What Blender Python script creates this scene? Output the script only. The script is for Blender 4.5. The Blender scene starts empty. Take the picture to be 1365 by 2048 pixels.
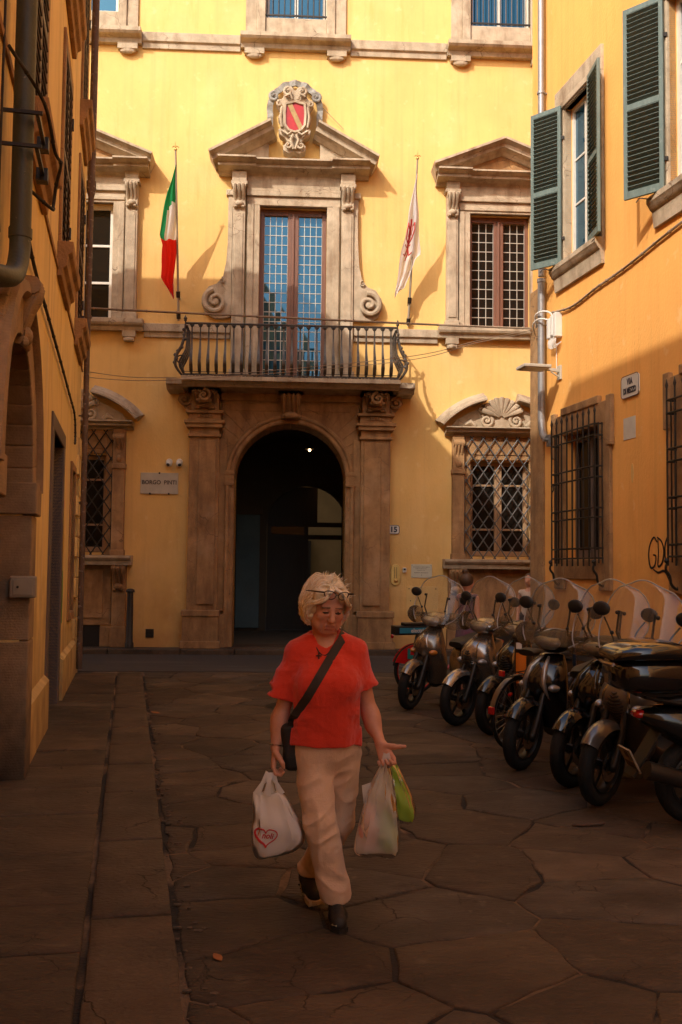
import bpy, bmesh, math, random
import numpy as np
from mathutils import Matrix, Vector
R = math.radians
scene = bpy.context.scene
COL = scene.collection

# ---------------------------------------------------------------- camera, sky, sun, exposure
EYE = 1.65
PITCH, ROLL = math.atan(116 / 1990.0), R(0.6)
cd = bpy.data.cameras.new('camera'); cam = bpy.data.objects.new('camera', cd); COL.objects.link(cam)
cd.sensor_fit = 'HORIZONTAL'; cd.sensor_width = 24.0; cd.lens = 34.99; cd.clip_start = 0.05; cd.clip_end = 600
_r = Vector((1, 0, 0)); _f = Vector((0, math.cos(PITCH), math.sin(PITCH))); _u = Vector((0, -math.sin(PITCH), math.cos(PITCH)))
_r2 = _r * math.cos(ROLL) + _u * math.sin(ROLL); _u2 = _u * math.cos(ROLL) - _r * math.sin(ROLL)
cam.matrix_world = Matrix(((_r2.x, _u2.x, -_f.x, 0), (_r2.y, _u2.y, -_f.y, 0), (_r2.z, _u2.z, -_f.z, EYE), (0, 0, 0, 1)))
scene.camera = cam

SUN = Vector((0.64, 1.0, -0.92)).normalized()            # travel direction of the sunlight
world = bpy.data.worlds.new('World'); scene.world = world; world.use_nodes = True
wn = world.node_tree.nodes; wl = world.node_tree.links
bg = wn['Background']; sky = wn.new('ShaderNodeTexSky'); sky.sky_type = 'NISHITA'; sky.sun_disc = False
sky.sun_elevation = math.asin(-SUN.z); sky.sun_rotation = math.atan2(-SUN.x, -SUN.y)
sky.dust_density = 5.0; sky.air_density = 1.0; sky.ozone_density = 1.0; sky.altitude = 50
wl.new(sky.outputs[0], bg.inputs[0]); bg.inputs[1].default_value = 0.15
sl = bpy.data.lights.new('sun', 'SUN'); sl.energy = 2.4; sl.angle = R(0.53); sl.color = (1.0, 0.92, 0.81)
so = bpy.data.objects.new('sun', sl); COL.objects.link(so)
so.rotation_euler = SUN.to_track_quat('-Z', 'Y').to_euler(); so.location = (-20, -25, 30)
vs = scene.view_settings
scene.display_settings.display_device = 'sRGB'
vs.view_transform = 'Standard'; vs.look = 'None'; vs.gamma = 1.0; vs.use_curve_mapping = False; vs.exposure = 0.60
scene.render.engine = 'CYCLES'
cy = scene.cycles
cy.max_bounces = 12; cy.diffuse_bounces = 8; cy.glossy_bounces = 4; cy.transmission_bounces = 8; cy.transparent_max_bounces = 12
cy.use_denoising = True; cy.sample_clamp_indirect = 6.0; cy.caustics_reflective = False; cy.caustics_refractive = False
rnd = random.Random(7)

# ---------------------------------------------------------------- mesh helpers
class B:
    """collects shapes of one mesh; local x right, y into the wall, z up"""
    def __init__(s): s.v = []; s.f = []; s.m = []; s.mi = 0; s.M = None
    def add(s, vs, fs):
        o = len(s.v)
        if s.M is not None: vs = [s.M @ Vector(v) for v in vs]
        s.v.extend([tuple(v) for v in vs]); s.f.extend([tuple(i + o for i in f) for f in fs]); s.m.extend([s.mi] * len(fs))
        return s
    def box(s, x0, x1, y0, y1, z0, z1):
        return s.add([(x0,y0,z0),(x1,y0,z0),(x1,y1,z0),(x0,y1,z0),(x0,y0,z1),(x1,y0,z1),(x1,y1,z1),(x0,y1,z1)],
                     [(0,3,2,1),(4,5,6,7),(0,1,5,4),(1,2,6,5),(2,3,7,6),(3,0,4,7)])
    def bar(s, a, b, w, h=None, up=(0, 0, 1)):
        a = Vector(a); b = Vector(b); h = h or w; d = (b - a).normalized(); u = Vector(up)
        if abs(d.dot(u)) > .99: u = Vector((1, 0, 0))
        r = d.cross(u).normalized(); u = r.cross(d)
        q = [r*(w/2)+u*(h/2), -r*(w/2)+u*(h/2), -r*(w/2)-u*(h/2), r*(w/2)-u*(h/2)]
        return s.loft([[a+k for k in q], [b+k for k in q]])
    def prism(s, pts, y0, y1):                    # polygon in x,z pushed along y
        n = len(pts)
        return s.add([(x, y0, z) for x, z in pts] + [(x, y1, z) for x, z in pts],
                     [tuple(range(n)), tuple(range(2*n-1, n-1, -1))] + [(i, (i+1) % n, (i+1) % n + n, i + n) for i in range(n)])
    def prism_x(s, pts, x0, x1):                  # profile in y,z pushed along x
        n = len(pts)
        return s.add([(x0, y, z) for y, z in pts] + [(x1, y, z) for y, z in pts],
                     [tuple(range(n)), tuple(range(2*n-1, n-1, -1))] + [(i, (i+1) % n, (i+1) % n + n, i + n) for i in range(n)])
    def prism_z(s, pts, z0, z1):
        n = len(pts)
        return s.add([(x, y, z0) for x, y in pts] + [(x, y, z1) for x, y in pts],
                     [tuple(range(n)), tuple(range(2*n-1, n-1, -1))] + [(i, (i+1) % n, (i+1) % n + n, i + n) for i in range(n)])
    def loft(s, rings, closed=True, caps=True, loop=False):
        n = len(rings[0]); vs = [p for r in rings for p in r]; fs = []
        k = len(rings)
        for i in range(k if loop else k - 1):
            a = i*n; b = ((i+1) % k)*n
            for j in range(n if closed else n-1):
                fs.append((a+j, a+(j+1) % n, b+(j+1) % n, b+j))
        if caps and closed and not loop: fs += [tuple(range(n))[::-1], tuple(range((k-1)*n, k*n))]
        return s.add(vs, fs)
    def tube(s, path, r, n=8, caps=True, flat=1.0, loop=False, up=None):
        path = [Vector(p) for p in path]; k = len(path); rs = r if isinstance(r, (list, tuple)) else [r]*k
        rings = []; prev = Vector(up) if up else None
        for i in range(k):
            if loop: d = path[(i+1) % k] - path[i-1]
            else: d = path[min(i+1, k-1)] - path[max(i-1, 0)]
            d = d.normalized() if d.length > 1e-9 else Vector((0, 0, 1))
            if prev is None: prev = Vector((0, 0, 1)) if abs(d.z) < .9 else Vector((1, 0, 0))
            a = d.cross(prev)
            if a.length < 1e-6: a = d.orthogonal()
            a.normalize(); b = a.cross(d).normalized(); prev = b
            rings.append([path[i] + a*(math.cos(t)*rs[i]) + b*(math.sin(t)*rs[i]*flat) for t in [2*math.pi*j/n for j in range(n)]])
        return s.loft(rings, caps=caps, loop=loop)
    def lathe(s, prof, c=(0, 0, 0), n=16, axis='z', arc=2*math.pi):
        c = Vector(c); full = abs(arc - 2*math.pi) < 1e-6; rings = []
        for i in range(n if full else n+1):
            t = arc*i/n; cs, sn = math.cos(t), math.sin(t)
            if axis == 'z': rings.append([c + Vector((r*cs, r*sn, z)) for r, z in prof])
            elif axis == 'y': rings.append([c + Vector((r*cs, z, r*sn)) for r, z in prof])
            else: rings.append([c + Vector((z, r*cs, r*sn)) for r, z in prof])
        return s.loft(rings, closed=False, caps=False, loop=full)
    def ball(s, c, r, nu=12, nv=8):
        rx, ry, rz = r if isinstance(r, (tuple, list)) else (r, r, r)
        rings = []
        for i in range(nv+1):
            t = math.pi*i/nv; st, ct = max(math.sin(t), 1e-3), math.cos(t)
            rings.append([(c[0]+rx*st*math.cos(2*math.pi*j/nu), c[1]+ry*st*math.sin(2*math.pi*j/nu), c[2]+rz*ct) for j in range(nu)])
        return s.loft(rings)
    def sweep(s, path, prof, closed=False):
        """path in x,z (facade plane); prof = (outward, sideways) pairs, outward is -y, sideways is to the left of the travel"""
        P = [Vector((x, z)) for x, z in path]; n = len(P); rings = []
        for i in range(n):
            if closed: a, b = P[i]-P[i-1], P[(i+1) % n]-P[i]
            else: a = P[i]-P[i-1] if i else P[1]-P[0]; b = P[i+1]-P[i] if i < n-1 else P[i]-P[i-1]
            a.normalize(); b.normalize(); na = Vector((-a.y, a.x)); nb = Vector((-b.y, b.x))
            m = (na+nb); m = m.normalized() if m.length > 1e-6 else na
            m = m / max(.3, m.dot(na))
            rings.append([(P[i].x+m.x*o, -out, P[i].y+m.y*o) for out, o in prof])
        return s.loft(rings, loop=closed)
    def disc(s, c, r, n=16, y=None):
        return s.add([(c[0]+r*math.cos(2*math.pi*i/n), c[1], c[2]+r*math.sin(2*math.pi*i/n)) for i in range(n)], [tuple(range(n))])
    def mesh(s, name, mats, smooth=None, recalc=True):
        me = bpy.data.meshes.new(name); me.from_pydata(s.v, [], s.f)
        mats = mats if isinstance(mats, (list, tuple)) else [mats]
        for m in mats: me.materials.append(m)
        if len(mats) > 1: me.polygons.foreach_set('material_index', s.m)
        if recalc:
            bm = bmesh.new(); bm.from_mesh(me); bmesh.ops.recalc_face_normals(bm, faces=bm.faces); bm.to_mesh(me); bm.free()
        if smooth is not None:
            me.polygons.foreach_set('use_smooth', [True]*len(me.polygons))
            if smooth < 179: me.set_sharp_from_angle(angle=R(smooth))
        me.update(); return me
    def build(s, name, mats, parent=None, smooth=None, recalc=True, bevel=0):
        o = bpy.data.objects.new(name, s.mesh(name, mats, smooth, recalc)); COL.objects.link(o); o.parent = parent
        if bevel:
            b = o.modifiers.new('bevel', 'BEVEL'); b.width = bevel; b.segments = 2; b.limit_method = 'ANGLE'; b.angle_limit = R(40)
        return o
def inst(me, name, parent=None, M=None):
    o = bpy.data.objects.new(name, me); COL.objects.link(o); o.parent = parent
    if M is not None: o.matrix_local = M
    return o
def tag(o, label, cat, group=None, kind=None):
    if label: o['label'] = label
    if cat: o['category'] = cat
    if group: o['group'] = group
    if kind: o['kind'] = kind
    return o
def empty(name, loc=(0, 0, 0), rz=0.0, parent=None):
    o = bpy.data.objects.new(name, None); COL.objects.link(o); o.location = loc; o.rotation_euler = (0, 0, rz); o.parent = parent; o.empty_display_size = .2
    return o
def struct(o, label=None): o['kind'] = 'structure'; return o
def place(o, fr):                                 # stand a top-level object in an elevation frame
    o.location = fr.location; o.rotation_euler = fr.rotation_euler; return o
def copy_tree(o, parent=None):
    c = o.copy(); COL.objects.link(c); c.parent = parent
    for ch in list(o.children): copy_tree(ch, c)
    return c
def arc(cx, cz, r, a0, a1, n, rz=None):
    return [(cx + r*math.cos(R(a0+(a1-a0)*i/n)), cz + (rz or r)*math.sin(R(a0+(a1-a0)*i/n))) for i in range(n+1)]
def lerp(a, b, t): return a + (b-a)*t
def interp(xs, ys, x):
    return float(np.interp(x, xs, ys))
def catmull(pts, n=6):
    P = [Vector(p) for p in pts]; out = []
    for i in range(len(P)-1):
        p0, p1, p2, p3 = P[max(i-1, 0)], P[i], P[i+1], P[min(i+2, len(P)-1)]
        for k in range(n):
            t = k/n; out.append(.5*((2*p1)+(p2-p0)*t+(2*p0-5*p1+4*p2-p3)*t*t+(3*p1-p0-3*p2+p3)*t**3))
    out.append(P[-1]); return out
def text_mesh(txt, size, mat, bold=0.0, sx=1.0, depth=.003, space=1.0, align='CENTER', shear=0.0):
    cu = bpy.data.curves.new('lettering', 'FONT'); cu.body = txt; cu.size = size; cu.extrude = depth; cu.offset = bold
    cu.align_x = align; cu.align_y = 'CENTER'; cu.space_character = space; cu.shear = shear; cu.resolution_u = 3
    o = bpy.data.objects.new('lettering', cu); COL.objects.link(o)
    dg = bpy.context.evaluated_depsgraph_get(); dg.update()
    me = bpy.data.meshes.new_from_object(o.evaluated_get(dg)); bpy.data.objects.remove(o); bpy.data.curves.remove(cu)
    me.transform(Matrix.Diagonal((sx, 1, 1, 1)) if sx != 1 else Matrix()); me.transform(Matrix.Rotation(R(90), 4, 'X'))
    me.materials.clear(); me.materials.append(mat); me.name = 'lettering'
    return me
def lettering(txt, size, mat, parent, x, y, z, name='lettering', **k):
    o = bpy.data.objects.new(name, text_mesh(txt, size, mat, **k)); COL.objects.link(o); o.parent = parent; o.location = (x, y, z); return o

# signed distance shapes -> one continuous skin (surface nets)
def sdf_mesh(V, lo, h):
    lo = np.array(lo, float); n = np.array(V.shape)
    S = V < 0
    c = np.zeros(n-1, int)
    for dx in (0, 1):
        for dy in (0, 1):
            for dz in (0, 1): c += S[dx:n[0]-1+dx, dy:n[1]-1+dy, dz:n[2]-1+dz]
    act = (c > 0) & (c < 8); idx = -np.ones(n-1, int); ii = np.argwhere(act); idx[act] = np.arange(len(ii))
    acc = np.zeros((len(ii), 3)); cnt = np.zeros(len(ii)); cor = [(a, b, d) for a in (0, 1) for b in (0, 1) for d in (0, 1)]
    for a in range(8):
        for b in range(a+1, 8):
            d = [abs(cor[a][k]-cor[b][k]) for k in range(3)]
            if sum(d) != 1: continue
            A = ii+np.array(cor[a]); Bq = ii+np.array(cor[b]); va = V[tuple(A.T)]; vb = V[tuple(Bq.T)]; m = (va < 0) != (vb < 0)
            t = np.where(m, va/np.where(m, va-vb, 1), 0)
            acc[m] += (A+(Bq-A)*t[:, None])[m]; cnt[m] += 1
    verts = lo+h*acc/cnt[:, None]; faces = []
    for k in range(3):
        o = [0, 0, 0]; o[k] = 1; sl0 = tuple(slice(0, n[q]-(1 if q == k else 0)) for q in range(3)); sl1 = tuple(slice(o[q], None) for q in range(3))
        a, b = S[sl0], S[sl1]; e = np.argwhere(a != b)
        u, w = (k+1) % 3, (k+2) % 3
        e = e[(e[:, u] > 0) & (e[:, w] > 0) & (e[:, u] < n[u]-1) & (e[:, w] < n[w]-1)]
        flip = a[tuple(e.T)]
        q = []
        for du, dw in ((1, 1), (0, 1), (0, 0), (1, 0)):
            g = e.copy(); g[:, u] -= du; g[:, w] -= dw; q.append(idx[tuple(g.T)])
        q = np.stack(q, 1); q[~flip] = q[~flip][:, ::-1]; faces.append(q)
    faces = np.concatenate(faces); faces = faces[(faces >= 0).all(1)]
    return verts, faces
def np_mesh(name, verts, faces, mats, parent=None, smooth=True, M=None):
    me = bpy.data.meshes.new(name); nv, nf = len(verts), len(faces); k = faces.shape[1]
    me.vertices.add(nv); me.vertices.foreach_set('co', np.asarray(verts, np.float32).ravel())
    me.loops.add(nf*k); me.loops.foreach_set('vertex_index', faces.astype(np.int32).ravel())
    me.polygons.add(nf); me.polygons.foreach_set('loop_start', np.arange(0, nf*k, k, dtype=np.int32))
    me.polygons.foreach_set('use_smooth', np.full(nf, smooth)); me.update(calc_edges=True); me.validate()
    for m in (mats if isinstance(mats, (list, tuple)) else [mats]): me.materials.append(m)
    o = bpy.data.objects.new(name, me); COL.objects.link(o); o.parent = parent
    return o
def smin(a, b, k):
    h = np.clip(.5+.5*(b-a)/k, 0, 1); return b+(a-b)*h-k*h*(1-h)
def smax(a, b, k): return -smin(-a, -b, k)
def s_cap(X, Y, Z, a, b, ra, rb, sy=1.0):         # tapered capsule, squashed along y by sy
    a = np.array(a, float); b = np.array(b, float); ab = b-a; L = (ab*ab).sum()
    t = np.clip(((X-a[0])*ab[0]+(Y-a[1])*ab[1]+(Z-a[2])*ab[2])/L, 0, 1)
    return np.sqrt((X-a[0]-ab[0]*t)**2+((Y-a[1]-ab[1]*t)/sy)**2+(Z-a[2]-ab[2]*t)**2)-(ra+(rb-ra)*t)
def s_ell(X, Y, Z, c, r):
    k = np.sqrt(((X-c[0])/r[0])**2+((Y-c[1])/r[1])**2+((Z-c[2])/r[2])**2); return (k-1)*min(r)
def s_box(X, Y, Z, c, b, r=0.0):
    qx, qy, qz = abs(X-c[0])-b[0]+r, abs(Y-c[1])-b[1]+r, abs(Z-c[2])-b[2]+r
    return np.sqrt(np.maximum(qx, 0)**2+np.maximum(qy, 0)**2+np.maximum(qz, 0)**2)+np.minimum(np.maximum(qx, np.maximum(qy, qz)), 0)-r

# ---------------------------------------------------------------- materials
def mat(name, col, rough=.7, var=.15, scale=4.0, bump=0.0, bscale=None, metal=0.0, spec=.5, col2=None, detail=6.0, coat=0.0, stretch=None, sss=0.0, sheen=0.0, mix=None):
    m = bpy.data.materials.new(name); m.use_nodes = True; N = m.node_tree.nodes; L = m.node_tree.links; p = N['Principled BSDF']
    p.inputs['Roughness'].default_value = rough; p.inputs['Metallic'].default_value = metal; p.inputs['Specular IOR Level'].default_value = spec
    p.inputs['Coat Weight'].default_value = coat; p.inputs['Coat Roughness'].default_value = .08; p.inputs['Sheen Weight'].default_value = sheen
    if sss: p.inputs['Subsurface Weight'].default_value = sss; p.inputs['Subsurface Radius'].default_value = (.012, .005, .003); p.inputs['Subsurface Scale'].default_value = 1.0
    tc = N.new('ShaderNodeTexCoord'); mp = N.new('ShaderNodeMapping'); L.new(tc.outputs['Object'], mp.inputs[0])
    if stretch: mp.inputs['Scale'].default_value = stretch
    c1 = col; c2 = col2 or tuple(c*(1-var) for c in col)
    if var or col2:
        nz = N.new('ShaderNodeTexNoise'); nz.inputs['Scale'].default_value = scale; nz.inputs['Detail'].default_value = detail; nz.inputs['Roughness'].default_value = .62
        L.new(mp.outputs[0], nz.inputs['Vector'])
        rp = N.new('ShaderNodeValToRGB'); rp.color_ramp.elements[0].position = .33; rp.color_ramp.elements[1].position = .68
        rp.color_ramp.elements[0].color = (*c2, 1); rp.color_ramp.elements[1].color = (*c1, 1)
        L.new(nz.outputs['Fac'], rp.inputs[0]); L.new(rp.outputs[0], p.inputs['Base Color'])
        m['_col'] = 1
    else: p.inputs['Base Color'].default_value = (*col, 1)
    if bump:
        b2 = N.new('ShaderNodeTexNoise'); b2.inputs['Scale'].default_value = bscale or scale*6; b2.inputs['Detail'].default_value = 8; L.new(mp.outputs[0], b2.inputs['Vector'])
        bp = N.new('ShaderNodeBump'); bp.inputs['Strength'].default_value = bump; bp.inputs['Distance'].default_value = .02
        L.new(b2.outputs['Fac'], bp.inputs['Height']); L.new(bp.outputs[0], p.inputs['Normal'])
    return m
def over(m, col, scale, lo, hi, stretch=(1, 1, 1), detail=8.0, amount=1.0, kind='noise', off=(0, 0, 0)):
    """lay a second colour over a material where a noise is high: stains, patches, dirt"""
    N = m.node_tree.nodes; L = m.node_tree.links; p = N['Principled BSDF']; src = p.inputs['Base Color']
    tc = N.new('ShaderNodeTexCoord'); mp = N.new('ShaderNodeMapping'); mp.inputs['Scale'].default_value = stretch; mp.inputs['Location'].default_value = off; L.new(tc.outputs['Object'], mp.inputs[0])
    nz = N.new('ShaderNodeTexNoise'); nz.inputs['Scale'].default_value = scale; nz.inputs['Detail'].default_value = detail; nz.inputs['Roughness'].default_value = .6; L.new(mp.outputs[0], nz.inputs['Vector'])
    mr = N.new('ShaderNodeMapRange'); mr.inputs['From Min'].default_value = lo; mr.inputs['From Max'].default_value = hi; mr.inputs['To Max'].default_value = amount; L.new(nz.outputs['Fac'], mr.inputs['Value'])
    mx = N.new('ShaderNodeMix'); mx.data_type = 'RGBA'
    if src.is_linked: L.new(src.links[0].from_socket, mx.inputs['A'])
    else: mx.inputs['A'].default_value = src.default_value
    mx.inputs['B'].default_value = (*col, 1); L.new(mr.outputs[0], mx.inputs['Factor']); L.new(mx.outputs['Result'], src)
    return m
def low_dirt(m, col, z0, z1, amount=.8, scale=3.0):
    """splash dirt climbing from the ground, edge broken by noise"""
    N = m.node_tree.nodes; L = m.node_tree.links; p = N['Principled BSDF']; src = p.inputs['Base Color']
    tc = N.new('ShaderNodeTexCoord'); sp = N.new('ShaderNodeSeparateXYZ'); L.new(tc.outputs['Object'], sp.inputs[0])
    nz = N.new('ShaderNodeTexNoise'); nz.inputs['Scale'].default_value = scale; nz.inputs['Detail'].default_value = 8; L.new(tc.outputs['Object'], nz.inputs['Vector'])
    ad = N.new('ShaderNodeMath'); ad.operation = 'MULTIPLY_ADD'; ad.inputs[1].default_value = -(z1-z0)*1.6; L.new(nz.outputs['Fac'], ad.inputs[0]); L.new(sp.outputs['Z'], ad.inputs[2])
    mr = N.new('ShaderNodeMapRange'); mr.inputs['From Min'].default_value = z0-(z1-z0)*.8; mr.inputs['From Max'].default_value = z1-(z1-z0)*.8; mr.inputs['To Min'].default_value = amount; mr.inputs['To Max'].default_value = 0; L.new(ad.outputs[0], mr.inputs['Value'])
    mx = N.new('ShaderNodeMix'); mx.data_type = 'RGBA'; L.new(mr.outputs[0], mx.inputs['Factor']); L.new(src.links[0].from_socket, mx.inputs['A']); mx.inputs['B'].default_value = (*col, 1); L.new(mx.outputs['Result'], src)
    return m
def glass(name, tint=(.02, .025, .03), rough=.03, spec=1.0, ior=1.9, st=None):
    m = bpy.data.materials.new(name); m.use_nodes = True; p = m.node_tree.nodes['Principled BSDF']
    p.inputs['Base Color'].default_value = (*tint, 1); p.inputs['Roughness'].default_value = rough; p.inputs['IOR'].default_value = ior; p.inputs['Specular IOR Level'].default_value = spec*.5
    if st: p.inputs['Specular Tint'].default_value = (*st, 1)
    return m
def clear(name, tint=(1, 1, 1), op=.12, rough=.05, haze=(.8, .8, .8), gl=1.45):
    """thin clear plastic: mostly see-through, a little body, fresnel gloss"""
    m = bpy.data.materials.new(name); m.use_nodes = True; N = m.node_tree.nodes; L = m.node_tree.links; N.remove(N['Principled BSDF'])
    o = N['Material Output']; tr = N.new('ShaderNodeBsdfTransparent'); tr.inputs[0].default_value = (*tint, 1)
    df = N.new('ShaderNodeBsdfDiffuse'); df.inputs[0].default_value = (*haze, 1); g = N.new('ShaderNodeBsdfGlossy'); g.inputs['Roughness'].default_value = rough
    tl = N.new('ShaderNodeBsdfTranslucent'); tl.inputs[0].default_value = (*haze, 1); am = N.new('ShaderNodeMixShader'); am.inputs[0].default_value = .5; L.new(df.outputs[0], am.inputs[1]); L.new(tl.outputs[0], am.inputs[2])
    a = N.new('ShaderNodeMixShader'); a.inputs[0].default_value = op; L.new(tr.outputs[0], a.inputs[1]); L.new(am.outputs[0], a.inputs[2])
    fr = N.new('ShaderNodeFresnel'); fr.inputs[0].default_value = gl; b = N.new('ShaderNodeMixShader'); L.new(fr.outputs[0], b.inputs[0]); L.new(a.outputs[0], b.inputs[1]); L.new(g.outputs[0], b.inputs[2])
    L.new(b.outputs[0], o.inputs[0]); return m
def glow(name, col, s):
    m = bpy.data.materials.new(name); m.use_nodes = True; p = m.node_tree.nodes['Principled BSDF']
    p.inputs['Base Color'].default_value = (*col, 1); p.inputs['Emission Color'].default_value = (*col, 1); p.inputs['Emission Strength'].default_value = s; return m

def cracks(m, scale, col, strength=.6, width=.012, gloss=True):
    """hairline fractures and chisel scars: dark lines that also dent the surface"""
    N = m.node_tree.nodes; L = m.node_tree.links; p = N['Principled BSDF']; tc = N.new('ShaderNodeTexCoord'); nz = N.new('ShaderNodeTexNoise'); nz.inputs['Scale'].default_value = 3; nz.inputs['Detail'].default_value = 6
    L.new(tc.outputs['Object'], nz.inputs['Vector']); ad = N.new('ShaderNodeMixRGB'); ad.blend_type = 'ADD'; ad.inputs[0].default_value = .35; L.new(tc.outputs['Object'], ad.inputs[1]); L.new(nz.outputs['Color'], ad.inputs[2])
    vo = N.new('ShaderNodeTexVoronoi'); vo.feature = 'DISTANCE_TO_EDGE'; vo.inputs['Scale'].default_value = scale; L.new(ad.outputs[0], vo.inputs['Vector'])
    mr = N.new('ShaderNodeMapRange'); mr.inputs['From Max'].default_value = width; mr.inputs['To Min'].default_value = 1; mr.inputs['To Max'].default_value = 0; L.new(vo.outputs['Distance'], mr.inputs['Value'])
    n2 = N.new('ShaderNodeTexNoise'); n2.inputs['Scale'].default_value = 1.6; n2.inputs['Detail'].default_value = 3; L.new(tc.outputs['Object'], n2.inputs['Vector']); m2 = N.new('ShaderNodeMapRange'); m2.inputs['From Min'].default_value = .50; m2.inputs['From Max'].default_value = .60; L.new(n2.outputs['Fac'], m2.inputs['Value'])
    mu = N.new('ShaderNodeMath'); mu.operation = 'MULTIPLY'; L.new(mr.outputs[0], mu.inputs[0]); L.new(m2.outputs[0], mu.inputs[1])
    mx = N.new('ShaderNodeMix'); mx.data_type = 'RGBA'; L.new(mu.outputs[0], mx.inputs['Factor']); src = p.inputs['Base Color']; L.new(src.links[0].from_socket, mx.inputs['A']); mx.inputs['B'].default_value = (*col, 1); L.new(mx.outputs['Result'], src)
    bp = N.new('ShaderNodeBump'); bp.invert = True; bp.inputs['Strength'].default_value = strength; bp.inputs['Distance'].default_value = .012; L.new(mu.outputs[0], bp.inputs['Height'])
    if p.inputs['Normal'].is_linked: L.new(p.inputs['Normal'].links[0].from_socket, bp.inputs['Normal'])
    L.new(bp.outputs[0], p.inputs['Normal'])
    if not gloss: return m
    nr = N.new('ShaderNodeTexNoise'); nr.inputs['Scale'].default_value = 2.2; nr.inputs['Detail'].default_value = 5; L.new(tc.outputs['Object'], nr.inputs['Vector']); m3 = N.new('ShaderNodeMapRange'); m3.inputs['To Min'].default_value = .50; m3.inputs['To Max'].default_value = .92; p.inputs['Specular IOR Level'].default_value = .26; L.new(nr.outputs['Fac'], m3.inputs['Value']); L.new(m3.outputs[0], p.inputs['Roughness'])
    return m
M_PLASTER = mat('ochre_plaster', (.82, .52, .175), .9, .14, 1.3, .25, 30, stretch=(1, 1, .6))
over(M_PLASTER, (.82, .58, .27), .8, .50, .72, amount=.45, off=(3, 0, 1)); over(M_PLASTER, (.56, .27, .06), 2.2, .56, .80, stretch=(2.2, 1, .3), amount=.45); over(M_PLASTER, (.50, .24, .06), 9, .60, .80, amount=.3, off=(1, 2, 3))
over(M_PLASTER, (.62, .38, .14), 1.0, .52, .72, stretch=(7, 1, .16), amount=.55, off=(0, 0, 4)); over(M_PLASTER, (.86, .66, .33), 3.5, .60, .68, amount=.35, off=(8, 0, 2)); low_dirt(M_PLASTER, (.40, .16, .045), 0.0, 1.4, .55, 2.5)
M_PLASTER_R = mat('orange_plaster', (.92, .455, .115), .9, .12, 1.1, .25, 30, stretch=(1, 1, .6))
over(M_PLASTER_R, (.92, .50, .13), .9, .48, .75, amount=.45); over(M_PLASTER_R, (.68, .25, .04), 2.0, .55, .78, stretch=(2, 1, .3), amount=.5, off=(2, 2, 0)); over(M_PLASTER_R, (.66, .33, .09), 1.0, .52, .72, stretch=(7, 1, .16), amount=.5, off=(0, 0, 4)); over(M_PLASTER_R, (.92, .62, .28), 3.0, .62, .69, amount=.4, off=(8, 0, 2)); low_dirt(M_PLASTER_R, (.42, .17, .05), 0.0, 1.8, .5, 2.0)
M_PLASTER_L = mat('tan_plaster', (.92, .68, .28), .9, .16, 1.2, .3, 25, stretch=(1, 1, .5))
over(M_PLASTER_L, (.62, .50, .33), 1.2, .56, .70, stretch=(3, 1, .18), amount=.6); over(M_PLASTER_L, (.38, .19, .06), 2.2, .52, .78, stretch=(2.4, 1, .3), amount=.6, off=(5, 1, 0)); low_dirt(M_PLASTER_L, (.22, .12, .05), 0.0, 1.6, .7, 3.0)
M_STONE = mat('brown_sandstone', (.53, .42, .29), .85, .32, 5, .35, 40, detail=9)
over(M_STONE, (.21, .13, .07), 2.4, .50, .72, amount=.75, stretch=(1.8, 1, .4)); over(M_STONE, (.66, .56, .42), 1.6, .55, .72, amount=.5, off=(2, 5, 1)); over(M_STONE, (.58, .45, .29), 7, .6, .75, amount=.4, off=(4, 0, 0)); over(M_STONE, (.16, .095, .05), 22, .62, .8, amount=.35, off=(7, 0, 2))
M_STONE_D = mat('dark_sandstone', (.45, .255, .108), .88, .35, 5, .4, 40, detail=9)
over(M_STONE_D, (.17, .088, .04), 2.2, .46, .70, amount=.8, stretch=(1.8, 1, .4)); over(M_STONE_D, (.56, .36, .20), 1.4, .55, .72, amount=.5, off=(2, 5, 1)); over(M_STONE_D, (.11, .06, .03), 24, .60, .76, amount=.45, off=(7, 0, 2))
cracks(M_STONE, 1.6, (.16, .10, .06), .4, .010, False); cracks(M_STONE_D, 1.6, (.12, .07, .035), .4, .010, False)
# ---------------------------------------------------------------- frames of the three facades
TH = R(3.1)
class Fr: pass
def frame(loc, rz):
    f = Fr(); f.location = loc; f.rotation_euler = (0, 0, rz); f.M = Matrix.Translation(loc) @ Matrix.Rotation(rz, 4, 'Z'); return f
F_PAL = frame((0, 19.9, 0), TH)
LS = .212                                          # the side street runs off to the left by this slope
F_LEFT = frame((-4.05, 15.3, 0), math.atan2(1, -LS))
F_RIGHT = frame((3.15, 16.3, 0), math.atan2(-1, .205))

def wall_sheet(b, x0, x1, z0, z1, openings, depth):
    xs = sorted({x0, x1, *[v for o in openings for v in o[:2]]}); zs = sorted({z0, z1, *[v for o in openings for v in o[2:4]]})
    for i in range(len(xs)-1):
        for j in range(len(zs)-1):
            cx, cz = (xs[i]+xs[i+1])/2, (zs[j]+zs[j+1])/2
            if any(o[0] < cx < o[1] and o[2] < cz < o[3] for o in openings): continue
            b.add([(xs[i], 0, zs[j]), (xs[i+1], 0, zs[j]), (xs[i+1], 0, zs[j+1]), (xs[i], 0, zs[j+1])], [(0, 1, 2, 3)])
    for o in openings:
        a, c, e, g = o[:4]; d = o[4] if len(o) > 4 else depth
        b.add([(a, 0, e), (a, d, e), (a, d, g), (a, 0, g)], [(0, 1, 2, 3)]); b.add([(c, 0, e), (c, d, e), (c, d, g), (c, 0, g)], [(3, 2, 1, 0)])
        b.add([(a, 0, g), (a, d, g), (c, d, g), (c, 0, g)], [(0, 1, 2, 3)])
        if e > z0+.01: b.add([(a, 0, e), (a, d, e), (c, d, e), (c, 0, e)], [(3, 2, 1, 0)])
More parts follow.
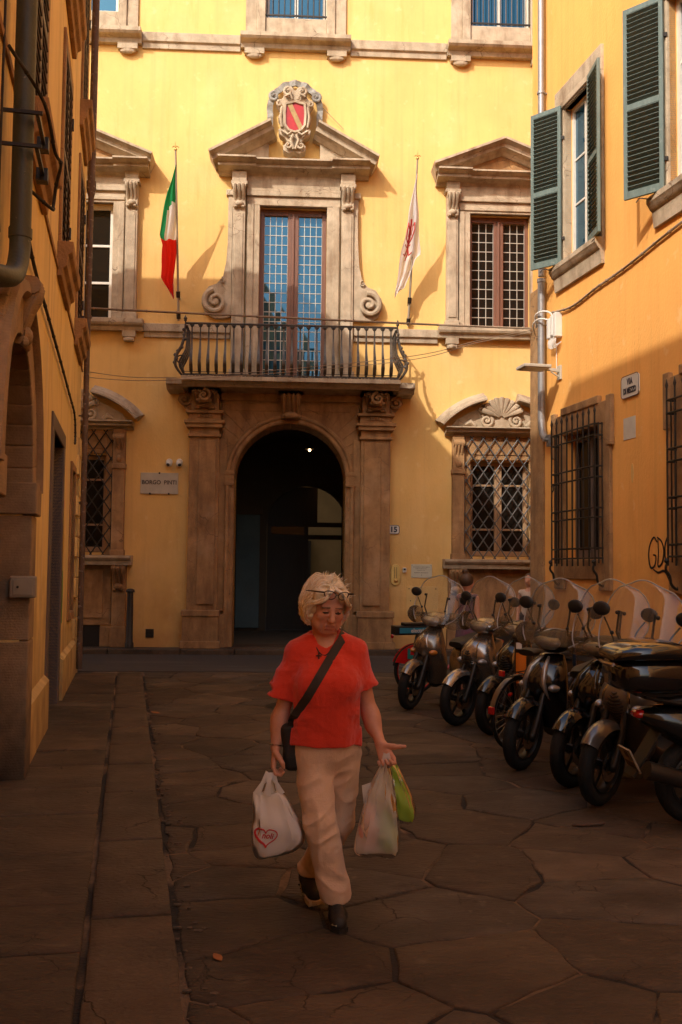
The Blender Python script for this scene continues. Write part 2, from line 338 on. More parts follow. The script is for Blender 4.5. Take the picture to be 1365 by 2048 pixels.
def block_shell(b, x0, x1, y1, z1):                # sides, back and flat top behind a wall sheet
    b.add([(x0, 0, 0), (x0, y1, 0), (x0, y1, z1), (x0, 0, z1)], [(0, 1, 2, 3)]); b.add([(x1, 0, 0), (x1, y1, 0), (x1, y1, z1), (x1, 0, z1)], [(3, 2, 1, 0)])
    b.add([(x0, y1, 0), (x1, y1, 0), (x1, y1, z1), (x0, y1, z1)], [(3, 2, 1, 0)]); b.add([(x0, 0, z1), (x1, 0, z1), (x1, y1, z1), (x0, y1, z1)], [(0, 1, 2, 3)])
def prof_cornice(z0, z1, p):
    h = z1-z0
    return [(.0, z0), (-.18*p, z0), (-.22*p, z0+.10*h), (-.30*p, z0+.22*h), (-.62*p, z0+.36*h), (-.70*p, z0+.40*h), (-.70*p, z0+.62*h), (-.76*p, z0+.66*h), (-.86*p, z0+.74*h), (-p, z0+.86*h), (-p, z1), (0, z1)]
def cornice(b, x0, x1, z0, z1, p): b.prism_x(prof_cornice(z0, z1, p), x0, x1)
def console(b, x, w, z0, z1, p, flutes=3):
    """scrolled bracket seen from the front: fluted S belly, volute on top, leaf below"""
    h = z1-z0
    b.prism_x([(0, z0), (-.35*p, z0), (-.55*p, z0+.08*h), (-.45*p, z0+.25*h), (-.6*p, z0+.5*h), (-.95*p, z0+.72*h), (-p, z0+.9*h), (-.8*p, z1), (0, z1)], x-w/2, x+w/2)
    for k in range(flutes):
        fx = x-w/2+w*(k+.5)/flutes; r = w/flutes*.42
        b.tube([(fx, -.3*p, z0+.15*h), (fx, -.52*p, z0+.35*h), (fx, -.68*p, z0+.55*h), (fx, -.98*p, z0+.74*h), (fx, -1.06*p, z0+.88*h), (fx, -.85*p, z0+.98*h)], [r*.5, r*.8, r, r, r, r*.7], 6)
    b.tube([(x-w*.56, -.8*p, z0+.86*h), (x+w*.56, -.8*p, z0+.86*h)], .13*h, 10)
    b.ball((x, -.55*p, z0+.16*h), (w*.42, .3*p, .14*h), 8, 6)
    for sgn in (-1, 1): b.ball((x+sgn*w*.3, -.5*p, z0+.05*h), (w*.2, .25*p, .09*h), 6, 5)
def volute(b, x, z, r, y0, depth, turns=1.6, sgn=1, tip=.3, n=40, thick=.2, start=90):
    """spiral roll lying on the wall"""
    path = []; rs = []
    for i in range(n+1):
        t = i/n; a = R(start)+sgn*t*turns*2*math.pi; rr = r*(1-t*.82)
        path.append((x+rr*math.cos(a)*.86, y0-depth*(.5+.35*t), z+rr*math.sin(a)*.86)); rs.append(r*thick*(1-.45*t))
    b.tube(path, rs, 8)
    b.lathe([(0.001, y0-depth*.9), (r*.22, y0-depth*.8), (r*.26, y0-depth*.4)], (x, 0, z), 10, 'y')

# ---------------------------------------------------------------- ground
M_PAVE = mat('grey_brown_flagstone', (.128, .084, .050), .6, .38, 3.0, .8, 26, detail=9, stretch=(.7, 1.6, 1))
over(M_PAVE, (.060, .039, .023), 1.4, .46, .68, amount=.8); over(M_PAVE, (.215, .150, .092), 5, .60, .74, amount=.5, off=(3, 3, 0)); over(M_PAVE, (.03, .019, .012), 26, .62, .72, amount=.6, off=(9, 0, 0)); cracks(M_PAVE, 2.4, (.02, .013, .008))
M_PAVE2 = mat('darker_flagstone', (.092, .061, .038), .6, .38, 4.0, .8, 26, detail=9, stretch=(.7, 1.6, 1)); over(M_PAVE2, (.17, .115, .07), 6, .58, .74, amount=.6); over(M_PAVE2, (.035, .022, .013), 20, .6, .72, amount=.6); cracks(M_PAVE2, 3.1, (.016, .010, .007))
M_PAVE3 = mat('worn_pale_flagstone', (.160, .108, .067), .55, .38, 3.0, .7, 30, detail=9, stretch=(.7, 1.6, 1)); over(M_PAVE3, (.075, .049, .030), 2.4, .48, .68, amount=.8); over(M_PAVE3, (.045, .029, .018), 20, .6, .72, amount=.6); cracks(M_PAVE3, 2.0, (.022, .014, .009))
M_PAVE4 = mat('grey_flagstone', (.118, .086, .060), .55, .4, 2.6, .8, 28, detail=9, stretch=(.7, 1.6, 1)); over(M_PAVE4, (.05, .035, .023), 1.8, .46, .66, amount=.85); over(M_PAVE4, (.23, .175, .12), 8, .6, .72, amount=.5); cracks(M_PAVE4, 2.7, (.02, .013, .008))
for m_ in (M_PAVE, M_PAVE2, M_PAVE3, M_PAVE4): over(m_, (.034, .023, .015), .55, .47, .66, amount=.72, off=(3, 1, 0)); over(m_, (.20, .15, .10), 1.3, .60, .70, stretch=(.5, 1.5, 1), amount=.40, off=(1, 7, 0))
M_JOINT = mat('sandy_joint_mortar', (.19, .118, .066), .95, .45, 9, .6, 60); over(M_JOINT, (.012, .008, .006), .8, .44, .50, amount=.95)
M_ASPH = mat('street_asphalt', (.055, .043, .034), .85, .3, 12, .5, 120); over(M_ASPH, (.11, .09, .07), .8, .55, .7, stretch=(.3, 1.6, 1), amount=.5)
M_KERB = mat('kerb_stone', (.110, .073, .045), .7, .3, 5, .5, 34); over(M_KERB, (.04, .027, .018), 1.2, .46, .66, amount=.8); over(M_KERB, (.19, .135, .085), 11, .60, .74, amount=.5); cracks(M_KERB, 2.2, (.02, .013, .008))

ground = B().add([(-300, -300, -.0065), (300, -300, -.0065), (300, 300, -.0065), (-300, 300, -.0065)], [(0, 1, 2, 3)]).build('ground', M_JOINT); struct(ground)
# cross street in front of the palazzo
def fac(x, y, z=0): return F_PAL.M @ Vector((x, y, z))
b = B(); q = [fac(-26, -3.75), fac(26, -3.75), fac(26, -.62), fac(-26, -.62)]
b.add([(p.x, p.y, .004) for p in q] + [(p.x, p.y, -.05) for p in q], [(0, 1, 2, 3), (0, 4, 5, 1), (1, 5, 6, 2), (2, 6, 7, 3), (3, 7, 4, 0)])
struct(b.build('cross_street', M_ASPH))
pv = empty('palazzo_pavement', F_PAL.location, TH); struct(pv)
x = -9.5; k = 0
while x < 5.0:
    w = rnd.uniform(1.0, 1.6)
    bb = B().box(x+.006, x+w-.006, -.62, -.30, -.05, .105+rnd.uniform(-.006, .006)); bb.build('kerb_stone', M_KERB, pv, bevel=.02)
    bb = B().box(x+.02, x+w+.005, -.29, .02, -.05, .10+rnd.uniform(-.004, .004)); bb.build('slab', rnd.choice([M_PAVE, M_PAVE2]), pv, bevel=.012); x += w
# side street of irregular flagstones
def clip(poly, px, py, nx, ny):
    out = []
    for i in range(len(poly)):
        a, c = poly[i], poly[(i+1) % len(poly)]; da = (a[0]-px)*nx+(a[1]-py)*ny; dc = (c[0]-px)*nx+(c[1]-py)*ny
        if da <= 0: out.append(a)
        if da*dc < 0: t = da/(da-dc); out.append((a[0]+(c[0]-a[0])*t, a[1]+(c[1]-a[1])*t))
    return out
def kerb_x(y): return -.51-(y-3.49)*LS
sd = Vector((-LS, 1)).normalized(); sn = Vector((sd.y, -sd.x)) # along and across the street
O = Vector((kerb_x(1.0), 1.0))
def st(a, l): v = O+sn*a+sd*l; return (v.x, v.y)
road = empty('street_paving', (0, 0, 0)); struct(road)
seeds = []; l = -.6; row = 0
while l < 15.6:
    h = rnd.uniform(.38, .66); a = -.3+rnd.uniform(-.2, .3)
    while a < 7.4:
        w = rnd.uniform(.5, 1.3); seeds.append((a+w/2+rnd.uniform(-.18, .18), l+h/2+rnd.uniform(-.17, .17))); a += w
    l += h; row += 1
fl = F_PAL.M.inverted()
W_R = lambda y: 3.15+.205*(16.3-y)
cells = []
for i, (a, l) in enumerate(seeds):
    poly = [(a-1.5, l-1.5), (a+1.5, l-1.5), (a+1.5, l+1.5), (a-1.5, l+1.5)]
    for j, (c, m) in enumerate(seeds):
        if i == j or abs(c-a) > 3 or abs(m-l) > 3: continue
        dx, dy = c-a, m-l; poly = clip(poly, (a+c)/2, (l+m)/2, dx, dy)
    poly = clip(poly, .03, 0, -1, 0); poly = clip(poly, 6.9, 0, 1, 0); poly = clip(poly, 0, 15.4, 0, 1)
    if len(poly) < 3: continue
    # keep clear of the cross street
    P = [st(*p) for p in poly]; c0 = fac(0, -3.80); nf = fac(0, -2.8)-c0; P = clip(P, c0.x, c0.y, nf.x, nf.y)
    if len(P) >= 3: cells.append(P)
def stone(P, gap, z, tilt, rr, jit=.02):
    """one flagstone: broken outline, rounded arris, slightly dished top"""
    cx = sum(p[0] for p in P)/len(P); cy_ = sum(p[1] for p in P)/len(P)
    Q = []
    for i in range(len(P)):
        a, c = P[i], P[(i+1) % len(P)]; L = math.hypot(c[0]-a[0], c[1]-a[1]); n = max(1, int(L/.12))
        for k in range(n):
            t = k/n; j = .0 if k == 0 else rr.uniform(-jit, jit)
            nx, ny = (c[1]-a[1])/max(L, 1e-6), -(c[0]-a[0])/max(L, 1e-6); Q.append((a[0]+(c[0]-a[0])*t+nx*j, a[1]+(c[1]-a[1])*t+ny*j))
    area = .5*sum(Q[i][0]*Q[(i+1) % len(Q)][1]-Q[(i+1) % len(Q)][0]*Q[i][1] for i in range(len(Q)))
    rad = math.sqrt(abs(area)/math.pi)
    if rad < .12: return None
    def ring(d, zz, flat=False): 
        s = 1-d/rad; return [(cx+(p[0]-cx)*s, cy_+(p[1]-cy_)*s, zz+(tilt[0]*(p[0]-cx)+tilt[1]*(p[1]-cy_))) for p in Q]
    bb = B(); bb.loft([ring(gap, -.055), ring(gap, z-.010), ring(gap+.003, z-.004), ring(gap+.012, z), ring(gap+.16*rad+.04, z+.001)], caps=False)
    n = len(Q); o = 4*n; bb.f.append(tuple(range(o, o+n))); bb.m.append(0)
    return bb
for P in cells:
    gap = rnd.choice([.003, .005, .007, .010, .016]); bb = stone(P, gap, rnd.uniform(-.001, .005), (rnd.uniform(-.005, .005), rnd.uniform(-.005, .005)), rnd)
    if bb: bb.build('flagstone', rnd.choice([M_PAVE, M_PAVE, M_PAVE2, M_PAVE2, M_PAVE3, M_PAVE4]), road, smooth=50)
# raised pavement along the tan building
side = empty('side_pavement', (0, 0, 0)); struct(side)
def side_stone(a0, a1, l0, l1, m, name, z=.085):
    P = [st(a0, l0), st(a1, l0), st(a1, l1), st(a0, l1)]; bb = stone(P, .006, z+rnd.uniform(-.004, .004), (rnd.uniform(-.004, .004), rnd.uniform(-.004, .004)), rnd, .004)
    if bb: bb.build(name, m, side, smooth=50)
l = .4
while l < 14.3:
    w = rnd.uniform(.9, 1.5); w = min(w, 14.4-l); side_stone(-.36, 0.0, l, l+w, M_KERB, 'kerb_stone', .085); l += w
    if w < .5: break
l = .4
while l < 14.3:
    w = rnd.uniform(.55, 1.0); w = min(w, 14.4-l); side_stone(-1.28, -.38, l, l+w, rnd.choice([M_PAVE, M_PAVE2, M_PAVE2]), 'slab', .083); l += w
    if w < .4: break
b = B(); q = [st(-1.6, .2), st(-.004, .2), st(-.004, 14.4), st(-1.6, 14.4)]; b.prism_z(q, -.05, .066); b.build('bedding', M_JOINT, side)
# ---------------------------------------------------------------- the palazzo at the end of the street
M_WFRAME = mat('white_window_paint', (.72, .68, .60), .5, .12, 8); M_BFRAME = mat('red_brown_window_wood', (.20, .085, .050), .45, .3, 6, .2, 30, stretch=(4, 4, .5))
M_TFRAME = mat('tan_window_wood', (.42, .26, .14), .6, .25, 6, stretch=(4, 4, .5)); M_LEAD = mat('lead_came', (.55, .52, .46), .45, .2, 20, metal=.3)
M_PANE = glass('sky_reflection_blue_pane', (.010, .050, .085), .02, 1.0, 2.2, (.30, .68, 1.0)); M_PANE_D = glass('dark_pane', (.012, .010, .008), .06, .5, 1.5)  # M_PANE: blue of the reflected sky is put into its colours
M_IRON = mat('black_wrought_iron', (.035, .026, .019), .42, .35, 20, .2, 60, metal=.3); M_IRON_G = mat('grey_painted_iron', (.10, .095, .09), .5, .3, 20)
M_RED = mat('red_enamel', (.42, .010, .012), .35, .25, 8); M_BAND = mat('bronze_band', (.38, .24, .09), .5, .3, 10, metal=.3)
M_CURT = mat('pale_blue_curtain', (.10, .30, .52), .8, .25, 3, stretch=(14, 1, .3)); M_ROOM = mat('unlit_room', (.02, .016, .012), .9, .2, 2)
M_ARMS = mat('grey_carved_stone', (.36, .34, .30), .85, .45, 14, .4, 60); over(M_ARMS, (.14, .10, .07), 8, .5, .7, amount=.6)
pal = empty('palazzo', F_PAL.location, TH)
tag(pal, 'ochre yellow palazzo with stone portal, balcony and pedimented windows closing the street', 'palazzo')
UC = -1.03; WX = 4.24; UL, UR = UC-WX, UC+WX
op = [(UC-1.105, UC+1.105, 0, 4.56, .7), (UC-.68, UC+.68, 5.33, 9.0, .3)]
for u in (UL, UR): op += [(u-.60, u+.60, 1.95, 3.88, .35), (u-.625, u+.625, 6.60, 8.97, .28)]
for u in (UC-2*WX, UC+2*WX): op += [(u-.625, u+.625, 6.60, 8.97, .28), (u-.6, u+.6, 1.95, 3.88, .35)]
for u in (UL, UC, UR): op += [(u-.63, u+.63, 12.95, 15.2, .22)]
b = B(); wall_sheet(b, -15, 13, 0, 17.2, op, .3); 
for x0_, x1_, za_, zb_ in ((-15, UC-1.76, 0, 17.2), (UC+1.76, 13, 0, 17.2), (UC-1.76, UC+1.76, 4.86, 17.2)): b.add([(x0_, 7, za_), (x1_, 7, za_), (x1_, 7, zb_), (x0_, 7, zb_)], [(3, 2, 1, 0)])
for x_ in (-15, 13): b.add([(x_, 0, 0), (x_, 7, 0), (x_, 7, 17.2), (x_, 0, 17.2)], [(0, 1, 2, 3)])
b.add([(-15, 0, 17.2), (13, 0, 17.2), (13, 7, 17.2), (-15, 7, 17.2)], [(0, 1, 2, 3)]); b.build('wall', M_PLASTER, pal)
b = B(); cornice(b, -15.2, 13.2, 16.6, 17.6, 1.1); b.build('roof_cornice', M_STONE, pal)
# string courses
for z0, z1, p in ((6.26, 6.53, .10), (12.20, 12.52, .10)):
    e_ = 1.285 if z0 < 9 else 1.125
    pr = [(0, z0), (-.5*p, z0), (-.55*p, z0+.35*(z1-z0)), (-p, z0+.42*(z1-z0)), (-p, z1), (0, z1)]
    for x0, x1 in ((-14.9, UL-e_), (UL+e_, UC-(1.24 if z0 < 9 else 1.13)), (UC+(1.24 if z0 < 9 else 1.13), UR-e_), (UR+e_, 12.9)): B().prism_x(pr, x0, x1).build('string_course', M_STONE, pal, bevel=.008)
b = B(); b.prism_x([(0, 0), (-.05, 0), (-.05, .30), (-.02, .36), (0, .36)], -14.9, UL-1.15)
b.build('plinth', M_STONE_D, pal)
def pane_grid(par, xs, zs, y, m, th=.005, tilt=.012, name='pane'):
    me = {}
    for i in range(len(xs)-1):
        for j in range(len(zs)-1):
            w, h = xs[i+1]-xs[i], zs[j+1]-zs[j]; key = (round(w, 3), round(h, 3))
            if key not in me: me[key] = B().box(-w/2, w/2, 0, th, -h/2, h/2).mesh(name, m)
            inst(me[key], name, par, Matrix.Translation(((xs[i]+xs[i+1])/2, y, (zs[j]+zs[j+1])/2)) @ Matrix.Rotation(rnd.gauss(0, tilt), 4, 'X') @ Matrix.Rotation(rnd.gauss(0, tilt), 4, 'Z'))
def came_grid(b, xs, zs, y, w=.014, d=.012):
    for x in xs: b.box(x-w/2, x+w/2, y-d, y+.002, zs[0], zs[-1])
    for z in zs: b.box(xs[0], xs[-1], y-d*.9, y+.001, z-w/2, z+w/2)
def lin(a, c, n): return [a+(c-a)*i/n for i in range(n+1)]

def main_window(uc, kind):
    """first-floor window: pilasters, consoles, pediment, sill"""
    z0, z1 = 6.60, 8.97; s = B()
    for g in (-1, 1):
        X = lambda a, c: (uc+g*a, uc+g*c) if g > 0 else (uc+g*c, uc+g*a)
        s.box(*X(.88, 1.12), -.13, .01, 6.58, 8.9); s.box(*X(.915, 1.085), -.15, -.12, 6.78, 8.78)
        s.box(*X(.625, .86), -.07, .06, 6.58, 8.98); s.box(*X(.74, .85), -.095, -.06, 6.60, 9.0)
        s.box(*X(.86, 1.15), -.17, .01, 6.58, 6.72)
        s.box(*X(.84, 1.16), -.24, .01, 9.34, 9.41); s.box(*X(.88, 1.12), -.16, .01, 8.88, 9.36)
        s.box(*X(.86, 1.13), -.20, .01, 9.41, 9.60)
    s.box(uc-.86, uc+.86, -.07, .06, 8.97, 9.20); s.box(uc-.85, uc+.85, -.10, -.05, 9.02, 9.1); s.box(uc-.87, uc+.87, -.13, .01, 9.20, 9.30); s.box(uc-.88, uc+.88, -.08, .01, 9.30, 9.60)
    sur = s.build('window_surround', M_STONE, pal, bevel=.012)
    b = B(); cornice(b, uc-1.24, uc+1.24, 9.52, 9.74, .46)
    for g in (-1, 1): c = uc+g*1.0; cornice(b, c-.34, c+.34, 9.515, 9.745, .53)
    b.build('cornice', M_STONE, sur)
    b = B(); b.prism([(uc-1.2, 9.74), (uc+1.2, 9.74), (uc, 10.16)], -.13, 0)
    b.prism([(uc-.72, 9.80), (uc+.72, 9.80), (uc, 10.06)], -.16, -.12); b.build('tympanum', M_STONE_D, sur)
    b = B(); pr = [(.0, -.19), (.18, -.19), (.26, -.13), (.40, -.11), (.42, -.04), (.55, .0), (.55, .045), (0, .045)]
    B().sweep([(uc-1.42, 9.80), (uc, 10.36)], pr).build('raking_cornice', M_STONE, sur); B().sweep([(uc, 10.36), (uc+1.42, 9.80)], pr).build('raking_cornice', M_STONE, sur)
    for g in (-1, 1):
        b = B(); console(b, uc+g*1.0, .22, 8.86, 9.35, .30); b.build('console', M_STONE, sur, smooth=45)
        b = B(); b.box(uc+g*1.0-.13, uc+g*1.0+.13, -.16, .0, 6.24, 6.36); b.box(uc+g*1.0-.10, uc+g*1.0+.10, -.14, 0, 6.16, 6.26); b.ball((uc+g*1.0, -.12, 6.19), (.10, .05, .05), 8, 6); b.build('sill_corbel', M_STONE, sur)
    b = B(); b.prism_x([(0.3, 6.38), (-.16, 6.36), (-.18, 6.43), (-.24, 6.46), (-.26, 6.50), (-.26, 6.58), (.3, 6.60)], uc-1.28, uc+1.28); b.build('sill', M_STONE, sur)
    if kind == 'leaded':
        f = B(); y = .15
        f.box(uc-.625, uc-.55, y, y+.09, z0, z1); f.box(uc+.55, uc+.625, y, y+.09, z0, z1); f.box(uc-.55, uc+.55, y, y+.09, 8.85, z1); f.box(uc-.55, uc+.55, y, y+.09, z0, 6.68)
        f.box(uc-.10, uc+.10, y-.02, y+.09, 6.68, 8.85); f.box(uc-.02, uc+.02, y-.05, y-.01, 6.66, 8.87)
        f.build('window_frame', M_BFRAME, sur, bevel=.008)
        c = B()
        for x0, x1 in ((uc-.55, uc-.10), (uc+.10, uc+.55)):
            xs, zs = lin(x0, x1, 3), lin(6.68, 8.85, 11); came_grid(c, xs, zs, y+.05); pane_grid(sur, xs, zs, y+.05, M_PANE_D)
        c.build('lead_cames', M_LEAD, sur)
    else:
        f = B(); y = .12
        f.box(uc-.625, uc-.54, y, y+.09, z0, z1); f.box(uc+.54, uc+.625, y, y+.09, z0, z1); f.box(uc-.54, uc+.54, y, y+.09, 8.88, z1); f.box(uc-.54, uc+.54, y, y+.09, z0, 6.68); f.box(uc-.05, uc+.05, y-.02, y+.09, 6.68, 8.88)
        for z in (7.38, 8.14): f.box(uc-.54, uc-.05, y+.015, y+.07, z-.025, z+.025); f.box(uc+.05, uc+.54, y+.015, y+.07, z-.025, z+.025)
        f.build('window_frame', M_WFRAME, sur, bevel=.006)
        for x0, x1 in ((uc-.54, uc-.05), (uc+.05, uc+.54)): pane_grid(sur, [x0, x1], [6.68, 7.38, 8.14, 8.88], y+.05, M_PANE_D, tilt=.004)
    bk = B().box(uc-.625, uc+.625, .285, .30, z0, z1); bk.build('dark_room', M_ROOM, sur)
main_window(UL, 'white'); main_window(UR, 'leaded')

# balcony window with broken pediment and coat of arms
s = B()
for g in (-1, 1):
    X = lambda a, c: (UC+g*a, UC+g*c) if g > 0 else (UC+g*c, UC+g*a)
    s.box(*X(.97, 1.22), -.16, .01, 5.33, 8.95); s.box(*X(1.01, 1.18), -.18, -.14, 5.6, 8.8); s.box(*X(1.22, 1.32), -.08, .01, 6.8, 9.2); s.box(*X(.68, .95), -.09, .06, 5.33, 9.0); s.box(*X(.80, .93), -.115, -.08, 5.34, 9.02)
    s.box(*X(.94, 1.25), -.20, .01, 5.33, 5.62)
    s.box(*X(.93, 1.26), -.26, .01, 9.36, 9.43); s.box(*X(.97, 1.22), -.19, .01, 8.92, 9.38); s.box(*X(.95, 1.24), -.24, .01, 9.43, 9.64); s.box(*X(1.22, 1.36), -.12, .01, 9.18, 9.30)
s.box(UC-.95, UC+.95, -.09, .06, 9.0, 9.18); s.box(UC-.95, UC+.95, -.14, .01, 9.18, 9.28); s.box(UC-.96, UC+.96, -.12, .0, 9.28, 9.34); s.box(UC-.96, UC+.96, -.09, .01, 9.34, 9.64)
csur = s.build('balcony_window_surround', M_STONE, pal, bevel=.012)
b = B(); cornice(b, UC-1.5, UC+1.5, 9.60, 9.83, .48)
for g in (-1, 1): cornice(b, UC+g*1.14-.38, UC+g*1.14+.38, 9.595, 9.835, .56)
b.build('cornice', M_STONE, csur)
b = B(); pr = [(.0, -.21), (.18, -.21), (.28, -.14), (.42, -.12), (.44, -.04), (.58, .0), (.58, .045), (0, .045)]
B().sweep([(UC-1.68, 9.88), (UC-.47, 10.55)], pr).build('broken_raking_cornice', M_STONE, csur); B().sweep([(UC+.47, 10.55), (UC+1.68, 9.88)], pr).build('broken_raking_cornice', M_STONE, csur)
B().prism([(UC-1.4, 9.83), (UC-.52, 9.83), (UC-.52, 10.32)], -.14, 0).build('tympanum', M_STONE, csur); B().prism([(UC+1.4, 9.83), (UC+.52, 10.32), (UC+.52, 9.83)], -.14, 0).build('tympanum', M_STONE, csur)
for g in (-1, 1):
    b = B(); console(b, UC+g*1.095, .24, 8.90, 9.37, .34); b.build('console', M_STONE, csur, smooth=45)
    # side scroll: tall strip ending in a big volute
    b = B(); x = UC+g*1.52; z = 7.0
    pts = [(UC+g*1.23, 8.95), (UC+g*1.30, 8.95), (UC+g*1.31, 8.3), (UC+g*1.34, 7.8), (UC+g*1.40, 7.5), (UC+g*1.52, 7.36), (UC+g*1.68, 7.30), (UC+g*1.80, 7.12), (UC+g*1.82, 6.95), (UC+g*1.74, 6.76), (UC+g*1.55, 6.66), (UC+g*1.38, 6.66), (UC+g*1.23, 6.70)]
    b.prism(pts if g < 0 else pts[::-1], -.12, 0); volute(b, x+g*.02, 6.98, .29, -.10, .12, 1.5, -g, start=100); volute(b, UC+g*1.42, 7.42, .08, -.10, .08, 1.0, g, n=16)
    b.build('side_scroll', M_STONE, csur, smooth=40)
f = B(); y = .14
f.box(UC-.68, UC-.59, y, y+.1, 5.34, 9.0); f.box(UC+.59, UC+.68, y, y+.1, 5.34, 9.0); f.box(UC-.59, UC+.59, y, y+.1, 8.87, 9.0); f.box(UC-.59, UC+.59, y, y+.1, 5.34, 5.5); f.box(UC-.11, UC+.11, y-.015, y+.1, 5.5, 8.87); f.box(UC-.025, UC+.025, y-.045, y-.01, 5.5, 8.9)
f.build('door_frame', M_BFRAME, csur, bevel=.008)
c = B()
for x0, x1 in ((UC-.59, UC-.11), (UC+.11, UC+.59)):
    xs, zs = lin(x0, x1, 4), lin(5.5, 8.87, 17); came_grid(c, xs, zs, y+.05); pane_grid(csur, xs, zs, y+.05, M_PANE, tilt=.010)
c.build('lead_cames', M_LEAD, csur)
B().box(UC-.68, UC+.68, .29, .30, 5.34, 9.0).build('dark_room', M_ROOM, csur)

# carved coat of arms between the pediment halves
ca = B()
def cart(pts, y0, y1): ca.prism([(UC+x, z) for x, z in pts], y0, y1)
halfc = [(0, 10.02), (.10, 9.97), (.22, 10.03), (.23, 10.14), (.14, 10.20), (.20, 10.30), (.30, 10.36), (.33, 10.46), (.27, 10.52), (.30, 10.66), (.34, 10.72), (.29, 10.80), (.31, 10.92), (.38, 11.02), (.36, 11.08), (.26, 11.10), (.22, 11.18), (.24, 11.28), (.17, 11.36), (.07, 11.36), (0, 11.27)]
out = halfc + [(-x, z) for x, z in halfc[::-1]]; out = [p for i, p in enumerate(out) if i == 0 or p != out[i-1]]
cart(out[::-1][:-1], -.36, -.10)
arms = ca.build('coat_of_arms', M_STONE, pal, bevel=.02)
sh = [(-.19, 10.98), (-.08, 11.0), (0, 11.03), (.08, 11.0), (.19, 10.98), (.21, 10.80), (.20, 10.55), (.12, 10.44), (0, 10.40), (-.12, 10.44), (-.20, 10.55), (-.21, 10.80)]
B().prism([(UC+x, z) for x, z in sh[::-1]], -.385, -.355).build('shield', M_RED, arms)
b = B(); b.sweep([(UC+x, z) for x, z in sh], [(.35, -.03), (.42, -.02), (.43, .02), (.36, .045)], closed=True); b.build('shield_rim', M_STONE, arms, smooth=50)
B().prism([(UC-.17, 10.99), (UC-.07, 11.0), (UC+.17, 10.49), (UC+.09, 10.44)][::-1], -.40, -.38).build('diagonal_band', M_BAND, arms)
b = B()
for g in (-1, 1):
    volute(b, UC+g*.13, 10.12, .10, -.34, .12, 1.2, g, n=20, thick=.3); volute(b, UC+g*.14, 11.22, .11, -.34, .12, 1.2, -g, n=20, thick=.3); volute(b, UC+g*.31, 10.98, .07, -.32, .1, 1.0, -g, n=16, thick=.35)
    b.tube([(UC+g*.05, -.42, 11.06), (UC+g*.10, -.44, 11.16), (UC+g*.20, -.42, 11.12)], .028, 6); b.tube([(UC+g*.06, -.42, 10.38), (UC+g*.14, -.42, 10.33), (UC+g*.26, -.40, 10.42)], .032, 6); b.tube([(UC+g*.26, -.38, 10.5), (UC+g*.29, -.4, 10.7), (UC+g*.26, -.38, 10.92)], .03, 6)
    b.tube([(UC+g*.02, -.40, 10.05), (UC+g*.08, -.43, 10.22), (UC+g*.03, -.42, 10.34)], .03, 6)
b.build('scrollwork', M_STONE, arms, smooth=60)
b = B(); n = 36; rings = []
for i in range(n+1):
    t = i/n; a = R(205-230*t); rr = .53; x = UC+rr*math.cos(a)*.98; z = 10.92+rr*math.sin(a)*1.16; pl = .03*math.sin(t*60)
    if t < .12: x = UC-.50; z = 10.55+t/.12*.35
    if t > .88: x = UC+.50; z = 10.55+(1-t)/.12*.35
    d = Vector((math.cos(a), 0, math.sin(a)))if .12 <= t <= .88 else Vector((1 if t > .5 else -1, 0, 0))
    p = Vector((x, -.12+pl, z)); rings.append([p-d*.06+Vector((0, -.02, 0)), p+d*.06+Vector((0, -.02, 0)), p+d*.06+Vector((0, .03, 0)), p-d*.06+Vector((0, .03, 0))])
b.loft(rings)
for g in (-1, 1): volute(b, UC+g*.42, 11.22, .12, -.10, .14, 1.3, -g, n=20, thick=.34)
b.build('pleated_ribbon', M_ARMS, arms, smooth=40)

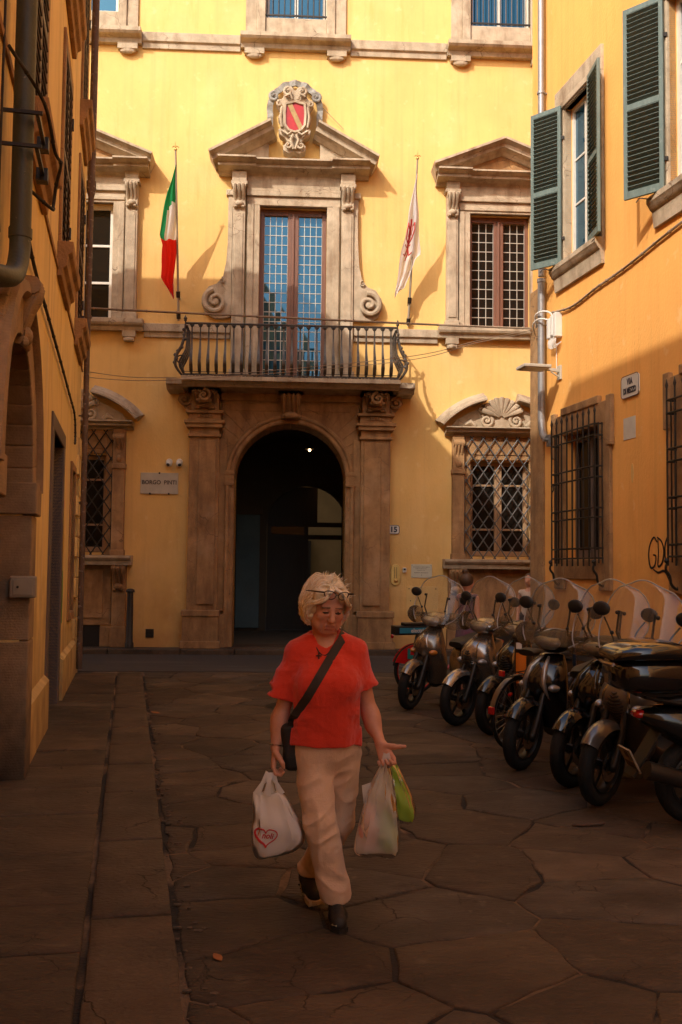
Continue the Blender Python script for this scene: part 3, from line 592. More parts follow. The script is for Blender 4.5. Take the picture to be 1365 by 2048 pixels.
# ground-floor windows: segmental broken pediment with shell, lattice grille, sill on brackets
M_SHELL = M_STONE
def low_window(uc):
    s = B()
    for g in (-1, 1):
        X = lambda a, c: (uc+g*a, uc+g*c) if g > 0 else (uc+g*c, uc+g*a)
        s.box(*X(.74, .98), -.14, .01, 1.86, 4.38); s.box(*X(.60, .72), -.05, .2, 1.87, 4.36); s.box(*X(.72, 1.0), -.17, .01, 3.60, 3.70); s.box(*X(.72, 1.0), -.17, .01, 1.86, 2.0)
        s.box(*X(.78, 1.05), -.12, .01, .10, 1.70); s.box(*X(.76, 1.08), -.16, .01, .10, .5)
    s.box(uc-.72, uc+.72, -.04, .2, 3.90, 4.36); s.box(uc-.62, uc+.62, -.06, -.03, 4.0, 4.30)
    s.box(uc-.76, uc+.76, -.03, .01, .52, 1.70); s.box(uc-.6, uc+.6, -.06, -.025, .66, 1.62); s.box(uc-.76, uc-.55, -.05, .01, .10, .5); s.box(uc+.55, uc+.76, -.05, .01, .10, .5)
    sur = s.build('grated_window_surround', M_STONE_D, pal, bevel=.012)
    B().box(uc-.55, uc+.55, -.012, .0, .10, .52).build('cellar_opening', M_ROOM, sur)
    b = B(); cornice(b, uc-1.13, uc+1.13, 4.38, 4.54, .32); b.build('cornice', M_STONE, sur)
    # arc from the tip to the break
    r = 1.62; cz = 5.14-r; pr = [(.0, -.15), (.12, -.15), (.20, -.09), (.30, -.06), (.33, -.01), (.36, .0), (.36, .035), (0, .035)]
    a_t = math.degrees(math.acos(1.22/r)); a_b = math.degrees(math.acos(.32/r)); 
    B().sweep(arc(uc, cz, r, 180-a_t, 180-a_b, 10), [(o, -s_) for o, s_ in pr]).build('broken_arc_cornice', M_STONE, sur, smooth=35); B().sweep(arc(uc, cz, r, a_t, a_b, 10), pr).build('broken_arc_cornice', M_STONE, sur, smooth=35)
    B().prism([(uc-1.02, 4.54), (uc-.3, 4.54), (uc-.3, 4.98), (uc-.62, 4.86), (uc-.9, 4.7)][::-1], -.10, 0).build('tympanum', M_STONE, sur); B().prism([(uc+1.02, 4.54), (uc+.9, 4.7), (uc+.62, 4.86), (uc+.3, 4.98), (uc+.3, 4.54)][::-1], -.10, 0).build('tympanum', M_STONE, sur)
    b = B()                                         # scallop shell and scrolls
    for k in range(9):
        a = R(22+136*k/8); L = .40; bx, bz = uc, 4.74
        p0 = Vector((bx+.05*math.cos(a), -.16, bz+.05*math.sin(a))); p1 = Vector((bx+L*math.cos(a), -.20, bz+L*.98*math.sin(a)))
        b.tube([p0, p0.lerp(p1, .5)+Vector((0, -.03, 0)), p1, p1+Vector((.02*math.cos(a), .06, .02*math.sin(a)))], [.018, .042, .062, .03], 7)
    b.prism(arc(uc, 4.72, .40, 10, 170, 14)+[(uc-.3, 4.56), (uc+.3, 4.56)], -.14, 0)
    for g in (-1, 1):
        volute(b, uc+g*.30, 4.68, .16, -.08, .14, 1.6, g, thick=.26); volute(b, uc+g*.40, 4.92, .10, -.06, .12, 1.2, g, n=20, thick=.3); b.tube([(uc+g*.52, -.1, 4.58), (uc+g*.62, -.12, 4.66), (uc+g*.74, -.1, 4.60)], [.05, .06, .03], 7)
    b.build('scallop_shell', M_SHELL, sur, smooth=50)
    for g in (-1, 1):
        b = B(); console(b, uc+g*.86, .20, 3.70, 4.30, .20, 3); b.build('console', M_STONE_D, sur, smooth=45)
        b = B(); console(b, uc+g*.915, .24, 1.20, 1.69, .28, 3); b.build('sill_bracket', M_STONE_D, sur, smooth=45)
    b = B(); b.prism_x([(.34, 1.72), (-.26, 1.70), (-.27, 1.78), (-.31, 1.80), (-.34, 1.84), (-.34, 1.885), (.34, 1.90)], uc-1.16, uc+1.16); b.build('sill', M_STONE, sur)
    f = B(); y = .17; f.box(uc-.60, uc-.52, y, y+.08, 1.96, 3.88); f.box(uc+.52, uc+.60, y, y+.08, 1.96, 3.88); f.box(uc-.52, uc+.52, y, y+.08, 3.80, 3.88); f.box(uc-.52, uc+.52, y, y+.08, 1.96, 2.06); f.box(uc-.075, uc+.075, y-.02, y+.08, 2.06, 3.80); f.box(uc-.012, uc+.012, y-.03, y-.018, 2.06, 3.80)
    for z in (2.50, 3.40): f.box(uc-.52, uc-.075, y+.01, y+.06, z-.02, z+.02); f.box(uc+.075, uc+.52, y+.01, y+.06, z-.02, z+.02)
    f.build('window_frame', M_TFRAME, sur, bevel=.006)
    for x0, x1 in ((uc-.52, uc-.075), (uc+.075, uc+.52)): pane_grid(sur, [x0, x1], [2.06, 2.50, 3.40, 3.80], y+.04, M_PANE_D, tilt=.004)
    B().box(uc-.60, uc+.60, .33, .345, 1.96, 3.88).build('dark_room', M_ROOM, sur)
    g_ = B(); x0, x1, z0, z1 = uc-.74, uc+.74, 1.90, 4.37; sl_ = 1.45; w = .235      # diamond lattice
    for sgn, yy in ((1, -.10), (-1, -.115)):
        k = -30
        while k < 30:
            xa, xb = x0, x1; za = z0+sgn*sl_*(xa-uc)+k*w*sl_+.2; zb = z0+sgn*sl_*(xb-uc)+k*w*sl_+.2; k += 1
            pa, pb = Vector((xa, yy, za)), Vector((xb, yy, zb)); d = pb-pa; t0, t1 = 0, 1
            for lim, s2 in ((z0, 1), (z1, -1)):
                fa, fb = (pa.z-lim)*s2, (pb.z-lim)*s2
                if fa < 0 and fb < 0: t1 = -1
                elif fa < 0: t0 = max(t0, fa/(fa-fb))
                elif fb < 0: t1 = min(t1, fa/(fa-fb))
            if t1 > t0+.01: g_.tube([pa+d*t0, pa+d*t1], .013, 6)
    for xa in (x0, x1): g_.tube([(xa, -.108, z0), (xa, -.108, z1)], .014, 6)
    g_.build('lattice_grille', M_IRON_G if uc > 0 else M_IRON, sur, smooth=60)
low_window(UL); low_window(UR)

# second-floor windows, cut by the top of the frame
def top_window(uc, k):
    s = B(); s.box(uc-1.03, uc-.80, -.05, .05, 12.50, 15.4); s.box(uc+.80, uc+1.03, -.05, .05, 12.50, 15.4); s.box(uc-.80, uc-.63, -.09, .05, 12.50, 15.4); s.box(uc+.63, uc+.80, -.09, .05, 12.50, 15.4); s.box(uc-.63, uc+.63, -.04, .05, 12.50, 12.95); s.box(uc-1.03, uc+1.03, -.07, .05, 15.2, 15.5)
    sur = s.build('upper_window_surround', M_STONE, pal, bevel=.01)
    b = B(); b.prism_x([(.0, 12.26), (-.12, 12.26), (-.15, 12.34), (-.28, 12.38), (-.32, 12.42), (-.32, 12.50), (0, 12.52)], uc-1.12, uc+1.12); b.build('sill', M_STONE, sur)
    for g in (-1, 1):
        b = B(); b.box(uc+g*.84-.2, uc+g*.84+.2, -.14, 0, 12.14, 12.26); b.ball((uc+g*.84, -.08, 12.12), (.17, .06, .07), 10, 6); b.build('sill_corbel', M_STONE, sur)
    f = B(); f.box(uc-.63, uc-.55, .1, .18, 12.95, 15.2); f.box(uc+.55, uc+.63, .1, .18, 12.95, 15.2); f.box(uc-.04, uc+.04, .09, .18, 12.95, 15.2); f.box(uc-.55, uc+.55, .1, .18, 12.95, 13.03); f.build('window_frame', M_WFRAME, sur)
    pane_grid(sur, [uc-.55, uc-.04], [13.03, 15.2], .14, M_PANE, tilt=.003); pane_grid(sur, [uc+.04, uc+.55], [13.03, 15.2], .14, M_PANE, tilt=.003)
    B().box(uc-.63, uc+.63, .2, .215, 12.95, 15.2).build('curtain', M_CURT, sur)
    if k:
        g_ = B()
        for i in range(11): x = uc-.6+1.2*i/10; g_.tube([(x, -.02, 12.97), (x, -.02, 14.0)], .013, 6)
        g_.box(uc-.63, uc+.63, -.035, -.005, 13.0, 13.03); g_.build('window_bars', M_IRON, sur)
top_window(UL, 0); top_window(UC, 1); top_window(UR, 1)

# portal
s = B()
for g in (-1, 1):
    X = lambda a, c: (UC+g*a, UC+g*c) if g > 0 else (UC+g*c, UC+g*a)
    s.box(*X(1.40, 1.99), -.26, .01, .82, 4.24); s.box(*X(1.46, 1.80), -.30, -.24, .95, 4.18); s.box(*X(1.25, 1.42), -.14, .02, .82, 4.24)
    s.box(*X(1.36, 2.06), -.36, .01, .10, .72); s.box(*X(1.24, 1.44), -.22, .02, .10, .76); s.box(*X(1.32, 2.10), -.40, .01, .10, .24); s.box(*X(1.34, 2.08), -.38, .01, .72, .84)
    for z0, z1, p, e in ((4.24, 4.30, .32, .03), (4.42, 4.50, .36, .06), (4.50, 4.56, .40, .10), (4.56, 4.60, .33, .04), (4.70, 4.76, .38, .07), (4.30, 4.42, .27, .0), (4.60, 4.70, .30, .02)): s.box(*X(1.40-e, 1.99+e), -p, .01, z0, z1)
    s.box(*X(1.42, 1.96), -.34, .01, 4.76, 5.10)
    for k in range(6): s.box(*X(1.52+k*.055, 1.56+k*.055), -.335, -.29, 4.62, 4.69)
# spandrels: the wall of stone over the arch
n = 24; top = 5.14; pts = [(UC-1.40, 3.45), (UC-1.40, top), (UC+1.40, top), (UC+1.40, 3.45)]+[(UC+1.105*math.cos(R(180*i/n)), 3.45+1.105*math.sin(R(180*i/n))) for i in range(n+1)]
for i in range(n):
    a0, a1 = R(180*i/n), R(180*(i+1)/n); q = []
    for a in (a0, a1):
        c_, s_ = math.cos(a), math.sin(a); k = min(1.40/max(abs(c_), 1e-6), (top-3.45)/max(s_, 1e-6)); q.append((c_*k, s_*k))
    r_ = 1.105; quad = [(UC+r_*math.cos(a0), 3.45+r_*math.sin(a0)), (UC+q[0][0], 3.45+q[0][1]), (UC+q[1][0], 3.45+q[1][1]), (UC+r_*math.cos(a1), 3.45+r_*math.sin(a1))]
    s.prism(quad, -.10, .72)
for g in (-1, 1): s.box(*((UC+g*1.40, UC+g*(1.40*1)) if 0 else sorted((UC+g*1.105, UC+g*1.26))), -.10, .72, .10, 3.45)
s.box(UC-1.40, UC+1.40, -.16, -.09, 5.0, 5.15); s.box(UC-1.2, UC+1.2, -.12, -.09, 4.80, 4.96)
for g in (-1, 1): s.sweep([(UC+g*1.34, 3.9), (UC+g*1.34, 4.94), (UC+g*.28, 4.94)], [(.10, -.02), (.125, -.02), (.125, .02), (.10, .02)])
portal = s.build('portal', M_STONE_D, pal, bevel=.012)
b = B(); path = [(UC-1.105, .12), (UC-1.105, 3.45)]+[(UC+1.105*math.cos(R(180-180*i/28)), 3.45+1.105*math.sin(R(180-180*i/28))) for i in range(1, 28)]+[(UC+1.105, 3.45), (UC+1.105, .12)]
b.sweep(path, [(.10, -.0), (.13, .0), (.155, .03), (.155, .08), (.19, .11), (.20, .155), (.17, .18), (.10, .18)]); b.build('archivolt', M_STONE_D, portal, smooth=35)
for g in (-1, 1): b = B(); b.box(UC+g*1.20-.085, UC+g*1.20+.085, -.203, .0, 3.30, 3.60); b.box(UC+g*1.20-.10, UC+g*1.20+.10, -.21, .0, 3.33, 3.37); b.box(UC+g*1.20-.095, UC+g*1.20+.095, -.208, .0, 3.42, 3.46); b.box(UC+g*1.20-.10, UC+g*1.20+.10, -.215, .0, 3.52, 3.57); b.build('impost', M_STONE_D, portal)
for g in (-1, 1):
    b = B(); x = UC+g*1.69; console(b, x, .44, 4.78, 5.14, .62, 5); volute(b, x, 5.0, .15, -.62, .08, 1.3, g, n=20, thick=.25); b.ball((x, -.58, 4.92), (.16, .07, .06), 10, 6); b.build('corbel', M_STONE_D, portal, smooth=45)
    b = B(); volute(b, UC+g*2.10, 4.98, .15, -.10, .2, 1.4, g, n=24, thick=.3); b.prism([(UC+g*1.98, 4.8), (UC+g*2.06, 4.78), (UC+g*2.24, 4.98), (UC+g*2.2, 5.14), (UC+g*1.98, 5.14)], -.2, 0); b.build('side_volute', M_STONE_D, portal, smooth=45)
b = B(); console(b, UC, .36, 4.62, 5.12, .50, 4); b.ball((UC, -.38, 4.68), (.15, .08, .07), 8, 6); b.build('keystone', M_STONE_D, portal, smooth=45)
B().box(UC-1.4, UC+1.4, -.30, .72, .0, .115).build('threshold', M_KERB, portal, bevel=.015)

# entrance passage behind the portal
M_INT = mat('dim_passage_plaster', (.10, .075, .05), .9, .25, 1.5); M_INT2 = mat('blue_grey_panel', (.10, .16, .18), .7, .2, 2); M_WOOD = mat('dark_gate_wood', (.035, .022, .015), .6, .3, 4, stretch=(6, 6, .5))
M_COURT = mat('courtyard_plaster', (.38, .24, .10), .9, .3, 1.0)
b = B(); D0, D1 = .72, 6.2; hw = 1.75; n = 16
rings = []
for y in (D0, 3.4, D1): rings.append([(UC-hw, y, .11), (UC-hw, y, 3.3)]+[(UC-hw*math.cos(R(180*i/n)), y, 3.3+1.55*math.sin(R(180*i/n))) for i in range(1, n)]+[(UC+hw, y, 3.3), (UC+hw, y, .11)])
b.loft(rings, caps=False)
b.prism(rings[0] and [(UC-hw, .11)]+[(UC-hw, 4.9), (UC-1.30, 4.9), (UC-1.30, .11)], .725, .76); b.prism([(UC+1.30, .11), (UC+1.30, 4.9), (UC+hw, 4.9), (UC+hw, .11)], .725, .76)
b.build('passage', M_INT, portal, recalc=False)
# inner arch, gate and the courtyard glimpsed through it
b = B(); ic = UC+.45; ri = 1.0; qz = 2.75
for i in range(20):
    a0, a1 = R(180*i/20), R(180*(i+1)/20); q = []
    for a in (a0, a1):
        c_, s_ = math.cos(a), math.sin(a); k = min(2.3/max(abs(c_), 1e-6), 2.2/max(s_, 1e-6)); q.append((ic+c_*k, qz+s_*k))
    b.prism([(ic+ri*math.cos(a0), qz+ri*math.sin(a0)), q[0], q[1], (ic+ri*math.cos(a1), qz+ri*math.sin(a1))], 5.0, 5.3)
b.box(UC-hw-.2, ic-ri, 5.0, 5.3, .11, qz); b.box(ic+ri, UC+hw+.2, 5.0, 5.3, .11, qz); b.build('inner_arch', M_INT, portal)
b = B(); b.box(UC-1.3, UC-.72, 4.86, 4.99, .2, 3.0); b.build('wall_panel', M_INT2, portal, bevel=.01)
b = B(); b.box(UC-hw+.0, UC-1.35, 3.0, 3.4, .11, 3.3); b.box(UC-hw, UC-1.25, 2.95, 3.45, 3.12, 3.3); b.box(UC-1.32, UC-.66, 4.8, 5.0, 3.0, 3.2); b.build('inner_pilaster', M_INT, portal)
b = B()
for x in (ic-1.0, ic-.05, ic+.9): b.box(x, x+.10, 5.6, 5.68, .12, 3.75)
for z in (.12, 2.42, 2.74, 1.3): b.box(ic-1.0, ic+1.0, 5.605, 5.675, z, z+.12)
b.box(ic-.9, ic+.9, 5.62, 5.66, .24, 1.3); b.box(ic-1.0, ic-.05, 5.61, 5.67, 1.3, 2.42)
b.box(ic-1.0, ic+.28, 5.61, 5.67, 2.86, 3.76); b.build('passage_gate', M_WOOD, portal)  # upper panel added to darken the lunette
pane_grid(portal, [ic-.9, ic-.05], [2.54, 2.74], 5.64, M_PANE_D, tilt=.001)
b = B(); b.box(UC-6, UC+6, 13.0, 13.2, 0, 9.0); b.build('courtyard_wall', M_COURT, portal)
b = B(); b.box(UC-.1, UC+.75, 12.9, 13.0, .1, 2.6); b.build('courtyard_door', M_WOOD, portal)
b = B(); b.box(UC-8, UC+8, .73, 13, .05, .105); b.build('passage_floor', M_PAVE2, portal)
def bulb(x, y, z, s, cord):
    o = empty('pendant_lamp', F_PAL.M @ Vector((x, y, z)), TH)
    b_ = B(); b_.ball((0, 0, 0), .030, 10, 8); b_.build('bulb', glow('lamp_glow', (1.0, .66, .30), s), o, smooth=180)
    b_ = B(); b_.lathe([(.001, .13), (.05, .12), (.09, .05), (.10, .02), (.095, .02), (.08, .05), (.04, .11)], (0, 0, 0), 12); b_.tube([(0, 0, .12), (0, 0, cord)], .008, 6); b_.build('lamp_shade', M_IRON, o, smooth=50)
    ld = bpy.data.lights.new('lamp_light', 'POINT'); ld.energy = s*.15; ld.color = (1.0, .62, .3); ld.shadow_soft_size = .05; lo_ = bpy.data.objects.new('lamp_light', ld); COL.objects.link(lo_); lo_.parent = o; lo_.location = (0, 0, -.08)
    return o
tag(bulb(UC+.42, 1.6, 4.24, 6, .5), 'lit pendant lamp highest under the vault of the dark entrance', 'lamp', 'lamps in the entrance passage')
tag(bulb(UC+1.12, 5.45, 3.72, 6, .9), 'lit bright lamp lowest behind the inner arch of the entrance', 'lamp', 'lamps in the entrance passage')
tag(bulb(UC+.95, 8.3, 4.35, 2, .9), 'small dim lamp deepest in the dark entrance', 'lamp', 'lamps in the entrance passage')

M_RAIL = mat('grey_brown_iron_paint', (.105, .080, .058), .4, .4, 14, .2, 60, metal=.2); over(M_RAIL, (.02, .015, .012), 5, .45, .6, amount=.7)
# balcony
sl_p = .98; bz = 5.32
b = B(); pf = lambda p, zt, zb: [(0, zb), (-.8*p, zb), (-.84*p, zb+.03), (-.92*p, zb+.07), (-p, zb+.09), (-p, zt), (0, zt)]
b.prism_x(pf(sl_p, bz, bz-.17), UC-2.10, UC+2.10); b.prism_x(pf(sl_p*.72, bz-.004, bz-.2), UC-2.42, UC-2.10); b.prism_x(pf(sl_p*.72, bz-.004, bz-.2), UC+2.10, UC+2.42)
for g in (-1, 1): b.prism_x([(0, 5.13), (-.66, 5.13), (-.7, bz-.19), (0, bz-.19)], UC+g*1.69-.32, UC+g*1.69+.32)
b.prism_x([(0, 5.13), (-.5, 5.13), (-.54, bz-.19), (0, bz-.19)], UC-.24, UC+.24); b.prism_x([(0, 5.14), (-.2, 5.14), (-.34, bz-.175), (0, bz-.175)], UC-2.0, UC+2.0)
balc = b.build('balcony', M_STONE, pal, bevel=.01)
def bal_y(t): return -(.86+.12*math.sin(math.pi*min(1, t*1.9))**1.5*(1-t)) # belly low down
def bal_mesh():
    bb = B(); rings = []
    for i in range(9):
        t = i/8; z = bz+.08+t*.95; w = interp([0, .06, .12, .3, .6, 1], [.030, .036, .034, .026, .018, .012], t); y = -(.85+.14*math.exp(-((t-.22)/.2)**2))
        rings.append([(-w, y-w*.8, z), (w, y-w*.8, z), (w, y+w*.8, z), (-w, y+w*.8, z)])
    bb.loft(rings); bb.box(-.045, .045, -.885, -.83, bz+1.0, bz+1.02); bb.box(-.02, .02, -.87, -.84, bz+.04, bz+.09); bb.ball((0, -.86, bz+.985), (.035, .02, .02), 6, 4)
    return bb.mesh('baluster', M_RAIL, 50)
me = bal_mesh(); nb = 25
for i in range(nb): inst(me, 'baluster', balc, Matrix.Translation((UC-1.92+3.84*i/(nb-1), 0, 0)))
# returns along the sides
for g in (-1, 1):
    for k in range(4): inst(me, 'baluster', balc, Matrix.Translation((UC+g*1.16, -.19-k*.19, 0)) @ Matrix.Rotation(g*R(90), 4, 'Z') if 0 else Matrix.Translation((UC+g*(2.04-.86), 0, 0)) @ Matrix.Translation((g*0, -.14-k*.19, 0)) @ Matrix.Rotation(R(90)*g, 4, 'Z'))
b = B(); b.tube([(UC-2.05, -.03, bz+1.04), (UC-2.05, -.86, bz+1.04), (UC+2.05, -.86, bz+1.04), (UC+2.05, -.03, bz+1.04)], .022, 8); b.bar((UC-2.05, -.86, bz+.05), (UC+2.05, -.86, bz+.05), .03, .03); b.bar((UC-2.05, -.86, bz+.10), (UC+2.05, -.86, bz+.10), .012, .012)
for g in (-1, 1): b.bar((UC+g*2.05, -.03, bz+.05), (UC+g*2.05, -.86, bz+.05), .03, .03)
for i in range(60): x = UC-2.0+4.0*i/59; b.ball((x, -.87+rnd.uniform(-.01, .01), bz+.02+rnd.uniform(-.01, .02)), (.035, .02, .025), 6, 4)
b.build('handrail', M_RAIL, balc, smooth=50)
for g in (-1, 1):
    b = B(); x = UC+g*2.05; c = [(x, -.88, bz+1.02), (x+g*.01, -.90, bz+.80), (x+g*.05, -.96, bz+.58), (x+g*.14, -1.02, bz+.38), (x+g*.16, -1.02, bz+.20), (x+g*.08, -.95, bz+.06), (x+g*.02, -.9, bz+.0)]
    b.tube(catmull(c, 5), [.022+.022*math.sin(math.pi*i/30) for i in range(31)], 7, flat=.7)
    sp = [(x+g*.06-g*.10*math.cos(R(a))*(1-a/700), -.98, bz+.30+.10*math.sin(R(a))*(1-a/700)) for a in range(-60, 420, 20)]; b.tube(sp, .014, 6)
    for k in range(9): t = k/9; p = Vector(catmull(c, 5)[3+k*2]); b.ball((p.x+rnd.uniform(-.03, .03), p.y-.02, p.z), (.03, .02, .035), 6, 4)
    b.ball((x, -.86, bz+1.10), (.03, .03, .035), 8, 6); b.lathe([(.001, .2), (.02, .16), (.04, .13), (.015, .1), (.012, .03)], (x, -.86, bz+1.0), 8)
    b.build('corner_scroll', M_RAIL, balc, smooth=60)
# ---------------------------------------------------------------- tan building on the left
M_PIPE = mat('dark_green_pipe_paint', (.060, .066, .044), .5, .3, 6, .15, 40); over(M_PIPE, (.25, .22, .16), 30, .66, .72, amount=.7)
M_PIPE2 = mat('grey_zinc_pipe', (.34, .33, .33), .45, .25, 5, metal=.5); M_PIPE3 = mat('rusty_brown_pipe', (.16, .095, .06), .6, .4, 5, .2, 40); over(M_PIPE3, (.45, .42, .38), 9, .58, .66, stretch=(1, 1, 2), amount=.5)
M_LOUV = mat('dark_brown_shutter_paint', (.085, .042, .024), .55, .3, 6, stretch=(3, 3, .4)); M_GSHUT = mat('weathered_green_shutter_paint', (.135, .185, .165), .55, .3, 7, stretch=(3, 3, .4)); over(M_GSHUT, (.30, .33, .29), 14, .6, .72, amount=.5)
M_TOOL = mat('tooled_stone', (.40, .27, .155), .9, .35, 4, .3, 60); over(M_TOOL, (.14, .08, .045), 2.2, .5, .72, amount=.7); low_dirt(M_TOOL, (.022, .016, .012), .05, .75, .95, 3)
def add_ridges(m, freq, strength):
    N = m.node_tree.nodes; L = m.node_tree.links; p = N['Principled BSDF']; tc = N.new('ShaderNodeTexCoord'); w = N.new('ShaderNodeTexWave'); w.bands_direction = 'Z'; w.inputs['Scale'].default_value = freq; w.inputs['Distortion'].default_value = 1.6; w.inputs['Detail'].default_value = 3
    L.new(tc.outputs['Object'], w.inputs['Vector']); b_ = N.new('ShaderNodeBump'); b_.inputs['Strength'].default_value = strength; b_.inputs['Distance'].default_value = .012
    L.new(w.outputs['Fac'], b_.inputs['Height'])
    if p.inputs['Normal'].is_linked: L.new(p.inputs['Normal'].links[0].from_socket, b_.inputs['Normal'])
    L.new(b_.outputs[0], p.inputs['Normal'])
add_ridges(M_TOOL, 16, .10)
M_DOOR = mat('grey_painted_door', (.17, .13, .11), .6, .25, 4, stretch=(4, 4, .4)); M_BRICK = mat('old_red_brick', (.22, .08, .045), .9, .4, 8, .4)
M_METALBOX = mat('beige_metal', (.42, .33, .23), .45, .15, 6, metal=.2); M_PAPER = mat('white_paper', (.62, .58, .50), .8, .12, 8)
def footprint_shell(b, fr, world_pts, z1, z0=0.0):
    """walls along a run of ground points plus a flat top"""
    inv = fr.M.inverted(); P = [inv @ Vector((x, y, 0)) for x, y in world_pts]
    for i in range(len(P)-1): b.add([(P[i].x, P[i].y, z0), (P[i+1].x, P[i+1].y, z0), (P[i+1].x, P[i+1].y, z1), (P[i].x, P[i].y, z1)], [(0, 1, 2, 3)])
    b.add([(p.x, p.y, z1) for p in P], [tuple(range(len(P)))])
HL = 11.2; HN = 12.1
lb = empty('tan_building', F_LEFT.location, F_LEFT.rotation_euler[2])
tag(lb, 'tan plastered building with brown louvred shutters and arched stone doorway along the pavement', 'building')
WA, WB, WC, WD = -7.95, -4.75, -1.55, -11.15
opl = [(-9.95, -8.05, 0, 3.16, .5), (-5.4, -3.85, 0, 3.04, .3), (-2.15, -1.45, 1.05, 2.95, .2)]
for x in (WA, WB, WC, WD, -14.35, -17.5): opl += [(x-.55, x+.55, 4.97, 7.15, .1), (x-.55, x+.55, 7.97, 10.1, .1)]
b = B(); wall_sheet(b, -34, 0, 0, HL, opl, .1)
c0 = (-4.05, 15.3); sdx = (-LS, 1); e0 = F_LEFT.M @ Vector((-34, 0, 0)); far = (c0[0]-18*math.cos(TH), c0[1]-18*math.sin(TH)); e1 = F_LEFT.M @ Vector((-34, 16, 0))
footprint_shell(b, F_LEFT, [(e0.x, e0.y), (e1.x, e1.y), far, c0], HL); b.build('wall', M_PLASTER_L, lb)
inv = F_LEFT.M.inverted()
# attic storey set on the nearer half and the eaves
b = B(); b.box(-34, -9.0, -.35, 14, HL+.002, HN); b.build('attic', M_PLASTER_L, lb)
ev = [inv @ Vector((p[0], p[1], 0)) for p in ((c0[0]+.25, c0[1]+.35), far)]
b = B(); b.prism_z([(-9.0, -.45), (ev[0].x, -.45), (ev[1].x, ev[1].y), (-9.0, 14)], HL+.003, HL+.16); b.build('eaves', M_STONE_D, lb)
b = B(); b.prism_x([(0, 4.68), (-.018, 4.68), (-.022, 4.72), (0, 4.74)], -33.9, -.0); b.build('string_course', M_STONE_D, lb)
# louvred shutters, closed, with sills, hooks and hinges
SL = {}
def shutter_leaf(w, h, m, parent, M, slats_two=True, name='shutter', pitch=.062, ang=38):
    """frame with a mid rail; every slat is its own piece"""
    st_ = .055; f = B(); f.box(0, st_, -.02, .02, 0, h); f.box(w-st_, w, -.02, .02, 0, h); f.box(st_, w-st_, -.02, .02, 0, .10); f.box(st_, w-st_, -.02, .02, h-.07, h); f.box(st_, w-st_, -.02, .02, h*.46, h*.46+.08)
    o = f.build(name, m, parent, bevel=.004); o.matrix_local = M
    key = (round(w, 3), m.name)
    if key not in SL:
        q = B(); L2 = (w-2*st_)/2; a = R(ang); cw = .034
        q.M = Matrix.Rotation(a, 4, 'X'); q.box(-L2, L2, -cw, cw, -.005, .005); SL[key] = q.mesh('slat', m)
    for z0, z1 in ((.10, h*.46), (h*.46+.08, h-.07)):
        n = int((z1-z0)/pitch)
        for i in range(n): inst(SL[key], 'slat', o, Matrix.Translation((w/2, 0, z0+(i+.5)*(z1-z0)/n)))
    return o
def left_window(x, z0, z1, det, slats=True):
    b = B(); b.prism_x([(0, z0-.36), (-.05, z0-.36), (-.06, z0-.28), (-.10, z0-.25), (-.11, z0-.14), (-.15, z0-.11), (-.16, z0-.06), (-.16, z0), (0, z0+.004)], x-.72, x+.72)
    b.box(x-.66, x-.55, -.03, .0, z0, z1+.1); b.box(x+.55, x+.66, -.03, .0, z0, z1+.1); b.box(x-.55, x+.55, -.03, .0, z1, z1+.1)
    o = b.build('window_surround', M_STONE_D, lb, bevel=.008)
    B().box(x-.55, x+.55, .08, .095, z0, z1).build('dark_room', M_ROOM, o)
    if det:
        for a in (x-.54, x+.01): shutter_leaf(.53, z1-z0-.02, M_LOUV, lb, Matrix.Translation((a, -.01, z0+.01)), pitch=.085)
    else:
        b = B(); b.box(x-.54, x+.54, -.03, .02, z0+.01, z1-.01); b.build('shutter', M_LOUV, lb)
    if det:
        b = B(); b.tube([(x-.5, -.02, z0+.06), (x-.5, -.10, z0+.06), (x+.5, -.10, z0+.06), (x+.56, -.10, z0+.03), (x+.60, -.10, z0-.02), (x+.66, -.10, z0+.0)], .011, 6)
        for zz in (z0+.5, z1-.4): b.box(x+.53, x+.60, -.05, -.005, zz-.06, zz+.06)
        b.build('shutter_ironwork', M_IRON, lb)
for x in (WA, WB, WC): left_window(x, 4.97, 7.15, True); left_window(x, 7.97, 10.1, True)
for x in (WD, -14.35, -17.5): left_window(x, 4.97, 7.15, False); left_window(x, 7.97, 10.1, False)
# arched doorway of tooled stone
s = B(); ax, ar, az = -9.0, .95, 2.21; n = 18
for g in (-1, 1):
    X = sorted((ax+g*ar, ax+g*(ar+.36)))
    z = .06
    for zz in (1.1, 2.04): s.box(X[0]-.002, X[1]+.002, -.07, .5, z, zz-.004); z = zz
    s.box(X[0]-.03, X[1]+.03, -.10, .5, 2.04, 2.28)
for i in range(n):
    a0, a1 = R(180*i/n), R(180*(i+1)/n)
    s.prism([(ax+ar*math.cos(a0), az+.01+ar*math.sin(a0)), (ax+(ar+.36)*math.cos(a0), az+.01+(ar+.36)*math.sin(a0)), (ax+(ar+.36)*math.cos(a1), az+.01+(ar+.36)*math.sin(a1)), (ax+ar*math.cos(a1), az+.01+ar*math.sin(a1))], -.07, .5)
aw = s.build('arched_doorway', M_TOOL, lb, bevel=.012)
b = B(); b.sweep(arc(ax, az+.01, ar+.30, 0, 180, 24), [(.06, -.05), (.11, -.04), (.12, .03), (.08, .06), (.0, .06)]); b.build('hood_moulding', M_TOOL, aw, smooth=40)
b = B(); console(b, ax+.05, .22, az+.90, az+1.36, .15, 3); b.build('carved_keystone', M_TOOL, aw, smooth=45)
b = B(); b.box(-9.95, -8.05, .44, .5, .08, 3.2)
for k in range(2):
    for j in range(3): b.box(-9.9+k*.96, -9.06+k*.96, .41, .44, .2+j*.72, .80+j*.72)
b.build('door', M_LOUV, aw, bevel=.01)
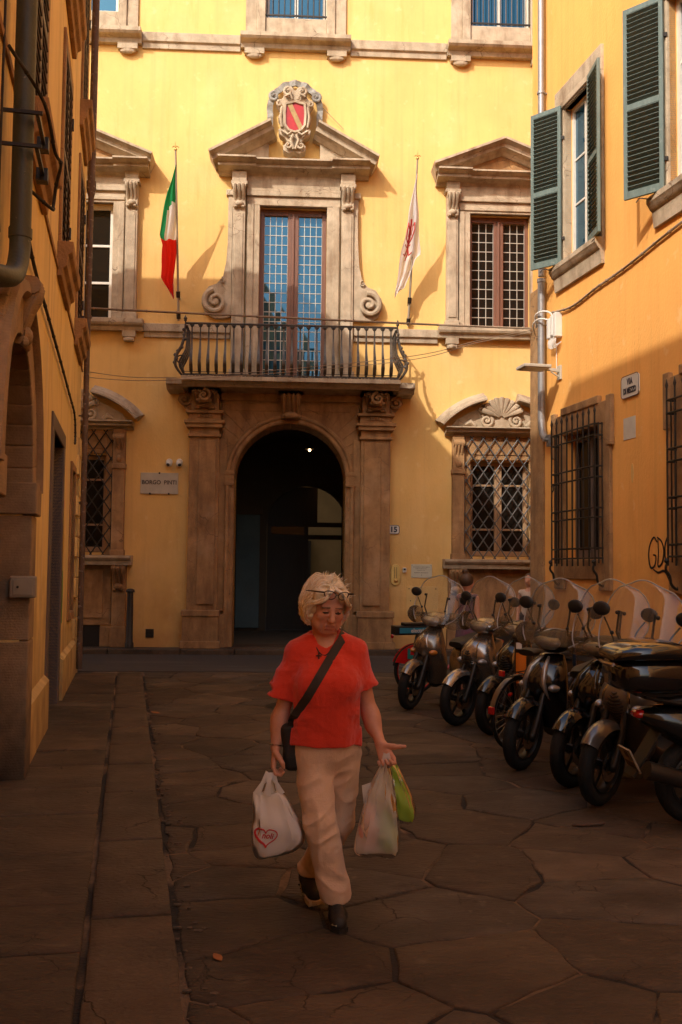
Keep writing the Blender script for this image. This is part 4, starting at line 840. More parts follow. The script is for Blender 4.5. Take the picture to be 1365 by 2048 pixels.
# smaller doorway and window
b = B(); b.box(-5.4, -3.85, .22, .27, .08, 3.04); b.box(-5.3, -4.68, .20, .22, .25, 2.85); b.box(-4.57, -3.95, .20, .22, .25, 2.85); d = b.build('plain_door', M_DOOR, lb, bevel=.01)
b = B(); b.box(-5.62, -5.4, -.02, .2, .06, 3.2); b.box(-3.85, -3.66, -.02, .2, .06, 3.2); b.box(-5.62, -3.66, -.022, .2, 3.04, 3.2); b.build('door_surround', M_DOOR, lb, bevel=.008)
b = B(); z = .07
for r_ in range(5):
    for k in range(3): b.box(-3.83+k*.001, -3.80, .0+k*.065, .06+k*.065, z, z+.055)
    z += .07
b.build('exposed_brickwork', M_BRICK, lb)
b = B(); b.box(-2.30, -2.15, -.03, .15, .95, 3.05); b.box(-1.45, -1.30, -.03, .15, .95, 3.05); b.box(-2.15, -1.45, -.03, .15, 2.95, 3.05); b.box(-2.15, -1.45, -.05, .15, .95, 1.05); o = b.build('small_window_surround', M_STONE_D, lb, bevel=.008); B().box(-2.15, -1.45, .12, .13, 1.05, 2.95).build('pane', M_PANE_D, o)
# quoins at the far corner
z = .3; k = 0
while z < 3.4:
    w = .85 if k % 2 else .55; B().box(-w, .03, -.035, .3, z+.006, z+.29).build('quoin', M_PLASTER_L, lb, bevel=.012); z += .30; k += 1
b = B(); b.prism_x([(0, .05), (-.05, .05), (-.05, .55), (0, .6)], -3.6, 0); b.build('plinth', M_PLASTER_L, lb); B().prism_x([(0, .05), (-.05, .05), (-.05, .55), (0, .6)], -7.6, -5.65).build('plinth', M_PLASTER_L, lb)
# pipes
b = B(); px, pd, pr_ = -9.72, -.11, .062
b.tube([(px, pd, HN), (px, pd, 3.62)], pr_, 12); b.tube([(px, pd, 3.66), (px, pd, 3.60)], pr_*1.12, 12); b.tube(catmull([(px, pd, 3.62), (px-.02, pd, 3.50), (px-.12, pd+.01, 3.36), (px-.30, pd+.04, 3.28), (px-.5, pd+.12, 3.25)], 5), pr_, 12)
b.build('downpipe', M_PIPE, lb, smooth=50)
b = B(); fx, fd = -.62, -.10; b.tube([(fx, fd, HL), (fx, fd, 7.35)], .055, 10); b.tube([(fx, fd, 7.4), (fx, fd, .16)], .042, 10); b.lathe([(.075, .12), (.075, 0), (.045, -.12)], (fx, fd, 7.35), 10)
for z in (9.6, 7.9, 5.4, 3.9, 2.6): b.tube([(fx, 0, z), (fx, fd-.06, z)], .012, 5); b.lathe([(.056, -.02), (.056, .02)], (fx, fd, z), 10)
b.build('far_downpipe', M_PIPE3, lb, smooth=50)['label'] = 'thin brown downpipe with stickers at the far corner'
b = B()
for z in (4.32, 4.12): b.bar((px-.12, 0, z), (px-.12, pd-.12, z), .02); b.bar((px-.12, pd-.09, z), (px+.42, pd-.09, z), .022); b.box(px+.30, px+.38, pd-.12, pd-.05, z-.04, z+.04)
b.build('pipe_bracket', M_IRON, lb)
# graffiti paint strokes
M_GY = mat('yellow_spray_paint', (.75, .45, .02), .6, .2, 9); M_GG = mat('green_spray_paint', (.07, .26, .03), .6, .2, 9); M_GR = mat('red_spray_paint', (.45, .03, .02), .6, .2, 9); M_GK = mat('black_spray_paint', (.012, .010, .010), .6, .2, 9); M_GP = mat('pink_spray_paint', (.75, .32, .30), .6, .2, 9)
def stroke(par, pts, w, m, y=-.006, name='paint_stroke'):
    b_ = B(); P = catmull([(p[0], y, p[1]) for p in pts], 6); b_.tube(P, [w*(.6+.4*math.sin(math.pi*i/(len(P)-1))) for i in range(len(P))], 6, flat=.08, up=(0, 1, 0)); return b_.build(name, m, par)
stroke(lb, [(-3.48, 2.30), (-3.44, 2.0), (-3.46, 1.75), (-3.42, 1.62)], .07, M_GY); stroke(lb, [(-3.42, 1.60), (-3.38, 1.4), (-3.40, 1.2), (-3.36, .98)], .07, M_GG); stroke(lb, [(-3.46, 2.45), (-3.44, 2.36)], .06, M_GP); stroke(lb, [(-1.22, 2.36), (-1.19, 2.2), (-1.23, 2.0)], .04, M_GR)

# ---------------------------------------------------------------- orange building on the right
rb = empty('orange_building', F_RIGHT.location, F_RIGHT.rotation_euler[2])
tag(rb, 'orange plastered corner house with green louvred shutters and barred ground-floor windows', 'building')
HR = 14.5; w1, w2 = 1.80, 4.84; c1, c2 = 1.87, 5.25
opr = []
for x in (w1, w2, 8.6, 12.0, 15.4, 18.8): opr += [(x-.47, x+.47, 6.42, 8.80, .18)]
for x in (8.6, 12.0, 15.4, 18.8): opr += [(x-.47, x+.47, 10.2, 12.4, .18)]
for x in (c1, c2): opr += [(x-.55, x+.55, 1.85, 3.75, .3)]
b = B(); wall_sheet(b, 0, 32, 0, HR, opr, .2)
r0 = (3.15, 16.3); q1 = F_RIGHT.M @ Vector((32, 0, 0)); q2 = F_RIGHT.M @ Vector((32, 14, 0)); q3 = (r0[0]+14*math.cos(TH), r0[1]+14*math.sin(TH))
footprint_shell(b, F_RIGHT, [(q1.x, q1.y), (q2.x, q2.y), q3, r0], HR); b.build('wall', M_PLASTER_R, rb)
b = B(); b.box(-.035, .50, -.035, .30, 0, 6.28); b.build('corner_quoin', M_STONE_D, rb, bevel=.015)
B().box(-.034, .49, -.034, .25, 4.9, 6.282).build('quoin_cap', M_STONE, rb) if 0 else None
def upper_window(x, z0, z1, a_l, a_r, leaf=.47, name_k=0):
    b = B(); b.box(x-.80, x-.47, -.045, .10, z0-.05, z1); b.box(x+.47, x+.80, -.045, .10, z0-.05, z1); b.box(x-.80, x+.80, -.046, .10, z1, z1+.38); b.box(x-.58, x+.58, -.07, -.04, z1+.02, z1+.12)
    o = b.build('window_surround', M_STONE, rb, bevel=.012)
    b = B(); b.prism_x([(0, z0-.42), (-.05, z0-.42), (-.07, z0-.22), (-.10, z0-.2), (-.12, z0-.16), (-.15, z0-.12), (-.15, z0-.05), (.1, z0-.04)], x-.80, x+.80); b.build('sill', M_STONE, o, smooth=30)
    f = B(); f.box(x-.47, x-.40, .10, .16, z0, z1); f.box(x+.40, x+.47, .10, .16, z0, z1); f.box(x-.03, x+.03, .10, .16, z0, z1); f.box(x-.4, x+.4, .10, .16, z1-.07, z1); f.box(x-.4, x+.4, .10, .16, z0, z0+.08)
    for z in (z0+.85, z0+1.55): f.box(x-.4, x+.4, .115, .15, z-.015, z+.015)
    f.build('window_frame', M_WFRAME, o)
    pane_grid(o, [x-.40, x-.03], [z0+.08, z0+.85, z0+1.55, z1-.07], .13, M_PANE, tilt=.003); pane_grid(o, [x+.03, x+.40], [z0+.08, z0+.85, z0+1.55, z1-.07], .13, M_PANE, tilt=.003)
    B().box(x-.47, x+.47, .17, .185, z0, z1).build('curtain', mat('grey_curtain', (.42, .40, .36), .8, .2, 3, stretch=(10, 1, .3)), o)
    h = z1-z0+.10
    for g, a in ((-1, a_l), (1, a_r)):
        M = Matrix.Translation((x+g*.47, -.085, z0-.05)) @ Matrix.Rotation(-R(a), 4, 'Z')
        shutter_leaf(leaf+.07, h, M_GSHUT, rb, M, ang=38 if g < 0 else -38)
        for zz in (z0+.35, z1-.45): B().bar((x+g*.47, -.03, zz), (x+g*.49, -.10, zz), .03, .05).build('hinge', M_IRON, rb)
        b = B()
        ca_, sa_ = math.cos(R(a)), math.sin(R(a)); p0 = Vector((x+g*.47+ca_*leaf*.7, -.085-sa_*leaf*.7, z0-.07)); b.tube([(x+g*.62, -.0, z0-.12), p0, p0+Vector((.0, -.05, -.06))], .008, 5)
        b.build('shutter_hook', M_IRON, rb)
upper_window(w1, 6.42, 8.80, 146, 10); upper_window(w2, 6.42, 8.80, 146, 12)
M_PANE_S = glass('old_rippled_pane', (.016, .018, .02), .14, 1.0, 2.1)
def plain_window(x, z0, z1):                       # further windows along the street, behind the viewer
    b = B(); b.box(x-.80, x-.47, -.045, .10, z0-.05, z1); b.box(x+.47, x+.80, -.045, .10, z0-.05, z1); b.box(x-.80, x+.80, -.046, .10, z1, z1+.38); b.box(x-.8, x+.8, -.15, .1, z0-.2, z0-.05); o = b.build('window_surround', M_STONE, rb)
    f = B(); f.box(x-.03, x+.03, .06, .12, z0, z1); f.box(x-.47, x-.03, .06, .12, z0+1.5, z0+1.55); f.box(x+.03, x+.47, .06, .12, z0+1.5, z0+1.55); f.build('window_frame', M_WFRAME, o)
    me_ = B().box(-.21, .21, 0, .005, -.72, .72).mesh('pane', M_PANE_S)
    for k, g in enumerate((-1, 1)): inst(me_, 'pane', o, Matrix.Translation((x+g*.25, .09, z0+.78)) @ Matrix.Rotation(R(1.5*g), 4, 'Z')); inst(me_, 'pane', o, Matrix.Translation((x+g*.25, .09, z1-.38)) @ Matrix.Rotation(R(-2*g), 4, 'Z') @ Matrix.Diagonal((1, 1, .5, 1)))
    B().box(x-.47, x+.47, .15, .165, z0, z1).build('curtain', M_DOOR, o)
for x in (8.6, 12.0, 15.4, 18.8): plain_window(x, 6.42, 8.80); plain_window(x, 10.2, 12.4)
def cage_window(x, k):
    s = B(); s.box(x-.93, x-.58, -.05, .12, 1.40, 4.02); s.box(x+.58, x+.93, -.05, .12, 1.40, 4.02); s.box(x-.93, x+.93, -.052, .12, 3.72, 4.04); s.box(x-1.0, x-.86, -.07, .0, 3.40, 4.10); s.box(x+.86, x+1.0, -.07, .0, 3.40, 4.10); s.box(x-.62, x+.62, -.075, .0, 4.02, 4.14); s.box(x-.70, x+.70, -.04, .12, 1.55, 1.84)
    o = s.build('barred_window_surround', M_STONE_D, rb, bevel=.015)
    f = B(); f.box(x-.55, x-.47, .14, .20, 1.86, 3.72); f.box(x+.47, x+.55, .14, .20, 1.86, 3.72); f.box(x-.04, x+.04, .14, .20, 1.86, 3.72); f.box(x-.47, x+.47, .14, .2, 3.60, 3.72); f.box(x-.47, x+.47, .14, .2, 1.86, 1.98); f.build('window_frame', M_DOOR, o)
    pane_grid(o, [x-.47, x-.04], [1.98, 3.60], .17, M_PANE_D, tilt=.003); pane_grid(o, [x+.04, x+.47], [1.98, 3.60], .17, M_PANE_D, tilt=.003)
    B().box(x-.55, x+.55, .27, .285, 1.86, 3.74).build('dark_room', M_ROOM, o)
    g_ = B(); x0, x1, yy = x-.72, x+.74, -.17
    for i in range(9):
        bx = x0+(x1-x0)*i/8; g_.tube([(bx, yy, 1.74), (bx, yy, 3.86)], .013, 6); g_.tube([(bx, yy, 3.86), (bx, yy, 3.90), (bx, yy, 3.98)], [.013, .022, .003], 6)
    for z in (1.85, 1.99, 2.42, 2.55, 2.98, 3.13, 3.56, 3.72): g_.tube([(x0, -.0, z), (x0, yy, z), (x1, yy, z), (x1, -.0, z)], .014, 6)
    for sx_ in (x0, x1):
        for yk in (-.06, -.115): g_.tube([(sx_, yk, 1.78), (sx_, yk, 3.74)], .011, 6)
        g_.tube(catmull([(sx_, yy, 1.80), (sx_, yy-.03, 1.70), (sx_, yy+.02, 1.62), (sx_, yy+.04, 1.52), (sx_, -.06, 1.46), (sx_, -.03, 1.50)], 4), .018, 6); g_.ball((sx_, yy-.02, 1.80), .032, 8, 6)
    g_.build('iron_cage', M_IRON, o, smooth=60)
cage_window(c1, 0); cage_window(c2, 1)
# downpipe on the corner
b = B(); px, pd = .60, -.10
b.tube([(px, pd, HR), (px, pd, 6.38)], .052, 12); b.tube([(px, pd, 6.3), (px, pd, 4.05)], .060, 12); b.tube([(px, pd, 6.34), (px, pd, 6.28)], .07, 12)
b.tube(catmull([(px, pd, 4.07), (px+.02, pd, 3.92), (px+.10, pd+.0, 3.78), (px+.20, pd+.02, 3.74)], 4), .060, 12); b.tube([(px+.2, .0, 3.72), (px+.2, -.16, 3.72)], .03, 6); b.box(px+.14, px+.24, -.08, 0, 3.62, 3.8)
for z in (7.6, 9.4, 5.6): b.lathe([(.066, -.02), (.066, .02)], (px, pd, z), 12); b.bar((px, 0, z), (px, pd, z), .02)
b.build('downpipe', M_PIPE2, rb, smooth=50)
# scrawled tag and small patches
g1 = [(3.98, 2.04), (3.90, 2.10), (3.80, 2.0), (3.77, 1.86), (3.82, 1.72), (3.92, 1.75), (3.95, 1.86), (3.88, 1.88)]; g2 = [(4.0, 2.08), (4.01, 1.9), (4.0, 1.74), (4.10, 1.78), (4.14, 1.92), (4.09, 2.04), (3.98, 2.10)]; g3 = [(4.32, 2.10), (4.24, 2.10), (4.17, 1.98), (4.18, 1.82), (4.28, 1.80), (4.31, 1.92)]; g4 = [(3.88, 1.70), (4.0, 1.66), (4.14, 1.68), (4.22, 1.62), (4.27, 1.54)]
for g_ in (g1, g2, g3, g4): stroke(rb, g_, .016, M_GK, -.004, 'graffiti_stroke')
b = B(); b.prism([(3.34, 3.30), (3.40, 3.30), (3.41, 3.05), (3.35, 3.06)][::-1], -.004, 0) if 0 else b.prism(arc(3.36, 2.96, .035, 0, 330, 11, .13), -.004, .0); b.build('plaster_patch', M_PLASTER, rb)
b = B(); b.tube([(p[0], -.012, p[1]) for p in arc(.82, 2.96, .035, 0, 345, 14, .06)], .008, 5, loop=True); b.build('iron_ring', M_IRON, rb)
# ---------------------------------------------------------------- flags, signs, lamps, wires, bollards
M_MARBLE = mat('grey_marble', (.52, .47, .38), .6, .18, 5, detail=9); M_INK = mat('dark_lettering', (.06, .045, .035), .7, 0); M_ENAMEL = mat('white_enamel', (.70, .68, .62), .35, .1, 4); M_NAVY = mat('blue_black_enamel', (.018, .022, .045), .4, 0)
M_BRASS = mat('polished_brass', (.72, .50, .18), .3, .2, 8, metal=.85); M_WPLAS = mat('white_plastic', (.75, .72, .66), .45, .1, 6); M_BPLAS = mat('black_plastic', (.016, .015, .015), .45, .15, 8); M_PLATE = mat('pale_metal_plaque', (.62, .60, .47), .4, .15, 5, metal=.3)
M_FG = clear('green_flag_cloth', (1, 1, 1), 1.0, .5, (.03, .34, .13), 1.02); M_FW = clear('white_flag_cloth', (1, 1, 1), 1.0, .5, (.84, .82, .84), 1.02); M_FR = clear('red_flag_cloth', (1, 1, 1), 1.0, .5, (.80, .035, .025), 1.02); M_POLE = mat('pale_pole_paint', (.45, .38, .28), .5, .2, 6)
M_ORANGE = mat('orange_reflector', (.80, .22, .02), .45, .1, 6); M_LILY = mat('red_flag_print', (.62, .06, .05), .85, .15, 9)
def on(fr, name):                                  # root of a thing fixed in an elevation frame
    o = empty(name); return place(o, fr)
def flag(x, kind, lab):
    r = on(F_PAL, 'flag'); b = B(); base = Vector((x, -.06, 6.60)); top = Vector((x-.0, -1.15, 9.62)) if kind == 'it' else Vector((x+.03, -1.15, 9.60))
    b.tube([base, base.lerp(top, .5), top], [.024, .022, .016], 8); b.build('pole', M_POLE, r, smooth=60)
    b = B(); b.ball(top+Vector((0, 0, .02)), .03, 8, 6); b.tube([top, top+Vector((0, -.04, .16))], [.012, .004], 6); b.tube([top+Vector((-.06, -.02, .05)), top+Vector((-.03, -.02, .08)), top+Vector((0, -.02, .05)), top+Vector((.03, -.02, .08)), top+Vector((.06, -.02, .05))], .009, 5); b.build('finial', M_BRASS, r, smooth=60)
    b = B(); d = (top-base).normalized()
    for t in (.03, .16): p = base+d*(top-base).length*t; b.tube([p-d*.06, p+d*.06], .042, 10); b.bar((p.x, 0, p.z-.02), p, .03, .05)
    b.build('bracket', M_IRON, r, smooth=50)
    nu, nv = 16, 40
    if kind == 'it': Lx = ([0, .05, .2, .42, .52, .6, .85, .95, 1], [0, -.05, -.17, -.30, -.34, -.27, -.33, -.18, -.13]); Rx = ([0, .6, .8, .9, 1], [0, -.02, -.05, -.07, -.07])
    else: Lx = ([0, .1, .35, .6, .8, .95, 1], [0, -.05, -.12, -.22, -.28, -.32, -.32]); Rx = ([0, .2, .45, .62, .66, .8, 1], [0, .05, .12, .16, .05, -.03, -.22])
    zt, zb = top.z-.25, (7.0 if kind == 'it' else 7.05)
    def P(u, v, off=0.0):
        z = lerp(zt, zb, v); s_ = (z-base.z)/(top.z-base.z); pc = base.lerp(top, min(1, max(.30, s_))); l, rr = interp(*Lx, v), interp(*Rx, v)
        if v > .93 and kind == 'it': z += .25*(u-.5)*(v-.93)/.07*-.6
        if v > .9 and kind != 'it': z += (v-.9)*u*2.2
        y = pc.y-.02-.055*math.sin(u*11+v*2.5)*min(1, v*3)-.03*math.sin(u*5-v*6)*min(1, v*3)
        return (pc.x+lerp(l, rr, u)+.012*math.sin(v*17+u*3), y-off, z)
    b = B(); vs_ = [P(i/nu, j/nv) for j in range(nv+1) for i in range(nu+1)]; fs = []
    for j in range(nv):
        for i in range(nu): fs.append((j*(nu+1)+i, j*(nu+1)+i+1, (j+1)*(nu+1)+i+1, (j+1)*(nu+1)+i))
    b.v = vs_; b.f = fs
    for j in range(nv):
        for i in range(nu):
            u, v = (i+.5)/nu, (j+.5)/nv
            b.m.append((0 if (v < .25+.1*(1-u) or (u < .22 and v < .545)) else (1 if v < .545 else 2)) if kind == 'it' else 0)
    c = b.build('cloth', [M_FG, M_FW, M_FR] if kind == 'it' else [M_FW], r, smooth=180, recalc=False)
    if kind != 'it':                               # red lily printed on the cloth
        q = B()
        def petal(pts, w):
            for k in range(len(pts)-1):
                (u0, v0), (u1, v1) = pts[k], pts[k+1]; q.tube([P(u0, v0, .012), P((u0+u1)/2, (v0+v1)/2, .012), P(u1, v1, .012)], w, 5)
        petal([(.32, .34), (.30, .42), (.33, .50), (.36, .56)], .020); petal([(.20, .42), (.10, .38), (.06, .44), (.14, .50), (.28, .52)], .012); petal([(.44, .40), (.56, .38), (.60, .44), (.50, .50), (.38, .53)], .012); petal([(.16, .545), (.3, .56), (.46, .545)], .010); petal([(.34, .56), (.26, .63), (.16, .62)], .010); petal([(.36, .56), (.44, .63), (.54, .61)], .010); petal([(.36, .56), (.37, .67)], .012); petal([(.24, .48), (.22, .40)], .008); petal([(.42, .47), (.46, .40)], .008)
        q.build('red_lily', M_LILY, r)
    return tag(r, lab, 'flag', 'flags hanging from the palazzo')
flag(-3.30, 'it', 'green, white and red flag hanging limp between the two balcony-level windows'); flag(1.32, 'fl', 'white flag with a red lily hanging limp beside the balcony')

def plate(name, fr, x0, x1, z0, z1, m, lab, cat, d=.03, bevel=.004):
    r = on(fr, name); B().box(x0, x1, -d, .004, z0, z1).build('plate', m, r, bevel=bevel); return tag(r, lab, cat)
s = plate('street_sign', F_PAL, -3.99, -3.25, 3.12, 3.54, M_MARBLE, 'grey marble street slab reading BORGO PINTI below the two cameras', 'street sign')
lettering('BORGO  PINTI', .115, M_INK, s, -3.62, -.032, 3.345, sx=.92, bold=.002, depth=.002)
b = B()
for x, z in ((-3.62, 3.53), (-3.80, 3.12), (-3.43, 3.12)): b.box(x-.015, x+.015, -.04, .0, z-.015, z+.02)
b.build('clamp', M_IRON, s)
s = on(F_RIGHT, 'street_sign'); pts = []
for cx, cz, a0 in ((3.52, 4.21, 0), (3.16, 4.21, 90), (3.16, 4.03, 180), (3.52, 4.03, 270)): pts += arc(cx, cz, .05, a0, a0+90, 4)
B().prism(pts[::-1], -.022, .0).build('plate', M_ENAMEL, s); b = B(); b.sweep(pts, [(.0225, -.012), (.0245, -.012), (.0245, -.003), (.0225, -.003)], closed=True); b.build('border', M_NAVY, s)
lettering('VIA', .115, M_NAVY, s, 3.34, -.024, 4.18, sx=.75, bold=.005, depth=.002, space=1.15); lettering('DI MEZZO', .105, M_NAVY, s, 3.34, -.024, 4.06, sx=.70, bold=.006, depth=.002)
tag(s, 'white enamel street sign reading VIA DI MEZZO on the orange wall', 'street sign')
s = on(F_PAL, 'number_plate'); pts = []
for cx, cz, a0 in ((1.13, 2.51, 0), (.99, 2.51, 90), (.99, 2.43, 180), (1.13, 2.43, 270)): pts += arc(cx, cz, .04, a0, a0+90, 4)
B().prism(pts[::-1], -.02, 0).build('plate', M_ENAMEL, s); b = B(); b.sweep(pts, [(.0205, -.010), (.0225, -.010), (.0225, .0), (.0205, .0)], closed=True); b.build('border', M_NAVY, s); lettering('15', .15, M_NAVY, s, 1.06, -.022, 2.468, bold=.006, depth=.002)
tag(s, 'white enamel house number 15 beside the portal', 'number plate')
s = on(F_PAL, 'intercom'); pts = arc(1.105, 1.68, .09, 0, 180, 8)+[(1.015, 1.45)]+arc(1.105, 1.44, .09, 180, 360, 8)
B().prism(pts[::-1], -.03, 0).build('plate', M_BRASS, s, bevel=.005)
for i in range(10):
    for k in (-1, 1): b = B(); b.box(1.105+k*.02-.009, 1.105+k*.02+.009, -.036, -.03, 1.50+i*.022, 1.513+i*.022); b.build('button', M_INK, s)
b = B(); b.ball((1.11, -.045, 1.44), (.04, .03, .035), 10, 8); b.build('speaker_knob', M_BRASS, s, smooth=180); tag(s, 'oval brass intercom with two rows of buttons beside the portal', 'intercom')
s = on(F_PAL, 'doorbell'); B().box(1.245, 1.325, -.05, 0, 1.61, 1.71).build('housing', M_WPLAS, s, bevel=.02); B().box(1.262, 1.308, -.054, -.05, 1.655, 1.695).build('lens', M_BPLAS, s); tag(s, 'small grey card reader between the intercom and the plaque', 'card reader')
s = plate('plaque', F_PAL, 1.42, 1.84, 1.51, 1.78, M_PLATE, 'pale metal plaque with fine lettering right of the brass intercom', 'plaque', .012, .003)
b = B(); rr = random.Random(3)
for z, n, w in ((1.725, 13, .012), (1.69, 9, .010), (1.655, 6, .008), (1.61, 11, .012)):
    x = 1.63-n*.013
    for k in range(n): b.box(x, x+w*rr.uniform(.8, 1.5), -.0135, -.0118, z-.006, z+.006); x += .026
for x in (1.44, 1.82):
    for z in (1.53, 1.76): b.ball((x, -.013, z), .006, 6, 4)
b.ball((1.63, -.013, 1.565), .008, 6, 4); b.build('fine_print', M_INK, s)
s = plate('wall_hatch', F_PAL, 1.33, 1.97, .76, 1.34, mat('painted_metal_hatch', (.78, .52, .19), .6, .15, 4), 'flat metal hatch painted like the ochre wall below the plaque', 'hatch', .012, .003)
b = B()
for x, z in ((1.38, 1.29), (1.92, 1.29), (1.38, .81), (1.41, 1.05)): b.ball((x, -.014, z), .012, 6, 4)
b.build('bolt', M_IRON, s)
s = on(F_PAL, 'wall_vent'); B().box(-3.83, -3.67, -.012, .002, .28, .45).build('grate_frame', M_IRON, s)
for k in range(5): B().box(-3.815, -3.685, -.02, -.012, .30+k*.03, .312+k*.03).build('slat', M_IRON, s)
tag(s, 'small square black vent low in the ochre wall beside the bollard', 'vent')
b = B(); b.box(-3.62+.0, -3.30, -.008, .0, .62, .70); o = b.build('sockets_patch', M_PLASTER_L, None) if 0 else None
for i, x in enumerate((-3.43, -3.23)):
    s = on(F_PAL, 'security_camera'); b = B(); b.lathe([(.001, -.001), (.062, -.001), (.066, -.03), (.060, -.05), (.045, -.055)], (x, 0, 3.76), 14, 'y'); b.build('mount', M_WPLAS, s, smooth=50)
    b = B(); b.ball((x, -.085, 3.72), (.062, .062, .07), 14, 10); b.build('dome', M_WPLAS, s, smooth=180); b = B(); b.ball((x+.012*(1 if i else -1), -.13, 3.695), (.034, .026, .034), 12, 8); b.build('lens', M_BPLAS, s, smooth=180)
    tag(s, 'white dome security camera %s above the marble street slab' % ('nearest the portal' if i else 'farther from the portal'), 'camera', 'cameras above the marble slab')
def bollard(loc, h, lab, stripe):
    s = empty('bollard', loc); b = B(); b.lathe([(.001, 0), (.085, 0), (.085, .10), (.068, .13), (.060, h-.14), (.060, h-.07), (.066, h-.065)], (0, 0, 0), 16); b.build('post', M_IRON, s, smooth=40)
    b = B(); b.lathe([(.064, h-.075), (.085, h-.07), (.088, h-.05), (.075, h-.02), (.04, h-.003), (.001, h)], (0, 0, 0), 16); b.build('cap', M_IRON, s, smooth=50)
    if stripe:
        b = B(); n = 8
        b.loft([[(.071*math.sin(R(-50+a*90/n)), -.071*math.cos(R(-50+a*90/n)), z) for a in range(n+1)]+[(.062*math.sin(R(-50+a*90/n)), -.062*math.cos(R(-50+a*90/n)), z) for a in range(n, -1, -1)] for z in (h-.50, h-.20)]); b.build('reflective_strip', M_ORANGE, s)
        b = B(); b.box(-.055, .0, -.0720, -.050, h-.16, h-.10); b.build('sticker', M_WPLAS, s)
    return tag(s, lab, 'bollard', 'cast iron bollards')
p = fac(-4.08, -.42, .10); bollard(p, 1.15, 'black iron bollard standing against the ochre palazzo wall by the marble slab', False); bollard((1.80, 9.95, 0.0), 1.05, 'black bollard with an orange reflective strip among the parked scooters', True)
# letter box on the jamb, facing the street end
s = on(F_LEFT, 'letter_box'); b = B(); b.M = Matrix.Translation((-8.07, -.02, 1.50)); b.box(-.07, .0, -.10, .09, -.08, .08); b.build('box_body', M_METALBOX, s, bevel=.01)
b = B(); b.M = Matrix.Translation((-8.07, -.02, 1.50)); b.box(-.08, -.07, -.075, .065, -.06, .055); b.build('lid', M_METALBOX, s, bevel=.004); b = B(); b.M = Matrix.Translation((-8.07, -.02, 1.50)); b.ball((-.083, .03, 0), .010, 6, 5); b.build('lock', M_IRON, s)
tag(s, 'small beige metal letter box on the jamb of the arched doorway', 'letter box')
# right wall: notice, junction boxes, street lamp
s = on(F_RIGHT, 'notice'); B().box(3.13, 3.45, -.006, .003, 3.42, 3.71).build('sheet', M_PAPER, s); tag(s, 'blank pale notice stuck on the orange wall under the street sign', 'notice')
s = on(F_RIGHT, 'junction_box')
for k, (x, z0, z1) in enumerate(((.84, 5.30, 5.62), (.96, 5.32, 5.64), (1.08, 5.28, 5.66))): B().box(x, x+.095, -.12, 0, z0, z1).build('housing', M_WPLAS, s, bevel=.012)
b = B()
for k in range(7): x = .86+k*.045; b.tube(catmull([(x, -.08, 5.32), (x+.01, -.10, 5.22), (x+.03*math.sin(k), -.08, 5.14+.02*math.cos(k*2)), (x+.05, -.02, 5.20)], 4), .009, 5)
b.tube([(1.0, -.02, 5.2), (1.0, -.02, 4.75)], .007, 5); b.tube(catmull([(.45, -.12, 5.58), (.6, -.2, 5.74), (.8, -.16, 5.76), (.95, -.1, 5.70), (1.0, -.08, 5.6)], 5), .014, 6); b.tube(catmull([(.30, -.08, 5.50), (.5, -.2, 5.62), (.72, -.18, 5.66), (.9, -.1, 5.6)], 5), .012, 6)
b.build('wire_tails', M_WPLAS, s, smooth=60); tag(s, 'cluster of white junction boxes with wire tails beside the corner downpipe', 'junction box')
s = on(F_RIGHT, 'street_lamp'); b = B(); b.box(1.04, 1.16, -.03, 0, 4.62, 4.84); b.bar((1.10, -.02, 4.76), (1.10, -.26, 4.78), .035, .05); b.bar((1.10, -.02, 4.66), (1.10, -.16, 4.74), .02, .02); b.build('bracket', M_MARBLE, s, bevel=.005)
b = B(); b.box(.92, 1.28, -.66, -.22, 4.765, 4.815); b.build('housing', M_MARBLE, s, bevel=.012); B().box(.96, 1.24, -.62, -.27, 4.755, 4.764).build('diffuser', M_WPLAS, s); tag(s, 'flat square street lamp jutting from the corner of the orange house', 'street lamp')
# wires
M_CABLE = mat('weathered_cable', (.34, .25, .17), .7, .3, 12); M_CABLE_D = mat('dark_cable', (.03, .022, .016), .7, .3, 10)
def wire(name, pts, r, m, lab, clips=0, fr=None, sub=8):
    P = catmull(pts, sub); b_ = B(); b_.tube(P, r, 6)
    for i in range(clips): p = P[int((i+.5)/clips*(len(P)-1))]; b_.ball(p, (r*1.5, r*1.5, r*1.4), 6, 4)
    o = b_.build(name, m, None, smooth=60)
    if fr: place(o, fr)
    return tag(o, lab, 'cable')
wire('cable', [(-3.99, 15.2, 5.66), (-2.4, 15.45, 5.66), (-.7, 15.7, 5.66), (1.3, 15.95, 5.65), (3.10, 16.2, 5.66)], .017, M_CABLE, 'clipped pale cable strung across in front of the balcony rail', 16)
for k, (z1, z2, lab) in enumerate(((4.62, 5.64, 'upper thin wire slanting across below the balcony rail'), (4.58, 5.60, 'lower thin wire slanting across the balcony slab'))):
    wire('thin_wire', [(-4.0, 15.2, z1+.05-.05*k), (-2.6, 15.35, z1), (.9, 15.9, 5.08-.06*k), (2.2, 16.1, 5.42-.03*k), (3.12, 16.22, z2)], .0055, M_CABLE, lab)
wire('wall_cable', [(.9, -.05, 5.72), (1.6, -.03, 5.64), (2.4, -.03, 5.70), (3.3, -.03, 5.74), (4.6, -.03, 5.86), (7, -.03, 6.0)], .018, M_CABLE, 'bundle of pale cable running along the sunlit orange wall', 20, F_RIGHT)
wire('stay_wire', [(UC+.5, -.15, 11.1), (UC+1.0, -.05, 10.65)], .006, M_CABLE, 'thin stay wire from the coat of arms to the palazzo wall', 0, F_PAL)
b = B(); 
